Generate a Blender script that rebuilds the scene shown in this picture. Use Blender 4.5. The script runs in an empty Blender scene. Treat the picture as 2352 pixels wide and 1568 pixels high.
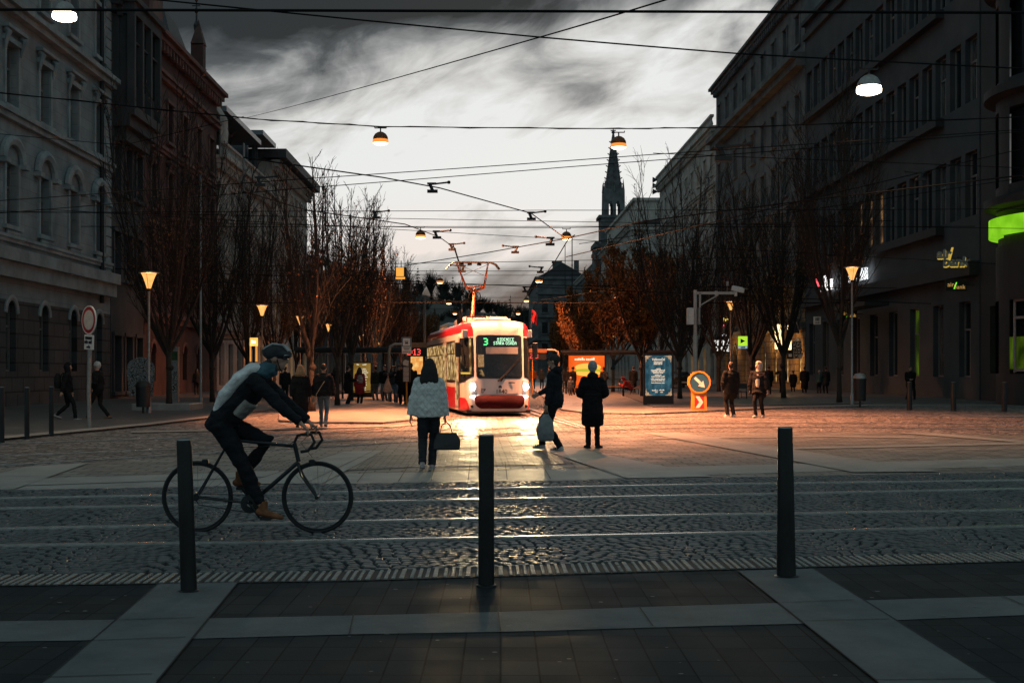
import bpy, bmesh, math, random
from mathutils import Vector, Matrix, Euler, noise as mn
random.seed(7)
SC = bpy.context.scene
COL = SC.collection
PI = math.pi
F, H0, U0, V0 = 2800.0, 1.55, 1120.0, 850.0   # camera numbers in 2352x1568 photo pixels
def P(u, v, Y): return Vector(((u-U0)/F*Y, Y, H0+(V0-v)/F*Y))
def G(u, v, z=0.0):
    Y = F*(H0-z)/(v-V0)
    return Vector(((u-U0)/F*Y, Y, z))
def R(d): return math.radians(d)

# ------------------------------------------------------------------ mesh builder
class MB:
    def __init__(s): s.v=[]; s.f=[]; s.m=[]; s.cur=0
    def add(s, vs, fs):
        b=len(s.v); s.v += [tuple(x) for x in vs]
        for f in fs: s.f.append([b+i for i in f]); s.m.append(s.cur)
    def quad(s, a,b,c,d): s.add([a,b,c,d],[(0,1,2,3)])
    def box(s, x0,x1,y0,y1,z0,z1, M=None):
        vs=[Vector(p) for p in ((x0,y0,z0),(x1,y0,z0),(x1,y1,z0),(x0,y1,z0),(x0,y0,z1),(x1,y0,z1),(x1,y1,z1),(x0,y1,z1))]
        if M is not None: vs=[M@p for p in vs]
        s.add(vs,[(0,3,2,1),(4,5,6,7),(0,1,5,4),(1,2,6,5),(2,3,7,6),(3,0,4,7)])
    def bbox(s, x0,x1,y0,y1,z0,z1, c=.01, M=None):   # box with chamfered vertical+top edges
        a=[(x0+c,y0),(x1-c,y0),(x1,y0+c),(x1,y1-c),(x1-c,y1),(x0+c,y1),(x0,y1-c),(x0,y0+c)]
        cx,cy=(x0+x1)/2,(y0+y1)/2
        vs=[Vector((x,y,z0)) for x,y in a]+[Vector((x,y,z1-c)) for x,y in a]
        vs+=[Vector((x+(c if x<cx else -c),y+(c if y<cy else -c),z1)) for x,y in a]
        if M is not None: vs=[M@p for p in vs]
        fs=[tuple(range(7,-1,-1)),tuple(range(16,24))]
        for k in (0,8):
            for i in range(8): j=(i+1)%8; fs.append((k+i,k+j,k+8+j,k+8+i))
        s.add(vs,fs)
    def tube(s, pts, rad, n=6, cap=True, lat=None, flat=1.0):
        pts=[Vector(p) for p in pts]
        if not hasattr(rad,'__len__'): rad=[rad]*len(pts)
        rings=[]; u=None
        for i,p in enumerate(pts):
            t=(pts[min(i+1,len(pts)-1)]-pts[max(i-1,0)])
            if t.length<1e-9: t=Vector((0,0,1))
            t.normalize()
            if lat is not None:
                u=Vector(lat)-t*t.dot(Vector(lat)); u.normalize()
            elif u is None:
                a=Vector((0,0,1)) if abs(t.z)<.9 else Vector((1,0,0))
                u=t.cross(a).normalized()
            else:
                u=(u-t*t.dot(u)); 
                if u.length<1e-6: u=t.orthogonal()
                u.normalize()
            w=t.cross(u)
            r=rad[i]
            rx,ry=(r if hasattr(r,'__len__') else (r,r*flat))
            rings.append([p+u*(math.cos(2*PI*k/n)*rx)+w*(math.sin(2*PI*k/n)*ry) for k in range(n)])
        vs=[q for r_ in rings for q in r_]; fs=[]
        for i in range(len(rings)-1):
            for k in range(n):
                a=i*n+k; b=i*n+(k+1)%n
                fs.append((a,b,b+n,a+n))
        if cap:
            fs.append(tuple(range(n-1,-1,-1))); fs.append(tuple((len(rings)-1)*n+k for k in range(n)))
        s.add(vs,fs)
    def lathe(s, prof, c=(0,0,0), n=16, sx=1, sy=1, a0=0, a1=2*PI):
        c=Vector(c); full=abs(a1-a0-2*PI)<1e-6; m=n if full else n+1
        vs=[]; 
        for r,z in prof:
            for k in range(m):
                a=a0+(a1-a0)*k/n
                vs.append(c+Vector((math.cos(a)*r*sx,math.sin(a)*r*sy,z)))
        fs=[]
        for i in range(len(prof)-1):
            for k in range(n):
                a=i*m+k; b=i*m+(k+1)%m
                fs.append((a,b,b+m,a+m))
        s.add(vs,fs)
    def ell(s, c, r, n=12, m=8, M=None):
        c=Vector(c); vs=[]; fs=[]
        for i in range(m+1):
            t=PI*i/m
            for k in range(n):
                a=2*PI*k/n
                q=Vector((math.sin(t)*math.cos(a)*r[0],math.sin(t)*math.sin(a)*r[1],math.cos(t)*r[2]))
                if M is not None: q=M@q
                vs.append(c+q)
        for i in range(m):
            for k in range(n):
                a=i*n+k; b=i*n+(k+1)%n
                fs.append((a,a+n,b+n,b))
        s.add(vs,fs)
    def prism(s, poly, fn0, fn1):   # poly of 2d points, two maps to 3d
        n=len(poly)
        vs=[fn0(*p) for p in poly]+[fn1(*p) for p in poly]
        fs=[tuple(range(n-1,-1,-1)),tuple(range(n,2*n))]
        for i in range(n): j=(i+1)%n; fs.append((i,j,n+j,n+i))
        s.add(vs,fs)
    def mesh(s, name):
        me=bpy.data.meshes.new(name); me.from_pydata(s.v,[],s.f); me.validate(); 
        return me
    def build(s, name, mat, parent=None, smooth=False, loc=None, fix=True, ang=40):
        me=s.mesh(name)
        mats=mat if isinstance(mat,(list,tuple)) else [mat]
        for m in mats: me.materials.append(m)
        if len(mats)>1 and len(me.polygons)==len(s.m):
            me.polygons.foreach_set('material_index', s.m)
        if fix:
            bm=bmesh.new(); bm.from_mesh(me); bmesh.ops.remove_doubles(bm,verts=bm.verts,dist=1e-6)
            bmesh.ops.recalc_face_normals(bm,faces=bm.faces); bm.to_mesh(me); bm.free()
        if smooth:
            me.polygons.foreach_set('use_smooth',[True]*len(me.polygons))
            if ang<180:
                try: me.set_sharp_from_angle(angle=R(ang))
                except Exception: pass
        o=bpy.data.objects.new(name,me); COL.objects.link(o)
        if parent is not None: o.parent=parent
        if loc is not None: o.location=loc
        return o
def tag(o,label=None,cat=None,group=None,kind=None):
    if label: o['label']=label
    if cat: o['category']=cat
    if group: o['group']=group
    if kind: o['kind']=kind
    return o
def thing(name,label,cat,loc=(0,0,0),rz=0,group=None):
    o=bpy.data.objects.new(name,None); COL.objects.link(o); o.empty_display_size=.2
    o.location=loc; o.rotation_euler=(0,0,rz)
    return tag(o,label,cat,group)
KIDS={}
def copy_tree(o,parent=None,label=None,loc=None,rz=None,scale=None):
    c=o.copy(); COL.objects.link(c)
    if parent is not None: c.parent=parent
    if loc is not None: c.location=loc
    if rz is not None: c.rotation_euler=(0,0,rz)
    if scale is not None: c.scale=scale
    if label: c['label']=label
    for ch in list(o.children): copy_tree(ch,c)
    return c
def struct(o): o['kind']='structure'; return o

TMP=bpy.data.scenes.new('tmp')
def evald(o):
    # evaluate one object alone in a scratch scene (fast), return a plain mesh
    TMP.collection.objects.link(o); TMP.view_layers[0].update(); dg=TMP.view_layers[0].depsgraph
    me=bpy.data.meshes.new_from_object(o.evaluated_get(dg)); bpy.data.objects.remove(o); return me
# ------------------------------------------------------------------ materials
def nn(nt,t,**k):
    n=nt.nodes.new(t)
    for a,b in k.items():
        if a in ('op',): n.operation=b
        else: setattr(n,a,b)
    return n
def L(nt,a,b): nt.links.new(a,b)
def base_mat(name):
    m=bpy.data.materials.new(name); m.use_nodes=True; nt=m.node_tree
    b=nt.nodes['Principled BSDF']; return m,nt,b
def mat(name,c,rough=.6,metal=0,var=.25,scale=6,bump=0,bscale=None,emit=None,es=1,spec=.5,stretch=None,coat=0,c2=None,detail=4):
    m,nt,b=base_mat(name)
    c=(*c,1); b.inputs['Roughness'].default_value=rough; b.inputs['Metallic'].default_value=metal
    b.inputs['Specular IOR Level'].default_value=spec
    if coat: b.inputs['Coat Weight'].default_value=coat; b.inputs['Coat Roughness'].default_value=.08
    tc=nn(nt,'ShaderNodeTexCoord'); src=tc.outputs['Object']
    if stretch:
        mp=nn(nt,'ShaderNodeMapping'); mp.inputs['Scale'].default_value=stretch; L(nt,src,mp.inputs[0]); src=mp.outputs[0]
    nz=nn(nt,'ShaderNodeTexNoise'); nz.inputs['Scale'].default_value=scale; nz.inputs['Detail'].default_value=detail; nz.inputs['Roughness'].default_value=.65
    L(nt,src,nz.inputs['Vector'])
    rp=nn(nt,'ShaderNodeMapRange'); rp.inputs[1].default_value=.3; rp.inputs[2].default_value=.7
    L(nt,nz.outputs[0],rp.inputs[0])
    mx=nn(nt,'ShaderNodeMix',data_type='RGBA')
    d=tuple(x*(1-var) for x in c[:3])+(1,); l=tuple(min(1,x*(1+var)) for x in c[:3])+(1,)
    if c2: l=(*c2,1)
    mx.inputs[6].default_value=d; mx.inputs[7].default_value=l
    L(nt,rp.outputs[0],mx.inputs[0]); L(nt,mx.outputs[2],b.inputs['Base Color'])
    if bump:
        n2=nn(nt,'ShaderNodeTexNoise'); n2.inputs['Scale'].default_value=bscale or scale*6; n2.inputs['Detail'].default_value=5
        L(nt,src,n2.inputs['Vector'])
        bp=nn(nt,'ShaderNodeBump'); bp.inputs['Strength'].default_value=bump; bp.inputs['Distance'].default_value=.02
        L(nt,n2.outputs[0],bp.inputs['Height']); L(nt,bp.outputs[0],b.inputs['Normal'])
    if emit:
        b.inputs['Emission Color'].default_value=(*emit,1); b.inputs['Emission Strength'].default_value=es
    return m
def brick_mat(name,c1,c2,cm,bw,rh,mortar=.01,offset=.5,rough=.6,bump=.4,noise_c=.3,axes='XY',scale_n=5,spec=.5,rot=0,dist=.01,rvar=.0,loc=(0,0,0)):
    """masonry or paving: real joints by bump and a darker joint colour"""
    m,nt,b=base_mat(name); b.inputs['Roughness'].default_value=rough; b.inputs['Specular IOR Level'].default_value=spec
    tc=nn(nt,'ShaderNodeTexCoord'); src=tc.outputs['Object']
    sp=nn(nt,'ShaderNodeSeparateXYZ'); cb=nn(nt,'ShaderNodeCombineXYZ'); L(nt,src,sp.inputs[0])
    L(nt,sp.outputs['XYZ'.index(axes[0])],cb.inputs[0]); L(nt,sp.outputs['XYZ'.index(axes[1])],cb.inputs[1])
    mp=nn(nt,'ShaderNodeMapping'); mp.inputs['Rotation'].default_value=(0,0,rot); mp.inputs['Location'].default_value=loc; L(nt,cb.outputs[0],mp.inputs[0])
    br=nn(nt,'ShaderNodeTexBrick'); br.offset=offset
    br.inputs['Color1'].default_value=(*c1,1); br.inputs['Color2'].default_value=(*c2,1); br.inputs['Mortar'].default_value=(*cm,1)
    br.inputs['Scale'].default_value=1; br.inputs['Mortar Size'].default_value=mortar; br.inputs['Brick Width'].default_value=bw; br.inputs['Row Height'].default_value=rh
    br.inputs['Mortar Smooth'].default_value=.3
    L(nt,mp.outputs[0],br.inputs['Vector'])
    nz=nn(nt,'ShaderNodeTexNoise'); nz.inputs['Scale'].default_value=scale_n; nz.inputs['Detail'].default_value=6; L(nt,src,nz.inputs['Vector'])
    mr=nn(nt,'ShaderNodeMapRange'); mr.inputs[1].default_value=.3; mr.inputs[2].default_value=.7; mr.inputs[3].default_value=1-noise_c; mr.inputs[4].default_value=1+noise_c; L(nt,nz.outputs[0],mr.inputs[0])
    vm=nn(nt,'ShaderNodeVectorMath',op='SCALE'); L(nt,br.outputs[0],vm.inputs[0]); L(nt,mr.outputs[0],vm.inputs[3])
    L(nt,vm.outputs[0],b.inputs['Base Color'])
    if rvar:
        r2=nn(nt,'ShaderNodeMapRange'); r2.inputs[1].default_value=.35; r2.inputs[2].default_value=.65; r2.inputs[3].default_value=rough-rvar; r2.inputs[4].default_value=rough+rvar
        L(nt,nz.outputs[0],r2.inputs[0]); L(nt,r2.outputs[0],b.inputs['Roughness'])
    n2=nn(nt,'ShaderNodeTexNoise'); n2.inputs['Scale'].default_value=60; n2.inputs['Detail'].default_value=3; L(nt,src,n2.inputs['Vector'])
    ma=nn(nt,'ShaderNodeMath',op='MULTIPLY_ADD'); L(nt,br.outputs['Fac'],ma.inputs[0]); ma.inputs[1].default_value=-1.0
    ms=nn(nt,'ShaderNodeMath',op='MULTIPLY'); L(nt,n2.outputs[0],ms.inputs[0]); ms.inputs[1].default_value=.35; L(nt,ms.outputs[0],ma.inputs[2])
    bp=nn(nt,'ShaderNodeBump'); bp.inputs['Strength'].default_value=bump; bp.inputs['Distance'].default_value=dist
    L(nt,ma.outputs[0],bp.inputs['Height']); L(nt,bp.outputs[0],b.inputs['Normal'])
    return m
def cobble_mat(name,c1,c2,cm,size=.12,rough=.5,bump=.8):
    m,nt,b=base_mat(name); b.inputs['Roughness'].default_value=rough
    tc=nn(nt,'ShaderNodeTexCoord'); src=tc.outputs['Object']
    vo=nn(nt,'ShaderNodeTexVoronoi',feature='DISTANCE_TO_EDGE'); vo.inputs['Scale'].default_value=1/size; vo.inputs['Randomness'].default_value=.55; L(nt,src,vo.inputs['Vector'])
    vc=nn(nt,'ShaderNodeTexVoronoi'); vc.inputs['Scale'].default_value=1/size; vc.inputs['Randomness'].default_value=.55; L(nt,src,vc.inputs['Vector'])
    mr=nn(nt,'ShaderNodeMapRange'); mr.inputs[1].default_value=.02; mr.inputs[2].default_value=.16; L(nt,vo.outputs['Distance'],mr.inputs[0])
    sp=nn(nt,'ShaderNodeSeparateColor'); L(nt,vc.outputs['Color'],sp.inputs[0])
    mx=nn(nt,'ShaderNodeMix',data_type='RGBA'); mx.inputs[6].default_value=(*c1,1); mx.inputs[7].default_value=(*c2,1); L(nt,sp.outputs[0],mx.inputs[0])
    m2=nn(nt,'ShaderNodeMix',data_type='RGBA'); m2.inputs[6].default_value=(*cm,1); L(nt,mx.outputs[2],m2.inputs[7]); L(nt,mr.outputs[0],m2.inputs[0])
    nz=nn(nt,'ShaderNodeTexNoise'); nz.inputs['Scale'].default_value=.35; nz.inputs['Detail'].default_value=4; L(nt,src,nz.inputs['Vector'])
    r3=nn(nt,'ShaderNodeMapRange'); r3.inputs[1].default_value=.3; r3.inputs[2].default_value=.7; r3.inputs[3].default_value=.75; r3.inputs[4].default_value=1.2; L(nt,nz.outputs[0],r3.inputs[0])
    vm=nn(nt,'ShaderNodeVectorMath',op='SCALE'); L(nt,m2.outputs[2],vm.inputs[0]); L(nt,r3.outputs[0],vm.inputs[3])
    L(nt,vm.outputs[0],b.inputs['Base Color'])
    bp=nn(nt,'ShaderNodeBump'); bp.inputs['Strength'].default_value=bump; bp.inputs['Distance'].default_value=.03
    L(nt,mr.outputs[0],bp.inputs['Height']); L(nt,bp.outputs[0],b.inputs['Normal'])
    return m
def lit(name,c,s,c2=None,stretch=(3,3,1),scale=2,lo=.35):
    """a surface that gives off light (lamp, lit window, screen) with uneven brightness"""
    m=bpy.data.materials.new(name); m.use_nodes=True; nt=m.node_tree; nt.nodes.clear()
    o=nn(nt,'ShaderNodeOutputMaterial'); e=nn(nt,'ShaderNodeEmission'); L(nt,e.outputs[0],o.inputs[0])
    e.inputs['Color'].default_value=(*c,1); e.inputs['Strength'].default_value=s
    if c2:
        tc=nn(nt,'ShaderNodeTexCoord'); mp=nn(nt,'ShaderNodeMapping'); mp.inputs['Scale'].default_value=stretch; L(nt,tc.outputs['Object'],mp.inputs[0])
        nz=nn(nt,'ShaderNodeTexNoise'); nz.inputs['Scale'].default_value=scale; nz.inputs['Detail'].default_value=3; L(nt,mp.outputs[0],nz.inputs['Vector'])
        mr=nn(nt,'ShaderNodeMapRange'); mr.inputs[1].default_value=lo; mr.inputs[2].default_value=lo+.25; L(nt,nz.outputs[0],mr.inputs[0])
        mx=nn(nt,'ShaderNodeMix',data_type='RGBA'); mx.inputs[6].default_value=(*c2,1); mx.inputs[7].default_value=(*c,1); L(nt,mr.outputs[0],mx.inputs[0]); L(nt,mx.outputs[2],e.inputs['Color'])
    return m
M={}
M['black']=mat('black_paint',(.014,.015,.016),.55,.0,.3,20,.1)
M['blackmetal']=mat('dark_metal',(.03,.033,.036),.35,.6,.3,12,.08)
M['galv']=mat('galvanised_steel',(.32,.31,.3),.45,.7,.25,14,.1)
M['steel']=mat('rail_steel',(.9,.88,.85),.27,1,.1,4)
M['groove']=mat('rail_groove',(.012,.012,.012),.7,0,.3)
M['rubber']=mat('rubber',(.018,.018,.02),.7,0,.2)
M['chrome']=mat('bright_metal',(.5,.5,.5),.25,1,.1)
M['glass']=mat('window_glass',(.012,.016,.02),.06,0,.4,2,0,spec=.6)
M['white']=mat('white_paint',(.72,.71,.68),.5,0,.08,8)
M['red']=mat('red_paint',(.42,.02,.03),.4,0,.12,8)
M['bark']=mat('tree_bark',(.036,.029,.024),.9,0,.5,8,.8,30,stretch=(3,3,.6))
M['twig']=mat('twig_bark',(.022,.017,.014),.9,0,.3,4)
M['leaf']=mat('withered_leaf',(.20,.07,.018),.7,0,.6,1.5,c2=(.36,.15,.035))
M['lampglow']=lit('sodium_lamp_glass',(1,.36,.07),1.3,(1,.47,.14),(2,2,2),3,.45)
M['lampbulb']=lit('lamp_bulb',(1,.8,.5),12)
M['domeglow']=lit('dome_lamp_glass',(1,.7,.34),9)
M['domeglowwhite']=lit('dome_lamp_glass_white',(1,.85,.66),14)
M['wood']=mat('bench_wood',(.2,.1,.05),.6,0,.3,9,.3,stretch=(1,8,8))
# ------------------------------------------------------------------ camera, world, sun
cam=bpy.data.cameras.new('camera'); cam.sensor_width=36; cam.lens=F/2352*36
cam.shift_x=(1176-U0)/2352; cam.shift_y=(V0-784)/2352
cam.clip_start=.1; cam.clip_end=5000
co=bpy.data.objects.new('camera',cam); COL.objects.link(co); co.location=(0,0,H0); co.rotation_euler=(PI/2,0,0)
SC.camera=co
SC.view_settings.view_transform='Standard'; SC.view_settings.look='None'; SC.view_settings.exposure=0; SC.view_settings.gamma=1
SC.render.filter_size=1.3
try:
    SC.cycles.max_bounces=5; SC.cycles.diffuse_bounces=2; SC.cycles.glossy_bounces=3; SC.cycles.transmission_bounces=3
    SC.cycles.transparent_max_bounces=8; SC.cycles.sample_clamp_indirect=3; SC.cycles.use_denoising=True
    SC.cycles.caustics_reflective=False; SC.cycles.caustics_refractive=False
except Exception: pass
W=bpy.data.worlds.new('World'); SC.world=W; W.use_nodes=True
nt=W.node_tree; nt.nodes.clear()
out=nn(nt,'ShaderNodeOutputWorld')
tc=nn(nt,'ShaderNodeTexCoord'); D=tc.outputs['Generated']
sky=nn(nt,'ShaderNodeTexSky'); sky.sky_type='NISHITA'; sky.sun_disc=False; sky.sun_elevation=R(2); sky.sun_rotation=R(4); sky.dust_density=3
def math_(op,a,b=None,c=None):
    n=nn(nt,'ShaderNodeMath',op=op)
    for i,x in enumerate((a,b,c)):
        if x is None: continue
        if isinstance(x,(int,float)): n.inputs[i].default_value=x
        else: L(nt,x,n.inputs[i])
    return n.outputs[0]
def mapr(x,a,b,c=0,d=1,smooth=True):
    n=nn(nt,'ShaderNodeMapRange'); n.interpolation_type='SMOOTHSTEP' if smooth else 'LINEAR'
    L(nt,x,n.inputs[0])
    for i,q in zip((1,2,3,4),(a,b,c,d)): n.inputs[i].default_value=q
    return n.outputs[0]
def mixc(f,a,b):
    n=nn(nt,'ShaderNodeMix',data_type='RGBA')
    if isinstance(f,(int,float)): n.inputs[0].default_value=f
    else: L(nt,f,n.inputs[0])
    for i,x in ((6,a),(7,b)):
        if isinstance(x,tuple): n.inputs[i].default_value=(*x,1)
        else: L(nt,x,n.inputs[i])
    return n.outputs[2]
sep=nn(nt,'ShaderNodeSeparateXYZ'); L(nt,D,sep.inputs[0])
dx,dy,dz=sep.outputs
az=math_('ARCTAN2',dx,dy)                 # 0 along the street, + to the right
el=math_('ARCSINE',dz)
# cloud sheets seen in perspective
den=math_('ADD',math_('MAXIMUM',dz,0.0),.10)
cx=math_('DIVIDE',dx,den); cy=math_('DIVIDE',dy,den)
cb=nn(nt,'ShaderNodeCombineXYZ'); L(nt,cx,cb.inputs[0]); L(nt,cy,cb.inputs[1])
mp=nn(nt,'ShaderNodeMapping'); mp.inputs['Rotation'].default_value=(0,0,R(28)); mp.inputs['Scale'].default_value=(.42,1.15,1); mp.inputs['Location'].default_value=(1.7,.6,0)
L(nt,cb.outputs[0],mp.inputs[0])
def noise_(vec,sc,det,dist,ro=.55):
    n=nn(nt,'ShaderNodeTexNoise'); n.inputs['Scale'].default_value=sc; n.inputs['Detail'].default_value=det; n.inputs['Distortion'].default_value=dist; n.inputs['Roughness'].default_value=ro
    L(nt,vec,n.inputs['Vector']); return n.outputs[0]
c1=noise_(mp.outputs[0],.95,7,.5,.55)
c2=noise_(mp.outputs[0],2.6,6,.3,.6)
cl=math_('MULTIPLY_ADD',c2,.42,math_('MULTIPLY',c1,.72))   # about .57 mean
def blob(a0,e0,sa,se,amp):
    x=math_('DIVIDE',math_('SUBTRACT',az,a0),sa); y=math_('DIVIDE',math_('SUBTRACT',el,e0),se)
    q=math_('ADD',math_('MULTIPLY',x,x),math_('MULTIPLY',y,y))
    return math_('MULTIPLY',math_('EXPONENT',math_('MULTIPLY',q,-1.0)),amp)
def adeg(u): return math.atan((u-U0)/F)
def edeg(v,u=1120): return math.atan((V0-v)/math.hypot(F,u-U0))
# bright window of the western sky where the evening light comes through
bright=blob(adeg(1150),edeg(385),.46,.135,1.12)
br2=math_('ADD',blob(adeg(960),edeg(570),.10,.03,.22),blob(adeg(1180),edeg(425),.16,.028,.26))
br3=blob(adeg(1560),edeg(60),.10,.05,.42)
dark=math_('ADD',blob(adeg(1345),edeg(200),.040,.020,.25),blob(adeg(1000),edeg(5),.17,.022,.62))
dark=math_('ADD',dark,blob(adeg(520),edeg(60),.10,.07,.55))
dark=math_('ADD',dark,blob(adeg(1080),edeg(488),.09,.012,.26))
dark=math_('ADD',dark,blob(adeg(800),edeg(340),.06,.014,.16))
dark=math_('ADD',dark,blob(adeg(1000),edeg(690),.5,.035,.27))
# slanting streaks and soft billows on top
st=nn(nt,'ShaderNodeCombineXYZ'); L(nt,az,st.inputs[0]); L(nt,el,st.inputs[1])
def slant(ang,sx,sy,ox=0,oy=0):
    q=nn(nt,'ShaderNodeMapping'); q.vector_type='TEXTURE'; q.inputs['Rotation'].default_value=(0,0,R(ang)); q.inputs['Scale'].default_value=(sx,sy,1); q.inputs['Location'].default_value=(ox,oy,0); L(nt,st.outputs[0],q.inputs[0]); return q.outputs[0]
d1=noise_(slant(20,.13,.055,.34,.13),1.0,8,.9,.56)
d2=noise_(slant(14,.05,.02,1.3,.7),1.0,6,.6,.6)
m_=math_('SUBTRACT',math_('ADD',math_('ADD',bright,br2),br3),dark)
m_=math_('ADD',m_,math_('MULTIPLY',math_('SUBTRACT',d1,.5),-1.4))
m_=math_('ADD',m_,math_('MULTIPLY',math_('SUBTRACT',d2,.5),-.5))
m_=math_('ADD',m_,math_('MULTIPLY',math_('SUBTRACT',cl,.57),-.5))
m_=math_('MULTIPLY',m_,mapr(dz,-.05,.0))
b_=mapr(m_,.0,1.05,0,1,False)
hi=mixc(blob(adeg(980),edeg(590),.12,.035,.65),(.80,.825,.82),(.85,.74,.68))
colr=mixc(mapr(b_,.78,1.0,0,1,False),(.60,.605,.59),hi)
colr=mixc(mapr(b_,.52,.78,0,1,False),(.28,.295,.30),colr)
colr=mixc(mapr(b_,.26,.52,0,1,False),(.075,.09,.10),colr)
colr=mixc(mapr(b_,.0,.26,0,1,False),(.018,.028,.034),colr)
amb=math_('MAXIMUM',mapr(dz,.31,.50),mapr(dy,.55,-.1))  # unseen sky overhead and behind the camera, brightened as added fill light
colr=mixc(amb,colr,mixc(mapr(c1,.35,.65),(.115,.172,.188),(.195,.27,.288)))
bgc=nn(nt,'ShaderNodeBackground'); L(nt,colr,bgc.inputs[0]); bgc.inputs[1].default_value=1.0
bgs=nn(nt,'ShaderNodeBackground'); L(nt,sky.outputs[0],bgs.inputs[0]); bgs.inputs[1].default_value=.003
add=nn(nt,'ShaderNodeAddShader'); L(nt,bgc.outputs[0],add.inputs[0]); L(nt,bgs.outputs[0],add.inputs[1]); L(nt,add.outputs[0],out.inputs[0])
sun=bpy.data.lights.new('sun','SUN'); sun.energy=.03; sun.angle=R(12); sun.color=(1,.85,.7)
so=bpy.data.objects.new('sun',sun); COL.objects.link(so); so.rotation_euler=(R(-75),0,R(-4))
def spot(name,loc,target,e,color,size=.15,angle=150,blend=.9):
    l=bpy.data.lights.new(name,'SPOT'); l.energy=e; l.color=color; l.shadow_soft_size=size; l.spot_size=R(angle); l.spot_blend=blend
    o=bpy.data.objects.new(name,l); COL.objects.link(o); o.location=loc
    d=Vector(target)-Vector(loc); o.rotation_euler=d.to_track_quat('-Z','Y').to_euler(); return o
def point(name,loc,e,color,size=.15):
    l=bpy.data.lights.new(name,'POINT'); l.energy=e; l.color=color; l.shadow_soft_size=size
    o=bpy.data.objects.new(name,l); COL.objects.link(o); o.location=loc; return o
ORANGE=(1,.335,.135); WARM=(1,.62,.32)

# ------------------------------------------------------------------ ground
M['asphalt']=mat('ground_stone',(.09,.085,.08),.55,0,.3,.8,.3,30)
M['paver_dark']=brick_mat('dark_pavers',(.030,.036,.040),(.017,.022,.025),(.006,.007,.008),.2,.31,.006,.0,.72,.35,.22,scale_n=2.3,rvar=.08,rot=R(.6),spec=.12)
M['slab_light']=mat('light_granite',(.14,.15,.155),.8,0,.22,2.2,.3,60,detail=7,spec=.15)
M['slab_mid']=brick_mat('plaza_pavers',(.27,.25,.225),(.15,.14,.13),(.03,.028,.025),.42,.3,.018,.5,.6,.35,.22,scale_n=1.3,rvar=.14,rot=R(-.8))
M['slab_small']=brick_mat('small_plaza_pavers',(.24,.225,.2),(.13,.122,.115),(.03,.027,.025),.21,.16,.016,.5,.6,.35,.25,scale_n=1.7,rvar=.14,rot=R(-.8))
M['band']=mat('plaza_granite_band',(.33,.315,.29),.55,0,.2,1.5,.2,50,detail=6)
M['stone']=mat('cobble_granite',(.088,.094,.097),.5,0,.45,5,.5,45,detail=6)
M['joint']=mat('cobble_joint',(.012,.012,.012),.9,0,.4,10)
M['cobfar']=cobble_mat('far_cobbles',(.12,.11,.105),(.36,.33,.32),(.02,.018,.017),.17,.65,1.0)
M['walk']=brick_mat('far_pavement',(.24,.225,.21),(.17,.16,.15),(.06,.055,.05),.3,.15,.008,.5,.45,.3,.2,scale_n=.8,rvar=.1)
M['walkdark']=brick_mat('side_pavement',(.11,.108,.105),(.08,.078,.076),(.03,.028,.026),.3,.3,.01,.5,.5,.3,.25,scale_n=.8)
def sheet(name,pts,z,m,kind='structure',px=True):
    mb=MB(); vs=[]
    for p in pts:
        q=G(*p) if px else Vector((p[0],p[1],0)); q.z=z; vs.append(q)
    mb.add(vs,[tuple(range(len(vs)))])
    me=mb.build(name,m); 
    bm=bmesh.new(); bm.from_mesh(me.data)
    for f in bm.faces:
        if f.normal.z<0: f.normal_flip()
    bm.to_mesh(me.data); bm.free()
    me['kind']=kind; return me
sheet('ground',[(-900,-60),(900,-60),(900,2500),(-900,2500)],-.035,M['asphalt'],px=False)
# lines traced across the picture width (photo px), used to lay the strips in the world
def line(pts,u):
    for (a,b) in zip(pts,pts[1:]):
        if u<=b[0] or b is pts[-1]:
            if u>=a[0] or a is pts[0]: return a[1]+(b[1]-a[1])*(u-a[0])/(b[0]-a[0])
T_near=[(0,1347),(804,1335),(1550,1312),(2352,1290)]
T_far=[(0,1323),(804,1314),(1550,1289),(2352,1269)]
C_far=[(0,1127),(804,1111),(1550,1099),(2352,1084)]
Z_far=[(0,1075),(207,1062),(600,1037),(947,1017),(1134,1003),(1435,994),(1900,991),(2352,1000)]
US=[-900,-400,0,400,804,1176,1550,1950,2352,2900,3300]
def strip(name,A,B,z,m,us=US,zb=None):
    mb=MB()
    for a,b in zip(us,us[1:]):
        q=[]
        for (ln,u) in ((A,a),(A,b),(B,b),(B,a)):
            p=G(u,line(ln,u)) if not callable(ln) else ln(u); p.z=z; q.append(p)
        mb.quad(*q)
    o=mb.build(name,m); 
    return struct(o)
# near pavement
near=lambda u: Vector(((u-U0)/F*9.2,-3.0,0))
mb=MB()
for a,b in zip(US,US[1:]):
    p=[G(a,line(T_near,a)),G(b,line(T_near,b))]
    mb.quad(Vector((p[0].x,-8,0)),Vector((p[1].x,-8,0)),Vector((p[1].x,p[1].y,0)),Vector((p[0].x,p[0].y,0)))
struct(mb.build('near_pavement',M['paver_dark']))
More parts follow.
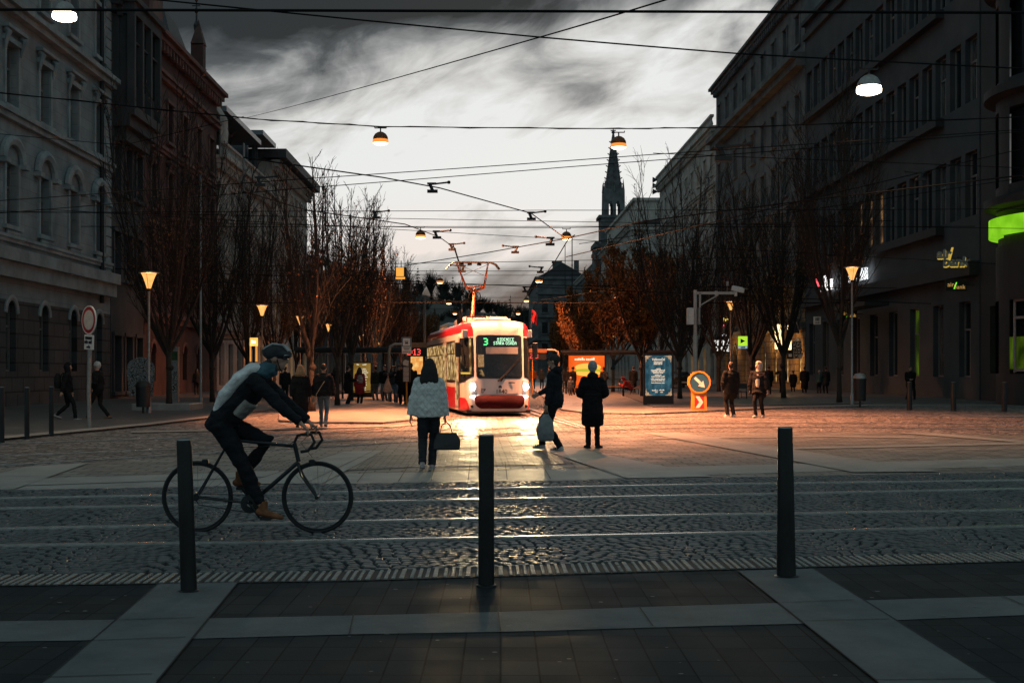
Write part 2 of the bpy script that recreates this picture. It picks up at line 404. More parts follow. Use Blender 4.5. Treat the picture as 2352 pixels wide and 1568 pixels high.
# granite bands on the near pavement
def band(name,pts,z=.004,m=None):
    mb=MB(); 
    for k in range(0,len(pts)-2,2):
        q=[G(*pts[k]),G(*pts[k+1]),G(*pts[k+3]),G(*pts[k+2])]
        for x in q: x.z=z
        mb.quad(*q)
    o=mb.build(name,m or M['slab_light']); return struct(o)
def joint(pts,w=.012,z=.0085,name='paving_joint'):
    mb=MB()
    for a,b in pts:
        a=G(*a); b=G(*b); d=(b-a).normalized(); n=Vector((-d.y,d.x,0))*w/2
        q=[a-n,b-n,b+n,a+n]
        for x in q: x.z=z
        mb.quad(*q)
    return struct(mb.build(name,M['groove']))
band('granite_band',[(-500,1442),(-500,1484),(0,1427),(0,1474),(452,1421),(452,1467),(804,1414),(804,1457),(1176,1405),(1176,1451),(1550,1392),(1550,1440),(1860,1383),(1860,1432),(2352,1368),(2352,1413),(2900,1350),(2900,1388)])
band('granite_band',[(362,1343),(547,1339),(101,1568),(360,1568),(-350,1960),(-40,2000)],.008)
band('granite_band',[(1694,1312),(1868,1307),(2015,1568),(2284,1568),(2500,2000),(2950,2000)],.008)
joint([((362,1343),(101,1568)),((547,1339),(360,1568)),((235,1427),(547-100,1421)),((200,1474),(425,1466)),((1694,1312),(2015,1568)),((1868,1307),(2284,1568)),((1790,1387),(1960,1380)),((1846,1429),(2043,1424)),
  ((812,1413),(802,1459)),((1144,1406),(1150,1452)),((1468,1396),(1500,1441)),((60,1560),(350,1551)),((2010,1565),(2270,1562)),((2300,1370),(2352,1392))],.009,.012)
# tactile strip of ribbed tiles
struct(strip('tactile_base',T_far,T_near,.006,M['groove']))
mb=MB()
def tri(u0,t): # point at fraction t between near and far edge at world x
    return None
yl=lambda x,ln:(lambda u:G(u,line(ln,u)).y)
def y_at(x,ln):
    Y=8.9
    for _ in range(12):
        u=U0+x/Y*F; Y=F*H0/(line(ln,u)-V0)
    return Y
x=-7.0; k=0
while x<7:
    ya=y_at(x,T_near)+.012; yb=y_at(x,T_far)-.008
    w=.026
    if k%4==3: w=.034
    n=7
    for j in range(n):      # ribs broken into short raised bars
        a=ya+(yb-ya)*j/n; b=ya+(yb-ya)*(j+.74+ .26*(k%2))/n
        mb.bbox(x,x+w,a,b,.004,.017,.003)
    x+=w+(.03 if k%4!=3 else .045); k+=1
M['tactile']=mat('tactile_concrete',(.27,.265,.25),.6,0,.25,9,.2)
struct(mb.build('tactile_paving',M['tactile']))
# foreground cobbles: every sett is a real stone, laid in segmental arcs
strip('cobble_bed',C_far,T_far,-.012,M['joint'])
rails=[[(0,1147),(804,1133),(1100,1126),(1551,1117),(1825,1112),(2352,1105)],
 [(0,1171),(804,1156.7),(1551,1142),(2352,1124.5)],
 [(0,1218),(804,1201.6),(1551,1187.6),(2352,1173.8)],
 [(0,1257.5),(804,1246),(1551,1231),(2352,1212)]]
def sett(mb,cx,cy,lx,ly,rot,h,rnd):
    ca,sa=math.cos(rot),math.sin(rot); tiltx=rnd.uniform(-.03,.03); tilty=rnd.uniform(-.035,.035)
    def pt(x,y,z): return (cx+x*ca-y*sa,cy+x*sa+y*ca,z+x*tiltx+y*tilty)
    j=lambda:rnd.uniform(-.006,.006)
    a=[(-lx+j(),-ly+j()),(lx+j(),-ly+j()),(lx+j(),ly+j()),(-lx+j(),ly+j())]
    vs=[pt(x,y,-.02) for x,y in a]+[pt(x*.93,y*.93,h-.007) for x,y in a]+[pt(x*.76,y*.72,h) for x,y in a]
    fs=[(8,9,10,11)]
    for i in range(4):
        q=(i+1)%4; fs+=[(i,q,4+q,4+i),(4+i,4+q,8+q,8+i)]
    mb.add(vs,fs)
rnd=random.Random(3); mb=MB()
# distance bands between rails are filled with their own arcs
edges=[T_far]+rails[::-1]+[C_far]
for bi in range(5):
    A,B=edges[bi],edges[bi+1]
    arcP=1.25 if bi in (0,) else 1.0
    ph=rnd.random()
    gap0=.0 if bi==0 else .075; gap1=.03 if bi<4 else .0
    xmax=11.5
    ya0=y_at(0,A)+gap0
    k=0
    for row in range(70):
        y0=row*.096
        x=-xmax+rnd.uniform(0,.1)
        any_=False
        while x<xmax:
            lx=rnd.uniform(.044,.066)
            t=((x+ph)/arcP)%1.0
            off=.30*math.sin(PI*t)-.3
            sl=.30*PI/arcP*math.cos(PI*t)
            yb=y_at(x,A)+gap0; ye=y_at(x,B)-gap1
            cy=yb+y0+off+rnd.uniform(-.006,.006)
            if yb+.03<cy<ye-.03:
                any_=True
                sett(mb,x+lx,cy,lx-.006,.042,math.atan(sl)*.8,rnd.uniform(.009,.016),rnd)
            x+=2*lx
        if y0-.3>(y_at(0,B)-ya0)+.7: break
    # edge course
    x=-xmax
    while x<xmax:
        lx=rnd.uniform(.07,.1)
        if bi==4: sett(mb,x+lx,y_at(x,B)-.07,lx-.006,.06,-.01,rnd.uniform(.01,.018),rnd)
        x+=2*lx
struct(mb.build('cobblestones',M['stone'],fix=False))
def railmesh(mb,pts,w,z,h=.0,side=0):
    pts=[Vector(p) for p in pts]; L_=[];R_=[]
    for i,p in enumerate(pts):
        d=(pts[min(i+1,len(pts)-1)]-pts[max(i-1,0)]).normalized(); n=Vector((-d.y,d.x,0))
        L_.append(p+n*(side+w/2)); R_.append(p+n*(side-w/2))
    for i in range(len(pts)-1):
        a,b,c,d=[Vector((q.x,q.y,z)) for q in (R_[i],R_[i+1],L_[i+1],L_[i])]
        mb.quad(a,b,c,d)
        if h:
            for s,e in ((a,b),(d,c)):
                mb.quad(s,e,Vector((e.x,e.y,z-h)),Vector((s.x,s.y,z-h)))
def dens(pts,n=12):
    out=[]
    for i in range(len(pts)-1):
        p0=pts[max(i-1,0)];p1=pts[i];p2=pts[i+1];p3=pts[min(i+2,len(pts)-1)]
        for k in range(n):
            t=k/n
            out.append(tuple(.5*((2*p1[j])+(-p0[j]+p2[j])*t+(2*p0[j]-5*p1[j]+4*p2[j]-p3[j])*t*t+(-p0[j]+3*p1[j]-3*p2[j]+p3[j])*t**3) for j in range(2)))
    out.append(tuple(pts[-1])); return out
for r_ in rails:
    pts=[G(u,line(r_,u)) for u in (-900,-300,0,400,804,1176,1551,1825,2352,2900,3400)]
    g=MB(); railmesh(g,pts,.11,.006,.03,.045); struct(g.build('rail_groove',M['groove']))
    g=MB(); railmesh(g,pts,.06,.032,.04); struct(g.build('tram_rail',M['steel']))
# plaza paving between the near tracks and the far tracks
strip('plaza_paving',Z_far,C_far,.0,M['slab_mid'])
B1=[(0,1112),(804,1088),(1176,1080),(1550,1074),(2000,1062),(2352,1056)]
strip('plaza_band',B1,C_far,.004,M['band'],us=[-900,0,560,804,1176,1300])
strip('plaza_band',[(1300,1079),(1550,1072),(2352,1052)],[(1300,1104),(1550,1092),(2352,1070)],.004,M['band'],us=[1300,1550,1950,2352,2900])
strip('plaza_small_pavers',[(560,1062),(947,1043),(1300,1033)],[(560,1092),(947,1073),(1300,1066)],.008,M['slab_small'],us=[600,947,1300])
strip('plaza_band',[(0,1102),(420,1090),(700,1080)],[(0,1118),(420,1104),(700,1092)],.012,M['band'],us=[-500,0,420,640])
band('plaza_band',[(790,1038),(880,1036),(560,1113),(740,1112)],.016,M['band'])
band('plaza_band',[(60,1073),(205,1064),(-160,1130),(30,1126)],.016,M['band'])
band('plaza_band',[(1480,995),(1560,994),(1960,1086),(2160,1084)],.016,M['band'])
band('plaza_band',[(1240,1032),(1320,1030),(1440,1100),(1640,1096)],.016,M['band'])
band('plaza_band',[(2050,994),(2150,996),(2352,1018),(2500,1026)],.016,M['band'])
strip('plaza_band',[(1800,1029),(2352,1016)],[(1800,1033),(2352,1021)],.012,M['band'],us=[1800,2352,2900])
strip('plaza_band',[(1500,1006),(1900,1001),(2352,1008)],[(1500,1009),(1900,1004),(2352,1011)],.012,M['band'],us=[1500,1900,2100])
joint([((700,1113),(860,1036)),((790,1038),(560,1113)),((0,1098),(560,1080)),((600,1092),(1300,1066)),((560,1063),(1300,1033)),((1000,1066),(990,1106)),((1080,1064),(1075,1106)),((1160,1062),(1165,1105)),((1240,1060),(1265,1103)),((940,1068),(915,1108)),((1300,1033),(2352,1016)),
 ((850,1072),(820,1110))],.012,.0215)
# far tracks area
strip('far_cobbles',lambda u:Vector(((u-U0)/F*60,60,0)),Z_far,-.01,M['cobfar'])
sheet('far_street',[(-9,55),(9,55),(9,600),(-9,600)],-.006,M['cobfar'],px=False)
struct(sheet('left_pavement',[(-20,40),(-9,40),(-6,60),(-5,600),(-20,600)],.0,M['walkdark'],px=False))
far_rails=[
 [(-300,1062),(0,1046),(400,1030),(700,1012),(950,1000),(1140,985),(1225,968),(1205,958),(1190,952)],
 [(-300,1085),(0,1068),(400,1044),(700,1028),(1000,1010),(1250,992),(1235,970),(1214,956)],
 [(-300,1030),(0,1019),(420,1005),(760,992),(960,975),(1060,960)],
 [(560,1003),(900,990),(1150,984),(1500,974),(1900,972),(2352,974),(2900,985)],
 [(700,1016),(1100,998),(1500,985),(1900,981),(2352,987),(2900,1000)],
 [(1240,968),(1400,961),(1700,956),(2100,955),(2500,958)],
 [(1330,1003-20),(1260,962),(1200,942),(1160,925),(1140,905)],
 [(1350,985),(1300,969),(1240,948),(1180,925),(1155,905)]]
for i,r_ in enumerate(far_rails):
    pts=[G(u,v) for u,v in dens(r_,8)]
    zz=.004+.004*i
    g=MB(); railmesh(g,pts,.12,-.004+.0006*i,0,.05); struct(g.build('rail_groove',M['groove']))
    g=MB(); railmesh(g,pts,.055,zz,.012); struct(g.build('tram_rail',M['steel']))
# platforms and pavements with real kerbs
def slab(name,pts,h,m,z0=-.02):
    mb=MB(); n=len(pts); q=[]
    for p in pts: g=G(*p); q.append(g)
    vs=[Vector((p.x,p.y,z0)) for p in q]+[Vector((p.x,p.y,h)) for p in q]
    fs=[tuple(range(n,2*n))]+[(i,(i+1)%n,n+(i+1)%n,n+i) for i in range(n)]
    mb.add(vs,fs); return struct(mb.build(name,m))
M['kerb']=mat('granite_kerb',(.3,.285,.265),.5,0,.2,3,.2)
slab('tram_platform',[(640,968),(700,972),(880,973),(962,965),(985,950),(1010,925),(1040,900),(900,893),(640,925)],.05,M['walk'])
slab('right_platform',[(1290,942),(1350,950),(1480,952),(1640,945),(1800,938),(2000,934),(2400,934),(2900,934),(2900,905),(1700,890),(1400,880),(1210,878),(1235,905)],.05,M['walk'])
slab('right_pavement',[(1500,938),(1700,936),(2000,930),(2900,930),(2900,885),(1700,876),(1350,874)],.09,M['walkdark'])
slab('left_pavement',[(-600,1040),(0,1010),(120,1000),(330,978),(470,962),(640,940),(760,905),(700,890),(-600,920)],.04,M['walkdark'])
band('kerb_line',[(-600,1043),(-600,1036),(0,1012),(0,1006),(330,980),(330,975),(560,952),(560,948)],.046,M['kerb'])
band('kerb_line',[(560,986),(560,989),(900,977),(900,980),(1100,966),(1100,968)],.012,M['kerb'])
band('kerb_line',[(300,991),(300,994),(560,986),(560,989)],.012,M['kerb'])
# distant hill
hill=MB(); n=60; rows=[(420,0),(520,.35),(640,.8),(760,1.0),(900,.9)]
hprof=[(600,560),(700,600),(800,630),(880,650),(930,662),(980,676),(1040,696),(1100,716),(1160,730),(1220,745),(1300,752),(1400,755),(1500,760)]
vs=[]
for (Y,fac) in rows:
    for i in range(n+1):
        u=-200+ i*(2600/n)
        v=hprof[0][1] if u<hprof[0][0] else line(hprof,min(u,1499))
        ztop=(V0-v)/F*760+1.5
        vs.append(Vector(((u-U0)/F*760*(.8+.2*Y/760),Y,max(-.1,ztop*fac+4*mn.noise(Vector((u*.01,Y*.01,0)))*(fac>0)))))
fs=[(r*(n+1)+i,r*(n+1)+i+1,(r+1)*(n+1)+i+1,(r+1)*(n+1)+i) for r in range(len(rows)-1) for i in range(n)]
hill.add(vs,fs); M['hill']=mat('hill_ground',(.03,.034,.028),.9,0,.5,.05)
struct(hill.build('hill',M['hill'],smooth=True))

# trodden spots and stains on the near paving
rnd=random.Random(21); mb=MB()
for i in range(90):
    Y=rnd.uniform(5.6,9.0); x=rnd.uniform(-3.9,4.3); r=rnd.uniform(.004,.014)
    z=.0122+.0004*i/90
    mb.add([(x+r*1.4*math.cos(k*PI/4)*rnd.uniform(.7,1.1),Y+r*math.sin(k*PI/4)*rnd.uniform(.7,1.1),z) for k in range(8)],[tuple(range(8))])
M['gum']=mat('old_gum',(.16,.165,.165),.8,0,.3,20)
o=struct(mb.build('paving_spots',M['gum'],fix=False))
rnd=random.Random(22); mb=MB()
for i in range(26):   # small leaves and litter
    p=G(rnd.uniform(100,2300),rnd.uniform(1010,1330)); a=rnd.uniform(0,6); s_=rnd.uniform(.015,.035)
    mb.add([(p.x+s_*math.cos(a+k*1.57),p.y+s_*.6*math.sin(a+k*1.57),.034+.006*(k%2)) for k in range(4)],[(0,1,2,3)])
tag(mb.build('fallen_leaves',M['leaf'],fix=False),'a few fallen brown leaves scattered on the paving and tracks','leaves',kind='stuff')
# ------------------------------------------------------------------ buildings
M['grey']=brick_mat('grey_render',(.27,.315,.33),(.235,.28,.295),(.15,.18,.19),1.6,.52,.012,.5,.8,.15,.3,axes='YZ',scale_n=.7)
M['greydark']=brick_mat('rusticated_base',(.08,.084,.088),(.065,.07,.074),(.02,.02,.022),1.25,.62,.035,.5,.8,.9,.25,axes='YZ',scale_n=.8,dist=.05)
M['trimgrey']=mat('grey_stucco_trim',(.30,.345,.355),.8,0,.35,.8,.15,12)
M['redwall']=mat('red_render',(.085,.042,.036),.8,0,.4,.7,.3,14)
M['redtrim']=mat('red_stucco_trim',(.16,.088,.076),.8,0,.4,.9,.2,14)
M['cream']=mat('pale_render',(.55,.51,.46),.8,0,.25,.5,.2,12)
M['creamtrim']=mat('pale_stucco_trim',(.48,.45,.41),.8,0,.3,.8,.2,12)
M['darkwall']=mat('dark_render',(.06,.062,.066),.8,0,.3,.5,.2,12)
M['anthra']=mat('anthracite_render',(.055,.064,.072),.85,0,.25,.5,.15,14)
M['anthrabase']=mat('anthracite_stone',(.026,.029,.032),.7,0,.3,.5,.15,14)
M['brownwall']=brick_mat('ochre_stone_wall',(.30,.2,.11),(.24,.155,.085),(.08,.05,.03),1.1,.5,.03,.5,.8,.8,.3,axes='YZ',scale_n=.8,dist=.05)
M['oldstone']=mat('weathered_stone',(.13,.135,.14),.85,0,.45,.6,.4,8)
M['roofdark']=mat('slate_roof',(.04,.043,.05),.6,0,.3,2,.3,20,stretch=(1,1,4))
M['frame']=mat('window_frame',(.2,.2,.195),.5,0,.2,5)
M['framedark']=mat('dark_window_frame',(.06,.06,.065),.5,0,.2,5)
M['litwin']=lit('lit_window_warm',(1,.62,.2),1.1,(.35,.15,.04),(1.5,1.5,.7),2.2,.42)
M['litdim']=lit('lit_window_dim',(.8,.42,.16),.35,(.12,.06,.03),(1,1,.7),2,.45)
M['curtain']=mat('curtained_glass',(.085,.09,.092),.25,0,.6,1.3,stretch=(4,4,.6),spec=.6)
M['litgreen']=lit('lit_window_green',(.30,.5,.03),.2,(.05,.09,.01),(1,1,.5),1.5,.45)
M['shopglow']=lit('shop_window_glow',(1,.66,.25),1.0,(.25,.11,.03),(1.2,1.2,.9),1.8,.45)
WINC={}
def win_mesh(w,h,arch,fm,glass,cross):
    key=(round(w,2),round(h,2),arch,fm,glass,cross)
    if key in WINC: return WINC[key]
    t=.07; fr=MB(); gl=MB()
    # local: x = along facade (0..w), y = outward, z 0..h
    fr.box(0,t,-.04,.05,0,h); fr.box(w-t,w,-.04,.05,0,h); fr.box(t,w-t,-.04,.05,0,t); fr.box(t,w-t,-.04,.05,h-t,h)
    if cross:
        fr.box(t,w-t,-.03,.06,h*.62,h*.62+.09); fr.box(w/2-.035,w/2+.035,-.03,.055,t,h*.62)
    gl.quad((t,-.02,t),(w-t,-.02,t),(w-t,-.02,h-t),(t,-.02,h-t))
    a=fr.mesh('window_frame_mesh'); a.materials.append(M[fm]); b=gl.mesh('pane_mesh'); b.materials.append(M[glass])
    WINC[key]=(a,b); return a,b
def facade(name,label,side,X,Y0,Y1,Htop,floors,wm,trim,cat='building',depth=14,nb=None,frame='frame',cornice=True,base=None,basez=0,litp=None,rnd=None,pil=False,roof=True,group=None,ends=True,bands=(),quoin=False):
    """floors: (z0,z1,window width,kind) ; kind: plain, arch, pediment, band ; returns root.
    local x runs along +Y, local y is outward (towards the street)"""
    rnd=rnd or random.Random(hash(name)&0xff)
    root=thing(name,label,cat,(X,Y0,0),0,group)
    s=-side  # outward direction in world x : left side(-1)-> +x
    def T(a,o,z): return Vector((o*s,a,z))
    Ln=Y1-Y0; 
    wall=MB(); bm_=MB(); tr=MB(); rev=.32
    def bx(mb,a0,a1,o0,o1,z0,z1):
        x0,x1=sorted((o0*s,o1*s)); mb.box(x0,x1,a0,a1,z0,z1)
    zc=[0]
    for z0,z1,_,_,_ in floors: zc+= [z0,z1]
    zc.append(Htop)
    zprev=0
    wins=[]
    for (z0,z1,w,kind,n) in floors:
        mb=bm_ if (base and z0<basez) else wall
        pitch=Ln/n
        bx(mb,0,Ln,-.5,0,zprev,z0)
        for i in range(n+1):
            a0=0 if i==0 else (i-.5)*pitch+w/2; a1=Ln if i==n else (i+.5)*pitch-w/2
            bx(mb,a0,a1,-.5,0,z0,z1)
        for i in range(n):
            c=(i+.5)*pitch; wins.append((c-w/2,z0,w,z1-z0,kind,i,n))
            e=.09
            if kind in('plain','arch','pediment'):
                bx(tr,c-w/2-.2,c-w/2-.003,-.02,e,z0,z1); bx(tr,c+w/2+.003,c+w/2+.2,-.02,e,z0,z1)
                bx(tr,c-w/2-.32,c+w/2+.32,-.02,.2,z0-.18,z0-.003)
            if kind=='plain': bx(tr,c-w/2-.3,c+w/2+.3,-.02,.16,z1+.003,z1+.2)
            if kind=='pediment':
                bx(tr,c-w/2-.3,c+w/2+.3,-.02,.18,z1+.003,z1+.22); bx(tr,c-w/2-.42,c+w/2+.42,-.02,.34,z1+.5,z1+.64)
                for q in (-1,1):
                    cc=c+q*(w/2+.22); tr.tube([T(cc,.1,z1+.45),T(cc,.26,z1+.32),T(cc,.14,z1-.1),T(cc,.1,z1-.35)],[.13,.14,.09,.05],6)
            if kind=='arch':
                r1=w/2+.45; pts=[]
                for k in range(9):
                    t=PI*k/8; pts.append(T(c-math.cos(t)*r1,.12,z1+.1+math.sin(t)*r1*.85))
                tr.tube(pts,[(.16,.24)]*9,6,lat=(s,0,0))
                bx(tr,c-r1-.25,c-r1+.25,-.02,.34,z1-.1,z1+.1); bx(tr,c+r1-.25,c+r1+.25,-.02,.34,z1-.1,z1+.1)
            if kind=='round':
                # arched head filled over the opening
                r1=w/2; pts=[]
                for k in range(9):
                    t=PI*k/8; pts.append(T(c-math.cos(t)*(r1+.1),.04,z1-r1+math.sin(t)*(r1+.1)))
                tr.tube(pts,[(.07,.14)]*9,6,lat=(s,0,0))
                poly=[(c-r1,z1-r1)]+[(c-math.cos(PI*k/8)*r1,z1-r1+math.sin(PI*k/8)*r1) for k in range(9)]
                for q in (0,1):
                    P_=[(c-r1,z1-r1),(c-r1,z1),(c,z1)] if q==0 else [(c+r1,z1-r1),(c+r1,z1),(c,z1)]
                    arc=[(c-math.cos(PI*k/16)*r1,z1-r1+math.sin(PI*k/16)*r1) for k in range(8,-1,-1)] if q==0 else [(c+math.cos(PI*k/16)*r1,z1-r1+math.sin(PI*k/16)*r1) for k in range(8,-1,-1)]
                    poly=P_+arc[0:-1]
                    mb.prism(poly,lambda a,z:T(a,-.002,z),lambda a,z:T(a,-rev+.08,z))
        zprev=z1
    bx(wall,0,Ln,-.5,0,zprev,Htop)
    # body behind the facade: end walls, back, roof slab
    for a0,a1 in ((0,.3),(Ln-.3,Ln)): bx(wall,a0,a1,-depth,-.502,0,Htop-.002)
    bx(wall,.3,Ln-.3,-depth,-depth+.3,0,Htop-.004)
    bx(wall,.3,Ln-.3,-depth+.3,-.502,Htop-.4,Htop-.006)
    bx(wall,.3,Ln-.3,-depth+.3,-.502,.05,.3)
    o=wall.build('wall',M[wm],root)
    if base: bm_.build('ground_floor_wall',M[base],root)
    for z,hh,pr in bands:
        bx(tr,-.02,Ln+.02,-.03,pr,z,z+hh*.55); bx(tr,-.04,Ln+.04,-.03,pr*1.6,z+hh*.551,z+hh)
    if cornice:
        h=.9
        bx(tr,-.1,Ln+.1,-.03,.25,Htop-h,Htop-h*.62); bx(tr,-.2,Ln+.2,-.03,.55,Htop-h*.6,Htop-h*.25); bx(tr,-.3,Ln+.3,-.03,.8,Htop-h*.24,Htop+.05)
        a=.3
        while a<Ln-.3: bx(tr,a,a+.22,.25,.5,Htop-h*1.15,Htop-h*.61); a+=.75
    if quoin:
        z=basez
        while z<Htop-1.2:
            bx(tr,Ln-.9,Ln+.01,-.02,.06,z,z+.45); z+=.52
    if tr.v: tr.build('trim',M[trim],root)
    for (a,z0,w,h,kind,i,n) in wins:
        g='curtain' if rnd.random()<.33 else 'glass'
        if litp:
            g=litp(kind,i,n,z0,rnd) or g
        A,B=win_mesh(w-.01,h-.01,kind,frame,g,kind!='band' or i%2==0)
        wo=bpy.data.objects.new('window',A); COL.objects.link(wo); wo.parent=root
        wo.location=T(a+.005,-rev,z0+.005)
        wo.rotation_euler=(0,0,PI/2)
        wo.scale=(1,-s,1)
        po=bpy.data.objects.new('pane',B); COL.objects.link(po); po.parent=wo
    if roof:
        rf=MB(); rh=1.6 if roof is True else roof
        x=[T(-.1,-.3,Htop+.06),T(-.1,-depth+.3,Htop+.06),T(-.1,-depth/2,Htop+rh)]
        y=[T(Ln+.1,-.3,Htop+.06),T(Ln+.1,-depth+.3,Htop+.06),T(Ln+.1,-depth/2,Htop+rh)]
        rf.add(x+y,[(0,1,2),(3,5,4),(0,2,5,3),(2,1,4,5),(0,3,4,1)])
        rf.build('roof',M['roofdark'],root)
    return root,T,bx
# ---- left side
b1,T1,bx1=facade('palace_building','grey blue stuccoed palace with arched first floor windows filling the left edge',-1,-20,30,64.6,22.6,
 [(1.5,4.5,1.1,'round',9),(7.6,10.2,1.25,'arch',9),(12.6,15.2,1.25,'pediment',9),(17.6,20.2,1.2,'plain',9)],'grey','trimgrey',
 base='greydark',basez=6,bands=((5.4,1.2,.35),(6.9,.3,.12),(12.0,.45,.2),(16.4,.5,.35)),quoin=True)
mb=MB(); mb.tube([T1(33.7-.4+.5-1.0,.14,5),T1(32.8,.14,22.5)],.11,8); mb.tube([T1(32.8,.14,22.5),T1(32.8,.5,22.9)],.13,8)
mb.build('drainpipe',M['black'],b1)
for i in range(9):   # baluster panels under the first floor windows
    c=(i+.5)*34.6/9; mb=MB()
    for k in range(7):
        mb.lathe([(.05,0),(.09,.12),(.04,.3),(.06,.42)],T1(c-.6+.2*k,.1,6.95+.2),6)
    bx1(mb,c-.72,c+.72,.02,.16,7.53,7.58); bx1(mb,c-.72,c+.72,.02,.16,7.1,7.149)
    mb.build('baluster_panel',M['trimgrey'],b1)
b2,T2,bx2=facade('town_house','narrow dark town house with a timber oriel between the grey palace and the red house',-1,-20,64.7,70.9,21.5,
 [(.4,3.4,1.2,'plain',3),(6.5,9,1.1,'plain',3),(11.2,13.8,1.1,'plain',3)],'darkwall','darkwall')
mb=MB(); bx2(mb,.4,5.8,0,1.15,15.2,15.7); bx2(mb,.4,5.8,0,1.15,20.6,21.2); bx2(mb,.2,6.0,0,1.35,21.2,21.5)
for a in (.4,1.95,3.6,5.5): bx2(mb,a,a+.3,.75,1.15,15.7,20.6)
bx2(mb,.4,.7,0,.3,15.7,20.6); bx2(mb,.7,5.5,.7,.8,15.7,17); bx2(mb,.4,5.8,.0,.9,14.6,15.2); bx2(mb,.8,5.4,.0,.6,13.9,14.6)
bx2(mb,.62,.72,.3,.75,15.7,20.6); bx2(mb,.7,5.5,.9,1.0,19.2,19.3)
o=mb.build('oriel',M['darkwall'],b2)
mb=MB(); bx2(mb,.75,5.45,.8,.84,17,20.6); bx2(mb,.63,.66,.3,.74,15.8,20.5); mb.build('oriel_glass',M['glass'],o)
b3,T3,bx3=facade('red_building','red and pink ornate house with a turret roof, beyond the dark oriel house',-1,-20,71,90,21.9,
 [(.9,3.2,1.1,'round',5),(6.4,9.2,1.2,'pediment',5),(11.2,13.9,1.2,'pediment',5),(15.8,18.2,1.2,'plain',5)],'redwall','redtrim',
 bands=((4.4,.6,.3),(10.0,.4,.2),(14.8,.4,.2),(19.3,.5,.25)))
mb=MB()   # turret with a steep roof and gable
r0=T3(9.0,-3.2,0); r1=T3(15,-7,0)
bx3(mb,9,14.6,-6.5,-.4,21.8,22.6)
mb.build('turret_base',M['redwall'],b3)
mb=MB(); q=[T3(9,-.6,22.6),T3(14.6,-.6,22.6),T3(14.6,-6.5,22.6),T3(9,-6.5,22.6),T3(10.4,-1.6,25.6),T3(13.4,-1.6,25.6),T3(13.4,-4.5,25.6),T3(10.4,-4.5,25.6)]
mb.add(q,[(0,1,5,4),(1,2,6,5),(2,3,7,6),(3,0,4,7),(4,5,6,7)]); mb.build('turret_roof',M['roofdark'],b3)
mb=MB(); bx3(mb,13.6,14.4,-.6,.25,20.8,24.2); mb.add([T3(13.5,-.6,24.2),T3(14.5,-.6,24.2),T3(14.5,.3,24.2),T3(13.5,.3,24.2),T3(14,-.15,26.0)],[(0,1,4),(1,2,4),(2,3,4),(3,0,4)])
mb.build('gable',M['redwall'],b3)
mb=MB(); c=T3(14,-.3,0); mb.lathe([(.16,25.2),(.22,25.6),(.07,25.9),(.06,26.4),(.2,26.6),(.05,26.8),(.05,27.2),(.13,27.35),(.03,27.5),(.03,28.4),(.0,28.8)],c,8)
for z,w in((26.9,.3),(27.8,.25),(28.2,.15)): mb.box(c.x-w,c.x+w,c.y-.03,c.y+.03,z,z+.07)
mb.build('finial',M['blackmetal'],b3)
mb=MB()
for a,h in ((2,3.2),(6,2.2),(7.2,1.8),(11,1.6),(15.5,1.8),(1.0,1.5)):
    p=T3(a,-1.5,22.0); mb.tube([p,p+Vector((.05,.1,h))],.025,4)
mb.build('antenna',M['blackmetal'],b3)
bx=MB(); bx3(bx,.0,2.6,-4,.3,22,25.5); bx3(bx,-.1,2.8,-4.1,.6,25.5,25.9); bx.build('attic_gable',M['redwall'],b3)
mb=MB(); bx3(mb,-.02,2.2,.3,.5,22.3,24.9); mb.build('attic_trim',M['redtrim'],b3)
b4,T4,bx4=facade('pavilion_building','ornate pale house carrying two glazed metal rooftop pavilions',-1,-20,90.1,113,17.4,
 [(.4,3.6,1.8,'band',7),(5.4,8,1.2,'pediment',7),(9.6,12.0,1.2,'pediment',7),(13.4,15.4,1.1,'plain',7)],'creamtrim','creamtrim',
 bands=((4.3,.5,.3),(8.7,.35,.2),(12.6,.35,.2)),litp=lambda k,i,n,z,r:('shopglow' if z<1 and i>3 else None))
mb=MB(); a=.3
while a<22: mb.lathe([(.07,0),(.14,.2),(.05,.55),(.09,.8)],T4(a,.45,17.5),6); a+=.45
bx4(mb,0,22.8,.3,.6,18.3,18.5); mb.build('balustrade',M['creamtrim'],b4)
M['zinc']=mat('zinc_cladding',(.16,.18,.2),.4,.5,.2,1,.1,10)
p4=MB(); bx4(p4,3,15,-9,-2.0,17.45,18.1); bx4(p4,2.4,16.5,-10,.2,21.2,21.6); bx4(p4,14.6,15,-9,-2,18.1,21.2); bx4(p4,3,3.4,-9,-2,18.1,21.2); bx4(p4,8.6,8.8,-2.2,-2,18.1,21.2)
o=p4.build('rooftop_pavilion',M['zinc'],b4); mb=MB(); bx4(mb,3.42,14.58,-2.3,-2.25,18.1,21.2); mb.build('pavilion_glass',M['glass'],o)
p4=MB(); bx4(p4,17.5,22.5,-8,-1.2,17.45,18); bx4(p4,16.8,23.4,-9,.3,22.2,22.6); bx4(p4,22.1,22.5,-8,-1.2,18,22.2); bx4(p4,17.5,17.9,-8,-1.2,18,22.2)
o=p4.build('rooftop_pavilion',M['zinc'],b4); mb=MB(); bx4(mb,17.92,22.08,-1.5,-1.45,18,22.2); mb.build('pavilion_glass',M['glass'],o)
mb=MB()
pts=[T4(1.2,.2,17.5),T4(1.2,.25,19.2),T4(1.2,.2,20.4),T4(1.2,-.3,21.2),T4(1.2,-1.2,21.7)]; mb.tube(pts,[(.25,1.1)]*5,8,lat=(1,0,0)); mb.build('volute',M['creamtrim'],b4)
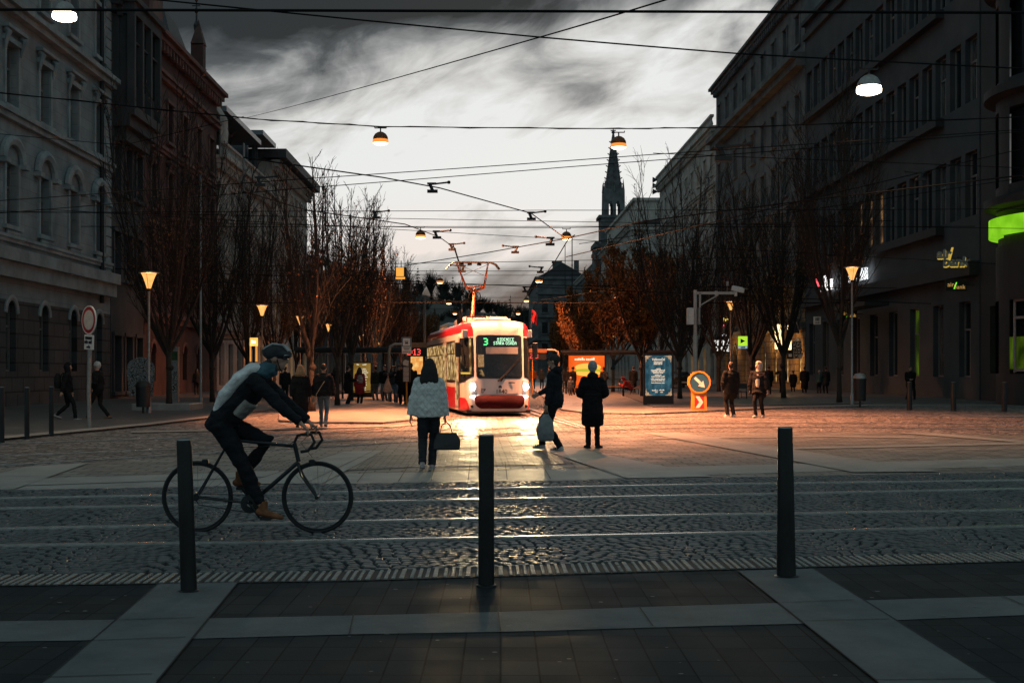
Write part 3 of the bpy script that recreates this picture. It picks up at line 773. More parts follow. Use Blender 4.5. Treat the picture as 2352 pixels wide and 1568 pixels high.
b5,T5,bx5=facade('corner_building','tall pale corner block with dark roof edge and lit lower windows, left',-1,-20,113.2,135,21.0,
 [(.6,4,2.0,'band',7),(5.2,8.6,1.3,'plain',7),(10.2,12.4,1.2,'plain',7),(14,16.2,1.2,'plain',7),(17.4,19.2,1.1,'plain',7)],'cream','creamtrim',
 litp=lambda k,i,n,z,r:('litwin' if 1<z<6 else 'shopglow' if z<1 else None),roof=3)
mb=MB(); bx5(mb,-.6,22.2,-5,1.4,21.2,22.0); mb.build('eaves',M['roofdark'],b5)
b6,T6,bx6=facade('slate_building','dark slate mansard house rising behind the left tree row',-1,-20,136,176,12.5,
 [(.6,3.6,2.2,'band',11),(5,7.4,1.3,'plain',11),(8.8,11,1.2,'plain',11)],'darkwall','darkwall',roof=6.5,litp=lambda k,i,n,z,r:('shopglow' if z<1 and r.random()<.5 else 'litdim' if r.random()<.12 else None))
b7,T7,bx7=facade('terrace_building','long low grey terrace at the far left end of the street',-1,-20,178,300,13,
 [(.6,3.6,2.4,'band',22),(5,7.4,1.4,'plain',22),(8.8,11,1.4,'plain',22)],'oldstone','oldstone',roof=3,litp=lambda k,i,n,z,r:('shopglow' if z<1 and r.random()<.5 else 'litdim' if r.random()<.1 else None))
# ---- right side
r0,TR0,bxr0=facade('corner_bank_building','very dark corner bank with a rounded bay and lime fascia at the right edge',1,24,46,59.3,26,
 [(1.4,4.6,1.2,'band',4)],'anthrabase','anthrabase',cornice=False,roof=False,litp=lambda k,i,n,z,r:('litgreen' if i==3 else None))
mb=MB()
cyl=TR0(7.2,-2.5,0); rr=4.0
for z0,z1,r_ in ((0,1.4,rr),(4.6,7.0,rr),(7.0,7.35,rr-.1),(8.5,9.6,rr),(12.9,14.2,rr),(17.6,19,rr),(22,26,rr)):
    mb.lathe([(r_,z0),(r_,z1)],cyl,28,a0=PI/2,a1=3*PI/2)
    mb.lathe([(0,z1),(r_,z1)],cyl,28,a0=PI/2,a1=3*PI/2); mb.lathe([(r_,z0),(0,z0)],cyl,28,a0=PI/2,a1=3*PI/2)
for z0,z1 in ((1.4,4.6),(9.6,12.9),(14.2,17.6),(19,22)):
    for k in range(7):
        a=PI/2+PI*(k)/6; w=.14
        mb.lathe([(rr,z0),(rr,z1)],cyl,3,a0=a-w,a1=a+w)
        mb.lathe([(rr-.5,z0),(rr-.5,z1)],cyl,3,a0=a-w,a1=a+w)
for z in (8.6,13.4,18.2): mb.lathe([(rr,z),(rr+.5,z+.1),(rr+.5,z+.45),(rr,z+.5)],cyl,28,a0=PI/2,a1=3*PI/2)
bay=mb.build('rounded_bay',M['anthrabase'],r0)
for z0,z1 in ((1.4,4.6),(9.6,12.9),(14.2,17.6),(19,22)):
    mb=MB(); mb.lathe([(rr-.35,z0),(rr-.35,z1)],cyl,28,a0=PI/2,a1=3*PI/2); mb.build('bay_glass',M['glass'],bay)
M['framewarm']=mat('bay_window_frame',(.3,.25,.23),.5,0,.2,5)
mb=MB()
for k in range(6):
    for aa in (PI/2+PI*k/6+.16,PI/2+PI*(k+1)/6-.16):
        p=cyl+Vector((math.cos(aa)*(rr-.2),math.sin(aa)*(rr-.2),0)); mb.tube([p+Vector((0,0,1.45)),p+Vector((0,0,4.55))],.07,4)
    for z in (1.5,3.75,4.5): mb.lathe([(rr-.27,z),(rr-.13,z),(rr-.13,z+.12),(rr-.27,z+.12)],cyl,4,a0=PI/2+PI*k/6+.16,a1=PI/2+PI*(k+1)/6-.16)
mb.build('bay_window_frame',M['framewarm'],bay)
mb=MB(); mb.lathe([(rr-.3,1.6),(rr-.3,3.0)],cyl,24,a0=PI*.93,a1=PI*1.2); mb.build('green_interior_panel',M['litgreen'],bay)
# lime fascia sign wrapped round the bay
sg=thing('lime_fascia_sign','glowing lime green curved fascia wrapped round the corner bay','sign',r0.location+Vector((0,0,0)))
mb=MB(); mb.lathe([(rr+.02,7.42),(rr+.3,7.42),(rr+.3,8.2),(rr+.02,8.2)],cyl,28,a0=PI/2,a1=3*PI/2)
mb.build('light_box',lit('lime_light',(.24,.60,.02),1.1,(.16,.45,.01),(1,1,1),1.2,.4),sg,smooth=True,ang=50)
ra,TA,bxa=facade('office_building','dark grey modern office block with ribbon windows on the right',1,24,59.5,92,27.4,
 [(1.2,5.0,1.5,'band',9),(9.2,12.4,1.5,'band',16),(14.9,18.1,1.5,'band',16),(20.6,23.8,1.5,'band',16)],'anthra','anthra',cornice=False,roof=False,frame='frame',
 litp=lambda k,i,n,z,r:('litdim' if (9<z<10 and i in(7,8,9,11)) else 'litgreen' if (z<2 and i==2) else None))
mb=MB()
for z in (9.0,14.7,20.4): bxa(mb,4.6,32.4,0,.45,z-.35,z+.1)
bxa(mb,-.02,32.6,0,.5,6.2,6.9); bxa(mb,0,32.5,0,.25,26.3,26.7); bxa(mb,-.05,32.6,-.2,.35,27.4,27.7)
bxa(mb,12,20,.45,1.9,5.35,5.6)
mb.build('ledge',M['anthrabase'],ra)
def ochlit(k,i,n,z,r):
    if z<1: return 'shopglow' if r.random()<.6 else None
    return 'litwin' if (z<8 and r.random()<.35) else 'litdim' if r.random()<.12 else None
rb,TB,bxb=facade('ochre_building','tall house with an ochre stone base glowing amber and a long grey cornice',1,24,92.2,128,31.0,
 [(.5,3.9,1.7,'round',9),(5.6,8.4,1.3,'pediment',9),(10.6,13.4,1.3,'arch',9),(15.6,18.4,1.3,'plain',9),(20.2,22.8,1.2,'plain',9),(26.6,28.9,1.1,'plain',9)],'oldstone','oldstone',
 base='brownwall',basez=9,bands=((4.7,.5,.3),(9.3,.5,.25),(14.3,.4,.2),(24.6,1.0,.7)),litp=ochlit,frame='framedark')
rc,TC,bxc=facade('balustrade_building','pale neo-renaissance house with a balustraded cornice on the right',1,24,128.2,170,27.2,
 [(.5,4,1.9,'round',10),(6,9,1.4,'pediment',10),(11.6,14.6,1.4,'arch',10),(17.2,20,1.4,'pediment',10),(22.4,24.6,1.2,'plain',10)],'creamtrim','creamtrim',
 bands=((4.8,.5,.3),(10,.5,.3),(15.6,.4,.2),(21,.4,.2)),litp=ochlit)
mb=MB(); a=.3
while a<41.5: mb.lathe([(.1,0),(.2,.2),(.08,.6),(.12,.9)],TC(a,.4,27.3),6); a+=.6
bxc(mb,0,41.8,.2,.6,28.2,28.45); mb.build('balustrade',M['creamtrim'],rc)
rd,TD,bxd=facade('museum_building','pale palace block with a blank attic storey and roof sirens beside the spire',1,24,205,258,26,
 [(.5,4,2,'round',10),(6,9.4,1.6,'pediment',10),(12,15.4,1.6,'arch',10),(18,21,1.5,'plain',10)],'creamtrim','creamtrim',
 bands=((4.8,.6,.4),(10.4,.6,.4),(16.4,.5,.3)),litp=ochlit)
mb=MB(); bxd(mb,1.5,50,-13,-1.0,26.1,30.2); bxd(mb,1.1,50.4,-13.4,-.6,30.2,30.7); mb.build('attic',M['cream'],rd)
mb=MB()   # windows on the end wall that faces the square
for k in range(3):
    for z in (6,12,18):
        x=2.4+k*3.6; mb.box(x,x+1.6,-.16,-.02,z-.3,z-.05); mb.box(x-.15,x+.02,-.12,-.02,z,z+3.2); mb.box(x+1.58,x+1.75,-.12,-.02,z,z+3.2); mb.box(x-.3,x+1.9,-.3,-.02,z+3.5,z+3.8)
for z in (4.8,10.4,16.4,25.1): mb.box(0,13.9,-.5,-.01,z,z+.6)
mb.build('end_trim',M['creamtrim'],rd)
for k in range(3):
    for z in (6,12,18):
        mb=MB(); x=2.4+k*3.6; mb.quad((x,-.03,z),(x+1.6,-.03,z),(x+1.6,-.03,z+3.2),(x,-.03,z+3.2)); mb.build('window',M['glass'],rd,fix=False)
sr=thing('roof_siren','cluster of warning siren horns on the flat roof right of the spire','siren',TD(2.5,-5.4,30.72)+rd.location)
mb=MB(); mb.tube([(0,0,0),(0,0,3.6)],.1,6); mb.build('mast',M['black'],sr)
mb=MB()
for z in (1.2,2.2,3.2):
    for q in (-1,1): mb.tube([(q*.1,0,z),(q*.7,0,z),(q*1.3,0,z)],[.1,.2,.5],8)
mb.build('horn',M['black'],sr)
# church tower with spire
ch=thing('church_spire','slender crocketed stone church spire rising over the right roofs','church',(27.0,262,0))
s8=8
mb=MB(); mb.box(-4.2,4.2,-4.2,4.2,0,27.5); mb.box(-4.5,4.5,-4.5,4.5,27.5,28.2); mb.box(-2.9,2.9,-2.9,2.9,28.2,34.0); mb.box(-3.4,3.4,-3.4,3.4,33.9,34.5)
mb.build('tower',M['oldstone'],ch)
mb=MB()
for ax in (0,1):
    for sd in (-1,1):
        def bb2(a0,a1,z0,z1,d=.5):
            lo,hi=(sd*2.15-.0,sd*(2.15-d)); lo,hi=min(lo,hi),max(lo,hi)
            if ax==0: mb.box(a0,a1,lo,hi,z0,z1)
            else: mb.box(lo+.002,hi-.002,a0+.003,a1-.003,z0,z1)
        bb2(-2.1,-1.2,34.5,40.2); bb2(1.2,2.1,34.5,40.2); bb2(-.35,.35,34.5,37.6); bb2(-1.2,1.2,37.6,40.2)
        for c_ in (-.78,.78): bb2(c_-.05,c_+.05,34.5,37.6,.3); bb2(c_-.42,c_-.2,37.0,37.6,.4); bb2(c_+.2,c_+.42,37.0,37.6,.4)
for k in range(4):
    a=PI/4+k*PI/2; q=(math.cos(a)*2.75,math.sin(a)*2.75); mb.tube([(q[0],q[1],34.4),(q[0],q[1],39.8),(q[0],q[1],42.4)],[.42,.34,.02],6)
for k in range(8):
    a=k*PI/4; q=(math.cos(a)*2.3,math.sin(a)*2.3); mb.tube([(q[0],q[1],39.6),(q[0],q[1],41.6)],[.18,.02],5)
mb.build('belfry',M['oldstone'],ch)
M['spire']=mat('spire_stone',(.1,.1,.105),.85,0,.4,1.2,.4,6)
mb=MB(); prof=[(2.45,39.6),(1.95,42.5),(1.35,46.5),(.75,51.5),(.3,55.5),(.12,57.2)]
sc=(0,0,0)
prof=[(2.0,39.6),(1.66,42.0),(1.25,45),(.80,48.2),(.42,51),(.2,52.4)]
mb.lathe(prof,(0,0,0),8)
mb.build('spire',M['spire'],ch)
mb=MB()
for i in range(9):
    t=i/9; z=40.2+t*11.6; r=None
    for (a,b) in zip(prof,prof[1:]):
        if a[1]<=z<=b[1]: r=a[0]+(b[0]-a[0])*(z-a[1])/(b[1]-a[1])
    for k in range(8):
        a=k*PI/4; rr_=r*1.0
        mb.tube([(math.cos(a)*rr_,math.sin(a)*rr_,z-.1),(math.cos(a)*(rr_+.38),math.sin(a)*(rr_+.38),z+.16)],[.14,.1],4)
mb.ell((0,0,52.6),(.42,.42,.3),8,5); mb.box(-.55,.55,-.12,.12,52.9,53.1); mb.tube([(0,0,52.5),(0,0,53.6)],[.14,.08],5)
mb.build('crocket',M['spire'],ch)
rf_,TF,bxf=facade('far_house','far grey house with heavy cornice left of the church tower',1,24,262+6,330,25.2,
 [(.5,4,2,'round',10),(6,9,1.6,'plain',10),(12,15,1.6,'plain',10),(18,21,1.5,'plain',10)],'oldstone','creamtrim',bands=((4.8,.6,.4),(16,.5,.3)),litp=ochlit)
mb=MB(); bxf(mb,0,12,-8,-.2,25.3,29.4); bxf(mb,-.3,12.3,-8.3,.3,29.4,29.9); mb.build('attic',M['oldstone'],rf_)
sign324=thing('number_display','small amber lit clock display reading 324 on the far facade','display',TF(.0,.7,18.7)+rf_.location)
# end house that faces down the street
rg,TG,bxg=facade('end_house','distant grey corner house with chimneys closing the right side of the street',1,14.2,345,420,28,
 [(.5,4,2,'plain',10),(6,9,1.6,'plain',10),(12,15,1.6,'plain',10),(18,21,1.5,'plain',10)],'oldstone','oldstone',bands=((10,.6,.4),),roof=4,litp=ochlit)
mb=MB(); 
for z in (4.8,10,16.5,23,27.3): mb.box(-.6,13.6,-.6,-.01,z,z+.7)
for k in range(4):
    for z in (6,12,18): x=1.2+k*3.3; mb.box(x-.2,x+1.8,-.3,-.02,z+3.2,z+3.6); mb.box(x-.2,x+1.8,-.3,-.02,z-.4,z-.1)
mb.build('end_trim',M['oldstone'],rg)
for k in range(4):
    for z in (6,12,18):
        mb=MB(); x=1.2+k*3.3; mb.quad((x,-.03,z),(x+1.6,-.03,z),(x+1.6,-.03,z+3),(x,-.03,z+3)); mb.build('window',M['glass'],rg,fix=False)
mb=MB(); mb.box(4.4,6.8,2,5,28,32.2); mb.box(4.2,7.0,1.8,5.2,32.2,32.7); mb.build('chimney',M['oldstone'],rg); mb=MB(); mb.box(10.5,11.8,2,4,28,32.8); mb.build('chimney',M['oldstone'],rg)
bk,TK,bxk=facade('pale_villa','small pale villa on the wooded slope above the tram roof',-1,-26,470,478,24,
 [(12,15,1.4,'plain',3),(18,21,1.4,'plain',3)],'cream','creamtrim',roof=2)
# ------------------------------------------------------------------ trees
def make_tree(seed,Ht,spread,nlimb,leafn,leafz=(.25,.85),trunk_h=2.4,dens=1.0,leaf=.05):
    rnd=random.Random(seed)
    tr=MB(); tw=MB(); lf=MB()
    lean=rnd.uniform(-.1,.1)
    tp=[Vector((0,0,-.05)),Vector((lean*.2,.02,.5)),Vector((lean*.5,.03,1.3)),Vector((lean,0,trunk_h))]
    tr.tube(tp,[.15,.115,.10,.11],9)
    tr.ell(tp[2]+Vector((.03,0,.35)),(.16,.15,.14),8,5)
    ends=[]
    for i in range(nlimb):
        a=2*PI*i/nlimb+rnd.uniform(-.4,.4); out=spread*rnd.uniform(.35,1.0)
        central=(i==0)
        if central: out*=.15
        hh=Ht*rnd.uniform(.72,.97) if not central else Ht
        n=7; pts=[]; rad=[]
        st=tp[3]+Vector((0,0,-rnd.uniform(0,.6)))
        for k in range(n+1):
            t=k/n; rr=out*(1-(1-t)**1.9)*1.0
            z=st.z+(hh-st.z)*(t**1.08)
            w=.12*math.sin(t*5+i)*t
            pts.append(Vector((st.x+math.cos(a)*rr+w,st.y+math.sin(a)*rr-w,z))); rad.append(.058*(1-t)**.8+.010)
        tr.tube(pts,rad,6,cap=False)
        nb=int(23*dens)
        for b in range(nb):
            t=.10+.88*(b+rnd.random())/nb; k=t*n; k0=min(int(k),n-1); p=pts[k0].lerp(pts[k0+1],k-k0)
            a2=a+rnd.uniform(-1.9,1.9); ln=(Ht*.26*(1-t*.65))*rnd.uniform(.6,1.15)
            up=rnd.uniform(.75,1.25)
            d=Vector((math.cos(a2)*.55,math.sin(a2)*.55,up)).normalized()
            q=[p]; 
            for s in range(3):
                d=(d+Vector((rnd.uniform(-.16,.16),rnd.uniform(-.16,.16),.12))).normalized(); q.append(q[-1]+d*ln/3)
            r_=.022*(1-t*.5)
            tw.tube(q,[r_,r_*.75,r_*.55,.006],4,cap=False)
            ntw=int(6*dens)
            for c in range(ntw):
                t2=.2+.75*(c+rnd.random())/ntw; kk=t2*3; j=min(int(kk),2); p2=q[j].lerp(q[j+1],kk-j)
                d2=(d+Vector((rnd.uniform(-.8,.8),rnd.uniform(-.8,.8),rnd.uniform(-.1,.5)))).normalized(); l2=ln*rnd.uniform(.25,.5)
                e=p2+d2*l2; m_=p2.lerp(e,.5)+Vector((0,0,.04))
                tw.tube([p2,m_,e],[.010,.008,.005],3,cap=False)
                ends.append((p2,e))
    for i in range(leafn):
        p,e=rnd.choice(ends); t=rnd.random()
        q=p.lerp(e,t)+Vector((rnd.gauss(0,.04),rnd.gauss(0,.04),rnd.gauss(0,.04)))
        zz=(q.z)/Ht
        if not (leafz[0]<zz<leafz[1]) and rnd.random()<.8: continue
        s=leaf*rnd.uniform(.5,1.25); M_=Euler((rnd.uniform(0,6),rnd.uniform(0,6),rnd.uniform(0,6))).to_matrix()
        vs=[q+M_@Vector(v)*s for v in ((-1,0,0),(0,-.6,.1),(1.2,0,0),(0,.6,.1))]
        lf.add(vs,[(0,1,2,3)])
    A=tr.mesh('trunk_mesh'); A.materials.append(M['bark']); A.polygons.foreach_set('use_smooth',[True]*len(A.polygons))
    B=tw.mesh('crown_mesh'); B.materials.append(M['twig'])
    C=None
    if lf.v: C=lf.mesh('leaf_mesh'); C.materials.append(M['leaf'])
    return A,B,C
TREES=dict(
 bare=make_tree(11,12.4,2.9,10,1500,(.2,.6),2.4,1.1),
 bare2=make_tree(12,12.4,2.6,10,1900,(.2,.6),2.4,1.1),
 slim=make_tree(13,9.4,1.7,8,450,(.25,.75),2.3,.9),
 slim2=make_tree(14,10.6,1.8,8,4200,(.22,.7),2.3,.9),
 leafy=make_tree(15,9.0,2.5,10,17000,(.25,.93),2.3,1.1,.085),
 leafy2=make_tree(16,10.2,2.7,10,14000,(.2,.82),2.4,1.1,.08),
 big=make_tree(17,15.2,2.5,10,1100,(.15,.5),3.0,1.2))
def tree(kind,x,y,rz,sc,label,group,sz=None):
    A,B,C=TREES[kind]
    t=thing('bare_tree' if 'leafy' not in kind else 'autumn_tree',label,'tree',(x,y,0),rz,group)
    t.scale=(sc,sc,sz or sc)
    for nme,me in (('trunk',A),('crown',B),('leaves',C)):
        if me is None: continue
        o=bpy.data.objects.new(nme,me); COL.objects.link(o); o.parent=t
    return t
ORD=['first','second','third','fourth','fifth','sixth','seventh','eighth','ninth','tenth','eleventh','twelfth','thirteenth','fourteenth']
# left, by the facade
for i,(u,Y,k,sc) in enumerate([(388,47.1,'bare',1.0),(488,58,'bare2',1.0),(568,68,'bare',.98),(630,80,'bare2',.95),(680,92,'bare',.93),(716,104,'bare2',.9)]):
    tree(k,(u-U0)/F*Y,Y,i*1.3,sc,'bare upright tree, %s from the camera in the row beside the left facades'%ORD[i],'trees beside the left facades')
for i,(u,Y,k,sc) in enumerate([(717,44.7,'slim',1.0),(775,52.5,'slim2',.92),(805,61,'slim',1.13),(838,70,'slim2',1.1),(862,80,'slim',1.2),(885,91,'slim2',1.1),(905,103,'slim2',1.1),(922,116,'slim',1.2),(938,131,'slim2',1.1),(955,150,'leafy2',1.0),(968,172,'leafy2',1.0)]):
    tree(k,(u-U0)/F*Y,Y,i*1.7+.4,sc,'slender brown leaved tree, %s from the camera beside the left tram stop'%ORD[i],'trees by the left tram stop')
for i,(u,Y,k,sc) in enumerate([(1928,55.6,'big',1.0),(1800,64,'bare2',1.08),(1725,74,'bare',1.05),(1651,84,'bare2',1.05),(1600,96,'bare',1.05),(1562,107,'bare2',1.05),(1515,120,'bare',1.0),(1480,135,'bare',1.0)]):
    tree(k,(u-U0)/F*Y,Y,i*2.1+.2,sc,'tall bare tree, %s from the camera in the row before the right facades'%ORD[i],'trees before the right facades')
for i,(u,Y,k,sc) in enumerate([(1562,63,'bare',1.0),(1476,69,'leafy',1.0),(1408,85,'leafy2',1.02),(1365,99,'leafy',1.0),(1338,113,'leafy2',.95),(1318,128,'leafy',1.0),(1300,146,'leafy2',.9),(1288,166,'leafy',.95)]):
    tree(k,(u-U0)/F*Y,Y,i*1.1+.9,sc,'rusty leaved tree, %s from the camera in the row by the right tram stop'%ORD[i],'trees by the right tram stop')
# wooded hill behind
M['farwood']=mat('far_wood',(.028,.032,.026),.95,0,.5,.1)
rnd=random.Random(5)
fw=MB()
def blob_tree(mb,x,y,z,h,r,conifer,rnd):
    if conifer:
        mb.tube([(x,y,z),(x,y,z+h)],[.35,.05],4,cap=False)
        n=9
        for i in range(n):
            zz=z+h*(.15+.85*i/n); rr=r*(1-i/n)*.55+.3
            for k in range(7):
                a=rnd.uniform(0,6.28); e=Vector((x+math.cos(a)*rr,y+math.sin(a)*rr,zz-rr*.3))
                c=Vector((x,y,zz+.5)); d=Vector((-math.sin(a),math.cos(a),0))*rr*.35
                mb.add([c,e-d,e+Vector((0,0,-.4)),e+d],[(0,1,2),(0,2,3)])
    else:
        mb.tube([(x,y,z),(x,y,z+h*.4)],[.4,.25],4,cap=False)
        for i in range(60):
            a=rnd.uniform(0,6.28); rr=r*rnd.random()**.5; b=Vector((x,y,z+h*rnd.uniform(.15,.5)))
            e=Vector((x+math.cos(a)*rr,y+math.sin(a)*rr,z+h*(.55+.45*rnd.random()*(1-(rr/r)**2*.5))))
            m_=b.lerp(e,.6)+Vector((0,0,h*.04)); mb.tube([b,m_,e],[.22,.13,.07],3,cap=False)
def hillz(x,y):
    u=U0+x/760*F; v=line(hprof,max(600,min(u,1499)))
    fac=.35+.65*(y-520)/240 if y<760 else 1
    return max(0,((V0-v)/F*760+1.5)*min(1,fac))
for i in range(330):
    y=rnd.uniform(540,790); x=rnd.uniform(-210,130)
    z=hillz(x,y)-1.5; blob_tree(fw,x,y,z,rnd.uniform(8,15),rnd.uniform(3,5.5),rnd.random()<.3,rnd)
o=fw.build('far_wood',M['farwood'],fix=False); tag(o,'dark wood covering the hill behind the tram','wood',kind='stuff')
spec=[(1102,688,0),(1172,690,1),(1120,700,0),(1160,704,1),(1080,668,0),(1052,655,0),(1020,650,0),(1040,646,1),(1145,702,0),(1196,712,0),(1212,714,0),(1228,716,0),(990,630,0),(960,625,1),(1092,676,1)]
for i,(u,v,con) in enumerate(spec):
    Y=748; x=(u-U0)/F*Y; z=hillz(x,Y)-2; top=H0+(V0-v)/F*Y
    mb=MB(); h=max(13,top-z+4); blob_tree(mb,0,0,0,h,4.4 if con else 6,con,rnd)
    if not con:
        for _ in range(2): blob_tree(mb,0,0,0,h,6,0,rnd)
    o=mb.build('skyline_conifer' if con else 'skyline_tree',M['farwood'],loc=(x,Y,z),fix=False)
    tag(o,'%s on the hill crest, %s of its line from the left'%('pointed dark conifer' if con else 'bare round crowned tree',ORD[sorted([s[0] for s in spec if s[2]==con]).index(u)]),'tree','trees on the hill crest')
# ------------------------------------------------------------------ lamps
def post_lamp(H):
    # funnel shaped street lamp: pole, collar, glass funnel, flat cap
    t=thing('street_lamp','x','street lamp')
    mb=MB(); mb.lathe([(.09,0),(.09,.5),(.05,.55),(.045,H-.75),(.06,H-.7)],(0,0,0),10); mb.build('pole',M['galv'],t,smooth=True)
    mb=MB(); mb.lathe([(.05,H-.72),(.08,H-.66),(.08,H-.60)],(0,0,0),10); mb.build('collar',M['blackmetal'],t,smooth=True)
    mb=MB(); mb.lathe([(.07,H-.60),(.13,H-.40),(.20,H-.2),(.27,H-.06)],(0,0,0),16); mb.build('lamp_glass',M['lampglow'],t,smooth=True)
    mb=MB(); mb.lathe([(.0,H-.055),(.36,H-.055),(.36,H-.03),(.2,H+.01),(0,H+.03)],(0,0,0),18); c=mb.build('cap',M['galv'],t,smooth=True)
    mb=MB()
    for a in (.5,2.6,4.7):
        mb.tube([(math.cos(a)*.075,math.sin(a)*.075,H-.6),(math.cos(a)*.28,math.sin(a)*.28,H-.06)],.008,4)
    mb.build('strut',M['blackmetal'],t)
    return t
def place_lamps(proto,spots,side):
    first=True; H=proto['h']
    for i,(u,Y,lean) in enumerate(spots):
        lb='lit funnel shaped street lamp, %s from the camera along the %s pavement'%(ORD[i],side)
        x=(u-U0)/F*Y
        if first: o=proto; o.location=(x,Y,0); o['label']=lb; first=False
        else: o=copy_tree(proto,None,lb,(x,Y,0))
        o['group']='funnel street lamps along the %s pavement'%side; o.rotation_euler=(0,0,i)
        if i<5: point('lamp_light',(x,Y,H-.3),LAMP_E,ORANGE,.2)
LAMP_E=130
pl=post_lamp(5.04); pl['h']=5.04
place_lamps(pl,[(342,43.2,0),(602,64.9,0),(690,78.1,0),(753,91.5,0),(793,102.8,0),(829,118,0),(853,134,0),(873,152,0)],'left')
pr=post_lamp(6.1); pr['h']=6.1
place_lamps(pr,[(1957,53.5,0),(1678,80.3,0),(1512,114,0),(1459,132,0),(1407,156,0),(1357,190,0),(1334,215,0),(1300,250,0)],'right')
for o in list(COL.objects):
    if 'h' in o.keys(): del o['h']
M['rimglow']=lit('dome_rim_glow',(1,.33,.06),1.1)
def dome(label,loc,sc=1.0,white=False,e=0,col=ORANGE,clear=False,angle=118,aim=(0,0,-5)):
    t=thing('hanging_lamp',label,'lamp',loc,0,'dome lamps hung over the street')
    t.scale=(sc,sc,sc)
    M['copper']=M.get('copper') or mat('dome_shell',(.2,.07,.025),.4,.4,.3,6)
    prof=[(.262,-.19),(.25,-.1),(.19,0),(.1,.06),(.03,.08)]
    mb=MB(); mb.lathe(prof,(0,0,0),20); mb.build('shade',M['copper'] if not clear else M['galv'],t,smooth=True)
    mb=MB(); mb.lathe([(.264,-.195),(.276,-.25),(.272,-.32)],(0,0,0),20); mb.build('glowing_rim',M['domeglowwhite'] if clear else M['rimglow'],t,smooth=True)
    mb=MB(); mb.lathe([(0,-.385),(.12,-.375),(.21,-.35),(.262,-.31)],(0,0,0),20); mb.build('diffuser',M['domeglowwhite'] if white else M['domeglow'],t,smooth=True)
    mb=MB(); mb.tube([(0,0,.07),(0,0,.2)],.025,6); mb.box(-.2,.2,-.02,.02,.19,.22); mb.tube([(-.2,0,.2),(-.2,0,.26)],.015,4); mb.tube([(.2,0,.2),(.2,0,.26)],.015,4); mb.build('bracket',M['black'],t)
    if e: 
        p=Vector(loc); spot('dome_light',p+Vector((0,0,-.42*sc)),p+Vector(aim),e,col,.14,angle,.7)
DE=30000
dome('copper dome lamp hung nearest above the tram on the left',P(874,308,42),1.0,e=DE,angle=112,aim=(1.6,-.5,-5))
dome('copper dome lamp hung just above the church spire tip',P(1421,318,42),1.0,e=DE,angle=124,aim=(.4,-.7,-5))
dome('brightly lit dome lamp in front of the dark office block',P(1996,180,29),1.05,True,e=800,col=WARM,clear=True)
dome('brightly lit dome lamp at the top left corner by the palace',P(148,12,30),1.05,True,e=800,col=WARM,clear=True)
def px(u,v,Y): return P(u,v,Y)
for lb,u,v,Y,e in [('second row dome lamp, left of the contact wires',966,532,73,5000),('second row dome lamp, right, below the cloud',1301,535,73,5000),
  ('third row dome lamp beside the pantograph on the left',1011,640,109,4000),('third row dome lamp right of the pantograph',1238,638,109,4000),
  ('fourth row dome lamp left, glowing against the hill',1031,690,142,0),('fourth row dome lamp right of the tram pole',1209,685,142,0),
  ('fifth row dome lamp just above the left tram roof',1045,715,171,0),('fifth row dome lamp just above the right tram roof',1190,715,171,0)]:
    dome(lb,P(u,v,Y),1.15,e=e*2,angle=165)
# ------------------------------------------------------------------ overhead wires
WIRE=M['wire']=mat('wire',(.006,.006,.007),.8,0,.2,spec=.15)
def sagline(pts,n=8,sag=.0):
    out=[]
    for a,b in zip(pts,pts[1:]):
        for k in range(n): 
            t=k/n; p=a.lerp(b,t); p=p.copy(); p.z-=sag*4*t*(1-t)*(b-a).length*.01; out.append(p)
    out.append(pts[-1]); return out
def wire(label,pts,r=.014,sag=.3,group='overhead wires',twist=False):
    mb=MB(); p=sagline([Vector(q) for q in pts],8,sag)
    mb.tube(p,r,5,cap=False)
    if twist: mb.tube([q+Vector((0,0,.03*math.sin(i*1.9))) for i,q in enumerate(p)],r*.6,4,cap=False)
    o=mb.build('overhead_wire',WIRE,smooth=True); return tag(o,label,'wire',group)
def hit(u,v,X):  # point of the pixel ray on a facade plane
    Y=X*F/(u-U0); return P(u,v,Y)
def edge(u0,v0,u1,v1,u,Y): return P(u,v0+(v1-v0)*(u-u0)/(u1-u0),Y)
wire('thick cable crossing the very top of the picture level',[edge(0,23,2352,30,-2800,16),edge(0,23,2352,30,1100,16),edge(0,23,2352,30,5300,16)],.020,.0)
wire('sagging cable from top left to the office block',[P(200,-14,22),P(360,0,22),P(1240,86,23),P(1700,124,23.5),P(2352,158,24),P(3900,210,25)],.016,.1)
wire('steep cable climbing from the left roofs to the top right',[hit(560,272,-20)+Vector((0,0,0)),P(1240,86,26),P(1530,0,20),P(1900,-120,17)],.016,.1)
wire('lamp cable carrying the two nearest copper domes',[Vector((-20.4,42,H0+(V0-188)/F*42)),P(588,274,42),P(874,291,42),P(1421,296,42),P(1700,292,42),Vector((24.2,42,H0+(V0-255)/F*42))],.019,.05,twist=True)
for (Y,vv,nm) in ((73,523,'second'),(109,632,'third'),(142,683,'fourth'),(171,709,'fifth')):
    wire('span cable carrying the %s row of dome lamps'%nm,[Vector((-20.3,Y,P(0,vv-14,Y).z)),P(1000,vv,Y),P(1300,vv,Y),Vector((24.3,Y,P(0,vv-16,Y).z))],.02,.05)
def cw(pts,z=6.0):
    out=[]
    for u,v in pts:
        Y=(z-H0)*F/(V0-v); out.append(P(u,v,Y))
    return out
wire('left contact wire running down the street to the pantograph',cw([(560,362),(668,378),(880,408),(1010,432),(1220,490),(1297,546)]),.016,0)
wire('outer left contact wire over the trees',cw([(560,440),(700,482),(930,515),(1010,545),(1045,570),(1058,612)]),.016,0)
wire('right contact wire falling toward the hill',cw([(1320,540),(1306,548),(1275,600),(1240,648),(1215,670),(1190,712)]),.02,0)
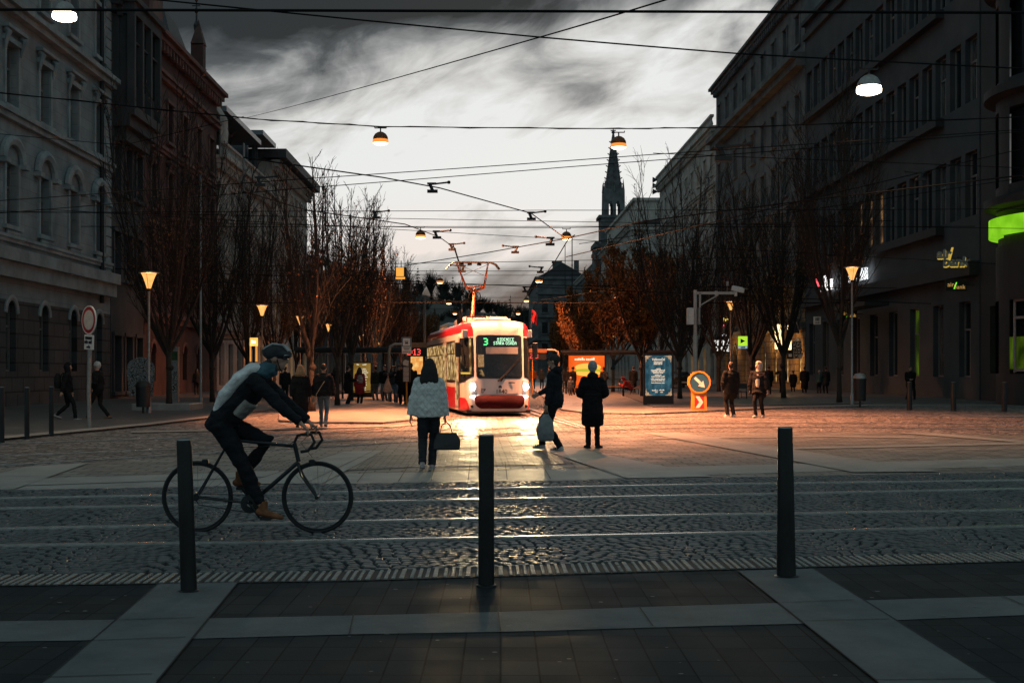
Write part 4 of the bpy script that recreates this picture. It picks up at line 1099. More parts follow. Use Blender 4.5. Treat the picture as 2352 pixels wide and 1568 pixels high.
wire('contact wire running down beside the pantograph',cw([(1040,560),(1056,610),(1062,650),(1064,690)]),.02,0)
wire('contact wire rising from the pantograph to the right wires',cw([(930,610),(1120,580),(1300,548),(1480,508),(1900,455),(2500,385)]),.018,0)
nol=lambda i: i in (8,9,12,13,16)
for i,(a,b,Y,r) in enumerate([((668,413),(1500,355),30,.011),((700,432),(1300,384),31,.011),((700,485),(1240,483),47,.013),((860,520),(1350,520),60,.016),((1000,532),(1280,548),55,.013),
   ((930,605),(1330,598),80,.02),((950,622),(1340,622),90,.02),((900,652),(1260,655),70,.022),((1300,590),(2100,400),40,.014),((1330,560),(1700,505),50,.014),((930,695),(1075,695),75,.03),((0,308),(300,335),44,.012),((300,330),(560,268),46,.012),((1500,352),(2060,374),44,.014),
   ((0,485),(300,490),47,.012),((800,640),(1080,652),66,.02),((1240,690),(1560,640),75,.02)]):
    p=P(*a,Y); q=P(*b,Y); d=(q-p)
    # continue to the facades so that nothing hangs in the air
    def ext(p,d,X):
        t=(X-p.x)/d.x; return p+d*t
    L0=ext(p,d,-20.2); R0=ext(p,d,24.2)
    mid=[p.lerp(q,.5)]
    wire('thin span wire, %s counted from the top of the wire net'%ORD[i] if i<14 else 'thin span wire low over the street, %s of the lowest'%ORD[i-14],([] if nol(i) else [L0])+[p,q]+([] if i in (11,12) else [R0]),r,.1)
def clamp(u,v,Y,k,s=1.0,flip=1):
    p=P(u,v,Y); t=thing('wire_clamp',k,'insulator',p,0,'insulators on the wires'); t.scale=(s*flip,s,s)
    mb=MB(); mb.tube([(-.1,0,0),(.42,0,.06)],.025,5); mb.ell((.42,0,.06),(.05,.05,.05),6,4); mb.build('arm',M['black'],t)
    mb=MB(); mb.tube([(-.1,0,.04),(.0,0,-.2)],.05,6); mb.box(-.16,.12,-.05,.05,-.22,-.14); mb.box(-.16,.08,-.05,.05,.0,.05); mb.build('clamp_body',M['black'],t)
for i,(u,v,Y,s,fl,nm) in enumerate([(995,424,29.5,.9,1,'above the left cloud edge'),(865,488,36,.85,1,'over the left trees'),(1222,490,35,.9,1,'where the left contact wire meets its span'),(1005,533,40,1,1,'beside the second row lamp'),(1262,548,42,1.1,-1,'left of the right lamp cable'),(1182,568,44,1,-1,'between the pantograph and the right wires'),(1040,562,45,1,1,'above the pantograph left horn'),(1060,612,46,1,-1,'at the pantograph left horn'),(1240,615,60,1.2,-1,'over the third row lamp'),(2112,398,40,1.1,-1,'before the dark office wall'),(1664,340,40,2.0,1,'before the right cornice'),(600,410,30,.9,1,'over the left house gable'),(1208,660,70,1.3,1,'above the fourth row lamp')]):
    clamp(u,v,Y,'black wire insulator %s'%nm,s,fl)
# ------------------------------------------------------------------ tram
M['tcream']=mat('tram_cream_paint',(.66,.64,.62),.28,0,.05,2,coat=.5)
M['tred']=mat('tram_red_paint',(.5,.02,.035),.3,0,.08,2,coat=.5)
M['tbump']=mat('tram_bumper',(.032,.004,.007),.75,0,.4,25,spec=.08)
M['tglass']=mat('tram_windscreen',(.012,.016,.02),.07,0,.3,2,spec=.6)
M['tframe']=mat('tram_black_trim',(.012,.012,.013),.35,0,.2)
M['tgrey']=mat('tram_grey_panel',(.33,.33,.32),.4,0,.1)
M['tint']=lit('tram_lit_saloon',(1,.66,.26),.85,(.16,.07,.02),(1.5,1.1,1.6),2.6,.4)
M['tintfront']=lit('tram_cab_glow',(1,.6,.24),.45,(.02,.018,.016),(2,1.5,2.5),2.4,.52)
M['led']=lit('led_white',(.92,.97,1),40)
M['ledtext']=lit('led_text',(.55,.95,.6),1.6)
M['ledgreen']=lit('led_green',(.12,.85,.25),1.6)
TL=13.6; A=[]  # outline points (left back to right back)
half=[(0,0),(.35,.015),(.62,.06),(.80,.14),(.95,.30),(1.06,.55),(1.15,.95),(1.21,1.5),(1.23,2.2)]
outl=[(-1.23,TL)]+[(-x,y) for x,y in half[::-1]]+[(x,y) for x,y in half[1:]]+[(1.23,TL)]
cum=[0]
for a,b in zip(outl,outl[1:]): cum.append(cum[-1]+math.hypot(b[0]-a[0],b[1]-a[1]))
mid=cum[len(outl)//2]
SK=[c-mid for c in cum]
def rake(z):
    K=[(-.1,.1),(.15,.10),(.3,.0),(.75,.0),(1.0,.03),(1.35,.06),(2.0,.15),(2.75,.27),(3.05,.36),(3.2,.52),(3.3,.9)]
    if z<=K[0][0]: return K[0][1]
    for a,b in zip(K,K[1:]):
        if z<=b[0]: return a[1]+(b[1]-a[1])*(z-a[0])/(b[0]-a[0])
    return K[-1][1]
def inset(z):
    return 0.0 if z<2.9 else .5*((z-2.9)/.4)**2*.6
def TS(s,z,off=0.0):
    i=0
    while i<len(SK)-2 and s>SK[i+1]: i+=1
    t=(s-SK[i])/(SK[i+1]-SK[i]); a,b=outl[i],outl[i+1]
    # smooth normal
    def nrm(k):
        a=outl[max(k-1,0)]; b=outl[min(k+1,len(outl)-1)]; d=Vector((b[0]-a[0],b[1]-a[1])).normalized(); return Vector((d.y,-d.x))
    n=(nrm(i)*(1-t)+nrm(i+1)*t).normalized()
    x=a[0]+(b[0]-a[0])*t; y=a[1]+(b[1]-a[1])*t
    k=max(0,1-y/2.0)
    y+=rake(z)*k
    ins=inset(z)
    return Vector((x+n.x*(off-ins),y+n.y*(off-ins*(1-k*.6)),z))
tram=thing('tram','red and cream line 3 tram with headlights on in mid street','tram',((1149-U0)/F*41.0,41.0,0),R(8.0))
def patch(name,poly,mt,off,parent=None,smooth=True,thick=0):
    """closed polygon in (s,z) laid on the curved shell"""
    me=bpy.data.meshes.new(name); bm=bmesh.new()
    vs=[bm.verts.new((s,0,z)) for s,z in poly]; bm.faces.new(vs)
    ss=[p[0] for p in poly]; zz=[p[1] for p in poly]
    cuts=sorted(set([round(k,3) for k in SK if min(ss)<k<max(ss)]+[round(SK[i]*.5+SK[i+1]*.5,3) for i in range(1,len(SK)-2) if min(ss)<SK[i]*.5+SK[i+1]*.5<max(ss)]))
    for c in cuts: bmesh.ops.bisect_plane(bm,geom=bm.verts[:]+bm.edges[:]+bm.faces[:],plane_co=(c,0,0),plane_no=(1,0,0))
    for c in [.15,.3,.75,1.0,1.35,1.7,2.0,2.4,2.75,2.9,3.0,3.1,3.15,3.2]:
        if min(zz)<c<max(zz): bmesh.ops.bisect_plane(bm,geom=bm.verts[:]+bm.edges[:]+bm.faces[:],plane_co=(0,0,c),plane_no=(0,0,1))
    for v in bm.verts: v.co=TS(v.co.x,v.co.z,off)
    bmesh.ops.recalc_face_normals(bm,faces=bm.faces)
    for f in bm.faces:
        f.smooth=True
    # make sure normals point outward
    c=Vector((0,TL/2,1.6))
    fl=[f for f in bm.faces if (f.calc_center_median()-c).dot(f.normal)<0]
    if len(fl)>len(bm.faces)/2: bmesh.ops.reverse_faces(bm,faces=bm.faces)
    if thick:
        bmesh.ops.solidify(bm,geom=bm.faces[:],thickness=thick)
    bm.to_mesh(me); bm.free(); me.materials.append(mt)
    o=bpy.data.objects.new(name,me); COL.objects.link(o); o.parent=parent or tram; return o
def rrect(s0,s1,z0,z1,r=.08,n=4):
    out=[]
    for cx,cz,a0 in ((s1-r,z0+r,-90),(s1-r,z1-r,0),(s0+r,z1-r,90),(s0+r,z0+r,180)):
        for k in range(n+1): a=R(a0+90*k/n); out.append((cx+r*math.cos(a),cz+r*math.sin(a)))
    return out
# shell
mb=MB(); zs=[.17,.3,.5,.75,1.0,1.35,1.7,2.0,2.4,2.75,2.9,3.0,3.08,3.14,3.19]
ssn=[]
for i in range(len(SK)-1):
    m_=3 if 0<i<len(SK)-2 else 10
    ssn+= [SK[i]+(SK[i+1]-SK[i])*k/m_ for k in range(m_)]
ssn.append(SK[-1])
vs=[TS(s,z) for z in zs for s in ssn]; n=len(ssn)
top=[]
for s in ssn: q=TS(s,3.19); top.append(Vector((q.x*.80,q.y+.25*max(0,1-q.y/2),3.24)))
top2=[Vector((0,q.y+.5*max(0,1-q.y/2),3.25)) for q in top]
vs+=top+top2; nr=len(zs)+2
mb.add(vs,[(j*n+i,j*n+i+1,(j+1)*n+i+1,(j+1)*n+i) for j in range(nr-1) for i in range(n-1)])
body=mb.build('body',M['tcream'],tram,smooth=True,ang=180)
mb=MB(); q0=TS(SK[0],.2); mb.box(-1.2,1.2,TL-.05,TL,.2,3.15); mb.box(-1.1,1.1,.35,TL-.1,.10,.2); mb.build('floor_pan',M['tframe'],tram)
# upper cream fairing is the shell; red swooshes
def arc(cx,cz,rx,rz,a0,a1,n=8): return [(cx+rx*math.cos(R(a0+(a1-a0)*k/n)),cz+rz*math.sin(R(a0+(a1-a0)*k/n))) for k in range(n+1)]
for sg_ in (-1,1):
    pl_=[(-.90,2.70),(-.90,2.85)]+arc(-1.25,2.80,.36,.38,10,88,8)+[(-5.0,3.16),(-14.5,3.16),(-14.5,2.84),(-2.3,2.84),(-1.9,2.86),(-1.55,2.90)]+arc(-1.55,2.70,.26,.20,85,0,5)
    patch('red_swoosh',[(sg_*-1*a,b) for a,b in pl_] if sg_>0 else pl_,M['tred'],.006)
# windscreen band
scr=patch('windscreen_surround',rrect(-.80,.80,1.27,2.74,.12),M['tframe'],.008)
patch('windscreen',rrect(-.74,.74,1.33,2.69,.10),M['tglass'],.014,scr)
patch('sun_blind',rrect(-.46,.64,2.10,2.33,.02),M['tgrey'],.018,scr)
patch('notice_card',rrect(-.73,-.53,1.66,2.08,.01),lit('notice_glow',(1,.62,.28),.55,(.5,.25,.1),(8,8,8),3,.45),.018,scr)  # paper notice; the cab light on it is put in as emission
patch('painted_cab_reflection',[(-.74,1.34),(-.5,1.34),(-.62,1.60),(-.74,1.62)],M['tintfront'],.016,scr)  # reflection painted on the windscreen as a glowing patch
patch('quarter_window',[(-.90,1.34),(-.90,2.66),(-2.15,2.66),(-2.15,1.12),(-1.6,1.16)],M['tglass'],.010)
patch('quarter_glow',[(-1.0,1.42),(-1.0,2.62),(-1.12,2.62),(-1.12,1.42)],M['tint'],.014)
patch('quarter_glow',[(-1.22,1.40),(-1.25,1.62),(-1.7,1.72),(-1.95,2.2),(-2.02,2.2),(-2.05,1.3)],M['tintfront'],.014)
patch('quarter_window',[(.90,1.30),(2.15,1.12),(2.15,2.66),(.90,2.66)],M['tglass'],.010)
patch('dash_rail',rrect(-1.95,-1.05,1.42,1.48,.02),lit('yellow_rail_glow',(1,.6,.08),.9),.02)  # yellow cab rail, no lamp; light on it painted in as glow
# nose panel with painted marks
patch('nose_panel',[(-.74,1.23),(-.70,.95),(-.62,.80),(-.5,.76),(.5,.76),(.62,.80),(.70,.95),(.74,1.23)],M['tcream'],.012)
patch('headlamp_panel',[(-.80,1.20),(-.78,.72),(-1.02,.72),(-1.04,1.16)],M['tgrey'],.008)
patch('headlamp_panel',[(.80,1.20),(.78,.72),(1.02,.72),(1.04,1.16)],M['tgrey'],.008)
patch('bumper',[(-.85,.68),(-.85,.5)]+arc(-.6,.5,.25,.23,180,265,5)+arc(.6,.5,.25,.23,275,360,5)+[(.85,.5),(.85,.68),(.5,.72),(-.5,.72)],M['tbump'],.02,thick=-.02)
patch('lower_red_panel',[(-1.15,.19),(-1.15,.3),(-1.3,.52),(-1.55,.6),(-2.5,.62),(-2.5,.19)],M['tred'],.006)
patch('lower_red_panel',[(1.15,.19),(1.15,.3),(1.3,.52),(1.55,.6),(2.5,.62),(2.5,.19)],M['tred'],.006)
mb=MB()
for s,w in ((-.42,.006),(.5,.006)):
    a=TS(s,.17,.004); b=TS(s,.26,.004); mb.box(a.x-.005,a.x+.005,a.y-.005,a.y+.003,.17,.26)
mb.build('panel_gap',M['tframe'],tram)
for sg_ in (-1,1):
    c=TS(sg_*.93,.99,.03); mb=MB(); mb.ell(c,(.115,.06,.115),14,8); hl=mb.build('headlight',M['led'],tram,smooth=True)
    c=TS(sg_*.93,.99,.012); mb=MB(); mb.ell(c,(.125,.03,.125),14,6); mb.build('headlight_rim',M['chrome'],tram,smooth=True)
    for k in range(6):
        s=sg_*(.72+k*.062); c=TS(s,.655,.02); mb=MB(); mb.ell(c,(.024,.02,.022),8,5); mb.build('led_lamp',M['led'],tram,smooth=True)
    c=TS(sg_*.97,.33,.012); mb=MB(); mb.ell(c,(.07,.02,.055),12,6); mb.build('fog_lamp',M['tframe'],tram,smooth=True)
    for s in (sg_*.83,): 
        c=TS(s,3.06,.01); mb=MB(); mb.ell(c,(.035,.02,.025),8,5); mb.build('top_lamp',lit('top_lamp_glow',(1,.9,.6),2.0),tram)
    # mirror on an arm
    c=TS(sg_*1.65,2.35,.0); mb=MB(); mb.tube([c,c+Vector((sg_*.22,-.12,.12))],.02,5); mb.bbox(c.x+sg_*.2-.09,c.x+sg_*.2+.09,c.y-.2,c.y-.12,c.z-.35,c.z+.15,.02); mb.build('mirror',M['tframe'],tram)
# flags and marker boxes at the roof corners
for sg_,flagm in ((-1,M['black']),(1,M['red'])):
    c=TS(sg_*1.35,2.85,.02); mb=MB(); mb.bbox(c.x-.12,c.x+.12,c.y-.1,c.y+.1,c.z-.18,c.z+.08,.02); bxo=mb.build('marker_box',M['tcream'],tram)
    mb=MB(); mb.tube([c+Vector((sg_*.09,-.05,0)),c+Vector((sg_*.13,-.1,.85))],.012,5); st=mb.build('flag_staff',M['chrome'],tram)
    mb=MB(); a=c+Vector((sg_*.12,-.1,.8)); 
    vs=[]; 
    for i in range(5):
        for j in range(5): vs.append(a+Vector((sg_*.045*i+.01*math.sin(j*2),-.05*math.sin(i*1.3+j*.6),-.11*j-.035*i)))
    mb.add(vs,[(i*5+j,i*5+j+1,(i+1)*5+j+1,(i+1)*5+j) for i in range(4) for j in range(4)]); mb.build('flag',flagm,st,smooth=True)
# side windows and doors (left flank faces the platform)
for sg_ in (-1,1):
    s=3.05; k=0
    patch('door_post',[(sg_*2.2,.25),(sg_*2.2,2.72),(sg_*2.32,2.72),(sg_*2.32,.25)],M['tframe'],.012)
    d=patch('door',rrect(*sorted((sg_*2.36,sg_*3.2)),.3,2.6,.04),M['tcream'],.02)
    patch('door_glass',rrect(*sorted((sg_*2.46,sg_*2.74)),.55,2.5,.04),M['tint'],.028,d)
    patch('door_glass',rrect(*sorted((sg_*2.82,sg_*3.1)),.55,2.5,.04),M['tint'],.028,d)
    patch('window_band',[(sg_*3.3,1.12),(sg_*3.3,2.62),(sg_*14.4,2.62),(sg_*14.4,1.12)],M['tframe'],.008)
    for a in (3.4,4.75,7.6,8.95,10.3,11.7,13.1):
        w=patch('side_window',rrect(*sorted((sg_*a,sg_*(a+1.2))),1.2,2.54,.05),M['tint'],.014)
        patch('window_bar',rrect(*sorted((sg_*a,sg_*(a+1.2))),2.12,2.16,.01),M['tframe'],.02,w)
    d=patch('door',rrect(*sorted((sg_*6.15,sg_*7.45)),.3,2.6,.04),M['tcream'],.02)
    for a in (6.25,6.85): patch('door_glass',rrect(*sorted((sg_*a,sg_*(a+.5))),.5,2.5,.04),M['tint'],.028,d)
    patch('lower_red_panel',[(sg_*3.3,.2),(sg_*3.3,.95),(sg_*6.1,.95),(sg_*6.1,.2)],M['tred'],.006)
    patch('lower_red_panel',[(sg_*7.5,.2),(sg_*7.5,.95),(sg_*14.4,.95),(sg_*14.4,.2)],M['tred'],.006)
# wiper
mb=MB(); p0=TS(-.08,1.18,.04); p1=TS(.12,1.36,.05); p2=TS(.72,2.0,.04)
mb.tube([p0,p1,p2],[.035,.028,.012],6); q=TS(.02,1.18,.04); mb.tube([q,TS(.2,1.42,.05),TS(.70,1.92,.04)],[.03,.02,.01],6)
mb.build('wiper',M['tframe'],tram)
mb=MB(); c=TS(0,.98,.014); mb.lathe([(0,0),(.06,0),(.06,.01)],(0,0,0),20)
em=mb.build('emblem',M['tframe'],tram); em.location=c; em.rotation_euler=(PI/2,0,0)
mb=MB(); mb.box(-.11,.11,-.012,0,-.012,.012); mb.box(-.05,.05,-.012,0,.012,.022)
em=mb.build('winged_emblem',M['tframe'],tram); em.location=TS(.40,1.13,.014)
mb=MB(); c=TS(-.56,.86,.014)
mb.box(-.075,.075,-.006,0,-.075,.075); em=mb.build('wheelchair_sign',mat('sign_blue_grey',(.1,.14,.18),.5,0,.1),tram); em.location=c
mb=MB(); mb.ell((-.02,-.008,.045),(.014,.004,.014),8,4); mb.box(-.03,-.014,-.010,-.006,-.015,.03); mb.box(-.03,.025,-.010,-.006,-.015,-.003); mb.tube([(-.03,-.008,-.0),(-.045,-.008,-.03),(-.01,-.008,-.055),(.03,-.008,-.035)],.006,4); mb.box(.02,.05,-.01,-.006,-.05,-.04)
w_=mb.build('wheelchair_mark',M['white'],em)
# roof gear and pantograph
for bb_0 in ((-.7,.55,1.2,2.6,3.2,3.34,.03),(-.8,.8,3.4,6.8,3.2,3.5,.05),(-.8,.8,9,12.5,3.2,3.5,.05)):
    mb=MB(); mb.bbox(*bb_0); mb.build('roof_equipment',M['tcream'],tram)
mb=MB()
for k in range(6): mb.tube([(-.55+k*.12,3.2,3.36),(-.52+k*.12,3.2,3.52)],.02,5)
mb.tube([(-.8,2.7,3.45),(-.1,2.7,3.45)],.025,5); mb.tube([(-.8,2.7,3.2),(-.8,2.7,3.45)],.02,5); mb.tube([(-.1,2.7,3.2),(-.1,2.7,3.45)],.02,5)
mb.build('roof_rail',M['tframe'],tram)
M['panto']=mat('pantograph_paint',(.26,.07,.02),.45,.2,.2,5)
pg=bpy.data.objects.new('pantograph',None); COL.objects.link(pg); pg.parent=tram; pg.location=(-.42,3.8,3.3)
mb=MB(); mb.tube([(-.05,0,0),(.10,.5,1.25)],[.075,.06],8); mb.bbox(-.4,.4,-.4,.6,-.08,.04,.02); mb.build('lower_arm',M['panto'],pg)
k_=Vector((.10,.5,1.25)); 
mb=MB(); L1=k_+Vector((-.30,0,.06)); R1=k_+Vector((.36,0,.06)); LT=Vector((-.62,-.1,2.12)); RT=Vector((.52,-.1,2.12))
mb.tube([L1+Vector((0,0,.0)),k_+Vector((0,0,-.06)),R1],.05,8); mb.tube([L1,R1+Vector((0,0,.06))],.03,6); mb.tube([L1,LT],[.045,.03],6); mb.tube([R1,RT],[.045,.03],6)
mb.build('upper_frame',M['panto'],pg)
mb=MB(); mb.tube([L1.lerp(LT,.5),RT],.008,4); mb.tube([R1.lerp(RT,.5),LT],.008,4)
for y in (-.22,.05):
    z=2.16; mb.tube([(-1.02,y,z-.22),(-.88,y,z-.06),(-.72,y,z+.03),(.65,y,z+.03),(.82,y,z-.05),(.95,y,z-.22)],.026,6)
mb.tube([(-.62,-.22,2.12),(-.62,.05,2.12)],.03,5); mb.tube([(.52,-.22,2.12),(.52,.05,2.12)],.03,5)
for x in (-.45,-.15,.2): mb.box(x-.07,x+.07,-.2,.0,2.08,2.2)
mb.build('contact_head',M['tframe'],pg)
mb=MB(); mb.tube([(.1,.5,1.2),(.3,.5,1.1),(.35,.45,.9)],.02,5); mb.tube([(.1,.5,1.2),(-.08,.5,1.12),(-.12,.45,.95)],.02,5); mb.build('cable',M['tframe'],pg)
def text(body,size,m,name,parent,loc,rot=(PI/2,0,0),ext=.002,sx=1.0,align='CENTER',bold=0,shear=0):
    cu=bpy.data.curves.new(name,'FONT'); cu.body=body; cu.size=size; cu.extrude=ext; cu.align_x=align; cu.align_y='CENTER'; cu.offset=bold; cu.shear=shear; cu.resolution_u=2
    o=bpy.data.objects.new(name,cu); me=evald(o)
    me.materials.clear(); me.materials.append(m)
    n=bpy.data.objects.new(name,me); COL.objects.link(n); n.parent=parent; n.location=loc; n.rotation_euler=rot; n.scale=(sx,1,1); return n
def bars(n,size,m,parent,loc,sx=.8,d=.002,seed=0):
    # a line of print too small to read: word-like runs of uneven letter blocks
    rr=random.Random(seed*7+n); mb=MB(); x=-n*size*.5*sx/2; y=loc[1]
    x+=loc[0]
    i=0
    while i<n:
        wl=rr.randint(3,8)
        for _ in range(min(wl,n-i)):
            h=size*rr.uniform(.42,.62); w=size*.5*sx; up=rr.random()<.25
            mb.box(x,x+w*.86,y-d,y+d,loc[2]-size*.3,loc[2]-size*.3+h*(1.35 if up else 1)); x+=w; i+=1
        x+=size*.25*sx; i+=1
    return mb.build('print_line',m,parent)
text('1840',.20,M['tframe'],'fleet_number',tram,TS(.04,.83,.016),bold=.002)
# dot-matrix lettering built from small squares, like the LED display
FONT={'Z':('01010','11111','00010','00100','01000','11111','00000'),'I':('111','010','010','010','010','111','000'),
'ZC':('01010','00100','11111','00010','00100','01000','11111'),
'3':('1110','0001','0001','0110','0001','0001','1110'),'I':('111','010','010','010','010','010','111'),'D':('1110','1001','1001','1001','1001','1001','1110'),
'E':('1111','1000','1000','1110','1000','1000','1111'),'N':('1001','1101','1101','1011','1011','1001','1001'),'C':('0111','1000','1000','1000','1000','1000','0111'),
'S':('0111','1000','1000','0110','0001','0001','1110'),'T':('111','010','010','010','010','010','010'),'A':('0110','1001','1001','1111','1001','1001','1001'),
'R':('1110','1001','1001','1110','1100','1010','1001'),'AC':('0010','0100','0110','1001','1111','1001','1001'),'O':('0110','1001','1001','1001','1001','1001','0110'),' ':('00','00','00','00','00','00','00'),
'0':('0110','1001','1001','1001','1001','1001','0110'),'2':('1110','0001','0001','0110','1000','1000','1111'),'1':('010','110','010','010','010','010','111'),'4':('0010','0110','1010','1010','1111','0010','0010'),':':('0','0','1','0','1','0','0'),'5':('1111','1000','1110','0001','0001','0001','1110')}
def matrix_text(letters,px_,m,name,parent,pos,fn=None,bold=1.0):
    mb=MB(); x=0
    for ch_ in letters:
        g=FONT[ch_]
        for r_,row in enumerate(g):
            for c_,v in enumerate(row):
                if v=='1':
                    a=(x+c_)*px_; b=-r_*px_; w=px_*bold
                    if fn: mb.quad(fn(a,b-w),fn(a+w,b-w),fn(a+w,b),fn(a,b))
                    else: mb.quad((a,0,b-w),(a+w,0,b-w),(a+w,0,b),(a,0,b))
        x+=len(g[0])+1
    o=mb.build(name,m,parent,fix=False)
    if not fn: o.location=pos
    return o
def onscreen(s0,z0): return lambda a,b: TS(s0+a,z0+b,.024)
matrix_text(['3'],.034,M['ledgreen'],'line_number',scr,None,onscreen(-.53,2.64),1.3)
matrix_text(['ZC','I','D','E','N','I','C','E'],.0155,M['ledtext'],'destination_display',scr,None,onscreen(-.08,2.645),1.0)
matrix_text(['S','T','A','R','AC',' ','O','S','A','D','A'],.0155,M['ledtext'],'destination_display',scr,None,onscreen(-.20,2.52),1.0)
TW=tram.matrix_basis if False else Matrix.Translation(tram.location)@Matrix.Rotation(R(8.0),4,'Z')
for sg_ in (-1,1):
    p=TW@TS(sg_*.93,.99,.16); spot('headlight_beam',p,Vector((p.x*1.0+.1,24,0.0)),3300,(1,.70,.34),.14,50,1.0)
# ------------------------------------------------------------------ bollards
def bollard(label,p,h,r,group,lean=(0,0),cap=True,rtop=None):
    t=thing('bollard',label,'bollard',p,0,group); t.rotation_euler=(lean[1],lean[0],0)
    rt=rtop or r
    mb=MB(); mb.lathe([(r*1.0,-.02),(r,.01),(rt,h-.03),(rt*.97,h-.008)],(0,0,0),28); mb.build('post',M['bollard'],t,smooth=True,ang=50)
    mb=MB(); mb.lathe([(r*1.0,.0),(r*1.28,.0),(r*1.26,.012),(r*1.02,.018)],(0,0,0),28); mb.build('base_ring',M['blackmetal'],t,smooth=True,ang=40)
    mb=MB(); mb.lathe([(rt*.97,h-.008),(rt*.9,h),(0,h+.006)],(0,0,0),28); mb.build('cap',M['bollardcap'] if cap else M['bollard'],t,smooth=True,ang=50)
    return t
M['bollard']=mat('bollard_paint',(.009,.010,.011),.45,0,.8,7,.12,90,stretch=(1,1,.4))
M['bollardcap']=mat('bollard_cap_steel',(.35,.35,.35),.3,.9,.2,20)
g='black bollards along the near kerb'
bollard('black bollard standing on the left diagonal granite band',G(434,1359),1.07,.0565,g,(-.032,0),rtop=.052)
bollard('black bollard in the middle, in front of the tram nose',G(1117,1346),1.09,.0575,g,(0,0),rtop=.055)
bollard('black bollard standing on the right diagonal granite band',G(1806,1325),1.125,.071,g,(-.008,0),rtop=.055)
g='bollards on the left pavement edge'
for i,(u,v,h) in enumerate([(4,1016,1.28),(62,1007,1.25),(118,1000,1.25)]): bollard(['thin dark bollard cut by the left edge of the picture','thin dark bollard, middle one of three on the left pavement','thin dark bollard nearest the round no entry sign'][i],G(u,v),h*.93,.055,g)
g='bollards on the right pavement edge'
for i,(u,v,h) in enumerate([(2089,941,1.1),(2190,943,1.1),(2307,945,1.1)]): bollard(['dark bollard in front of the man by the dark wall','dark bollard, middle one of three before the bank','dark bollard rightmost before the bank bay window'][i],G(u,v),h,.1,g)
# ------------------------------------------------------------------ signs and furniture
def cylsign(mb,c,r,d,n=28,face=None): mb.lathe([(0,-d),(r,-d),(r,d),(0,d)],c,n)
sg=thing('round_sign_post','round red rimmed no vehicles sign with small plate on a leaning grey pole','road sign',G(205,986))
mb=MB(); mb.tube([(0,0,0),(-.01,0,1.0),(.02,0,2.55)],.055,10); mb.build('pole',M['galv'],sg,smooth=True)
k=F/G(205,986).y; zc=H0+(V0-735)/k
def disc(name,m,parent,c,r,d,y,sx=1.0,rz=0):
    mb=MB(); mb.lathe([(0,-d),(r,-d),(r,d),(0,d)],(0,0,0),32); o=mb.build(name,m,parent,smooth=True,ang=30); o.location=(c[0],c[1]+y,c[2]); o.rotation_euler=(PI/2,0,rz); return o
d_=disc('sign_rim',M['red'],sg,(0.02,0,zc),.36,.012,-.07); d_.rotation_euler=(PI/2,0,R(-64+20))
mb=MB(); mb.lathe([(0,-.018),(.26,-.018),(.26,.018),(0,.018)],(0,0,0),32); mb.build('sign_face',mat('sign_pink_white',(.62,.55,.5),.5,0,.15,6),d_,smooth=True,ang=30)
mb=MB(); mb.lathe([(.345,-.016),(.375,-.016),(.375,.016),(.345,.016)],(0,0,0),32); mb.build('sign_edge',M['white'],d_,smooth=True,ang=30)
mb=MB(); mb.bbox(-.24,.24,-.015,.015,-.19,.19,.008); pl2=mb.build('plate',M['white'],sg); pl2.location=(.02,-.07,zc-.58); pl2.rotation_euler=(0,R(3),R(-44))
bars(6,.12,M['tframe'],pl2,(0,-.018,.11),1); bars(7,.12,M['tframe'],pl2,(0,-.018,.0),1,seed=1); bars(4,.1,M['tframe'],pl2,(0,-.018,-.12),1,seed=2)
# keep right sign with yellow base
ks=thing('keep_right_sign','yellow plastic island sign with blue arrow disc over a red and white chevron','road sign',G(1605,945))
M['yel']=mat('yellow_plastic',(.62,.25,.03),.45,0,.15,6)
M['sblue']=mat('sign_blue',(.02,.09,.17),.4,0,.15,6)
k=F/G(1605,945).y
mb=MB(); pts=[(-.28,0),(.28,0),(.27,.62),(.30,.80),(.42,1.0),(.40,1.25),(.2,1.48),(-.2,1.48),(-.40,1.25),(-.42,1.0),(-.30,.80),(-.27,.62)]
mb.prism(pts,lambda x,z:Vector((x,-.11,z)),lambda x,z:Vector((x,.11,z))); mb.build('housing',M['yel'],ks)
dd=disc('arrow_disc',M['sblue'],ks,(0,0,1.10),.36,.014,-.13)
rg_=MB(); rg_.lathe([(.36,-.01),(.42,-.01),(.42,.04),(.36,.04)],(0,0,0),32); o=rg_.build('disc_ring',M['yel'],ks,smooth=True,ang=30); o.location=(0,-.13,1.10); o.rotation_euler=(PI/2,0,0)
mb=MB(); Mx=Matrix.Translation(Vector((0,-.152,1.10)))@Matrix.Rotation(R(45),4,'Y')
mb.box(-.25,.08,-.004,.004,-.05,.05,Mx); mb.prism([(.06,-.14),(.28,0),(.06,.14)],lambda x,z:Mx@Vector((x,-.004,z)),lambda x,z:Mx@Vector((x,.004,z))); mb.build('arrow',M['white'],ks)
mb=MB(); mb.box(-.17,.17,-.118,-.112,.12,.60); mb.build('chevron_plate',M['red'],ks)
mb=MB(); mb.prism([(-.15,.14),(.0,.14),(.15,.36),(.0,.58),(-.15,.58),(0,.36)],lambda x,z:Vector((x,-.124,z)),lambda x,z:Vector((x,-.119,z))); mb.build('chevron',M['white'],ks)
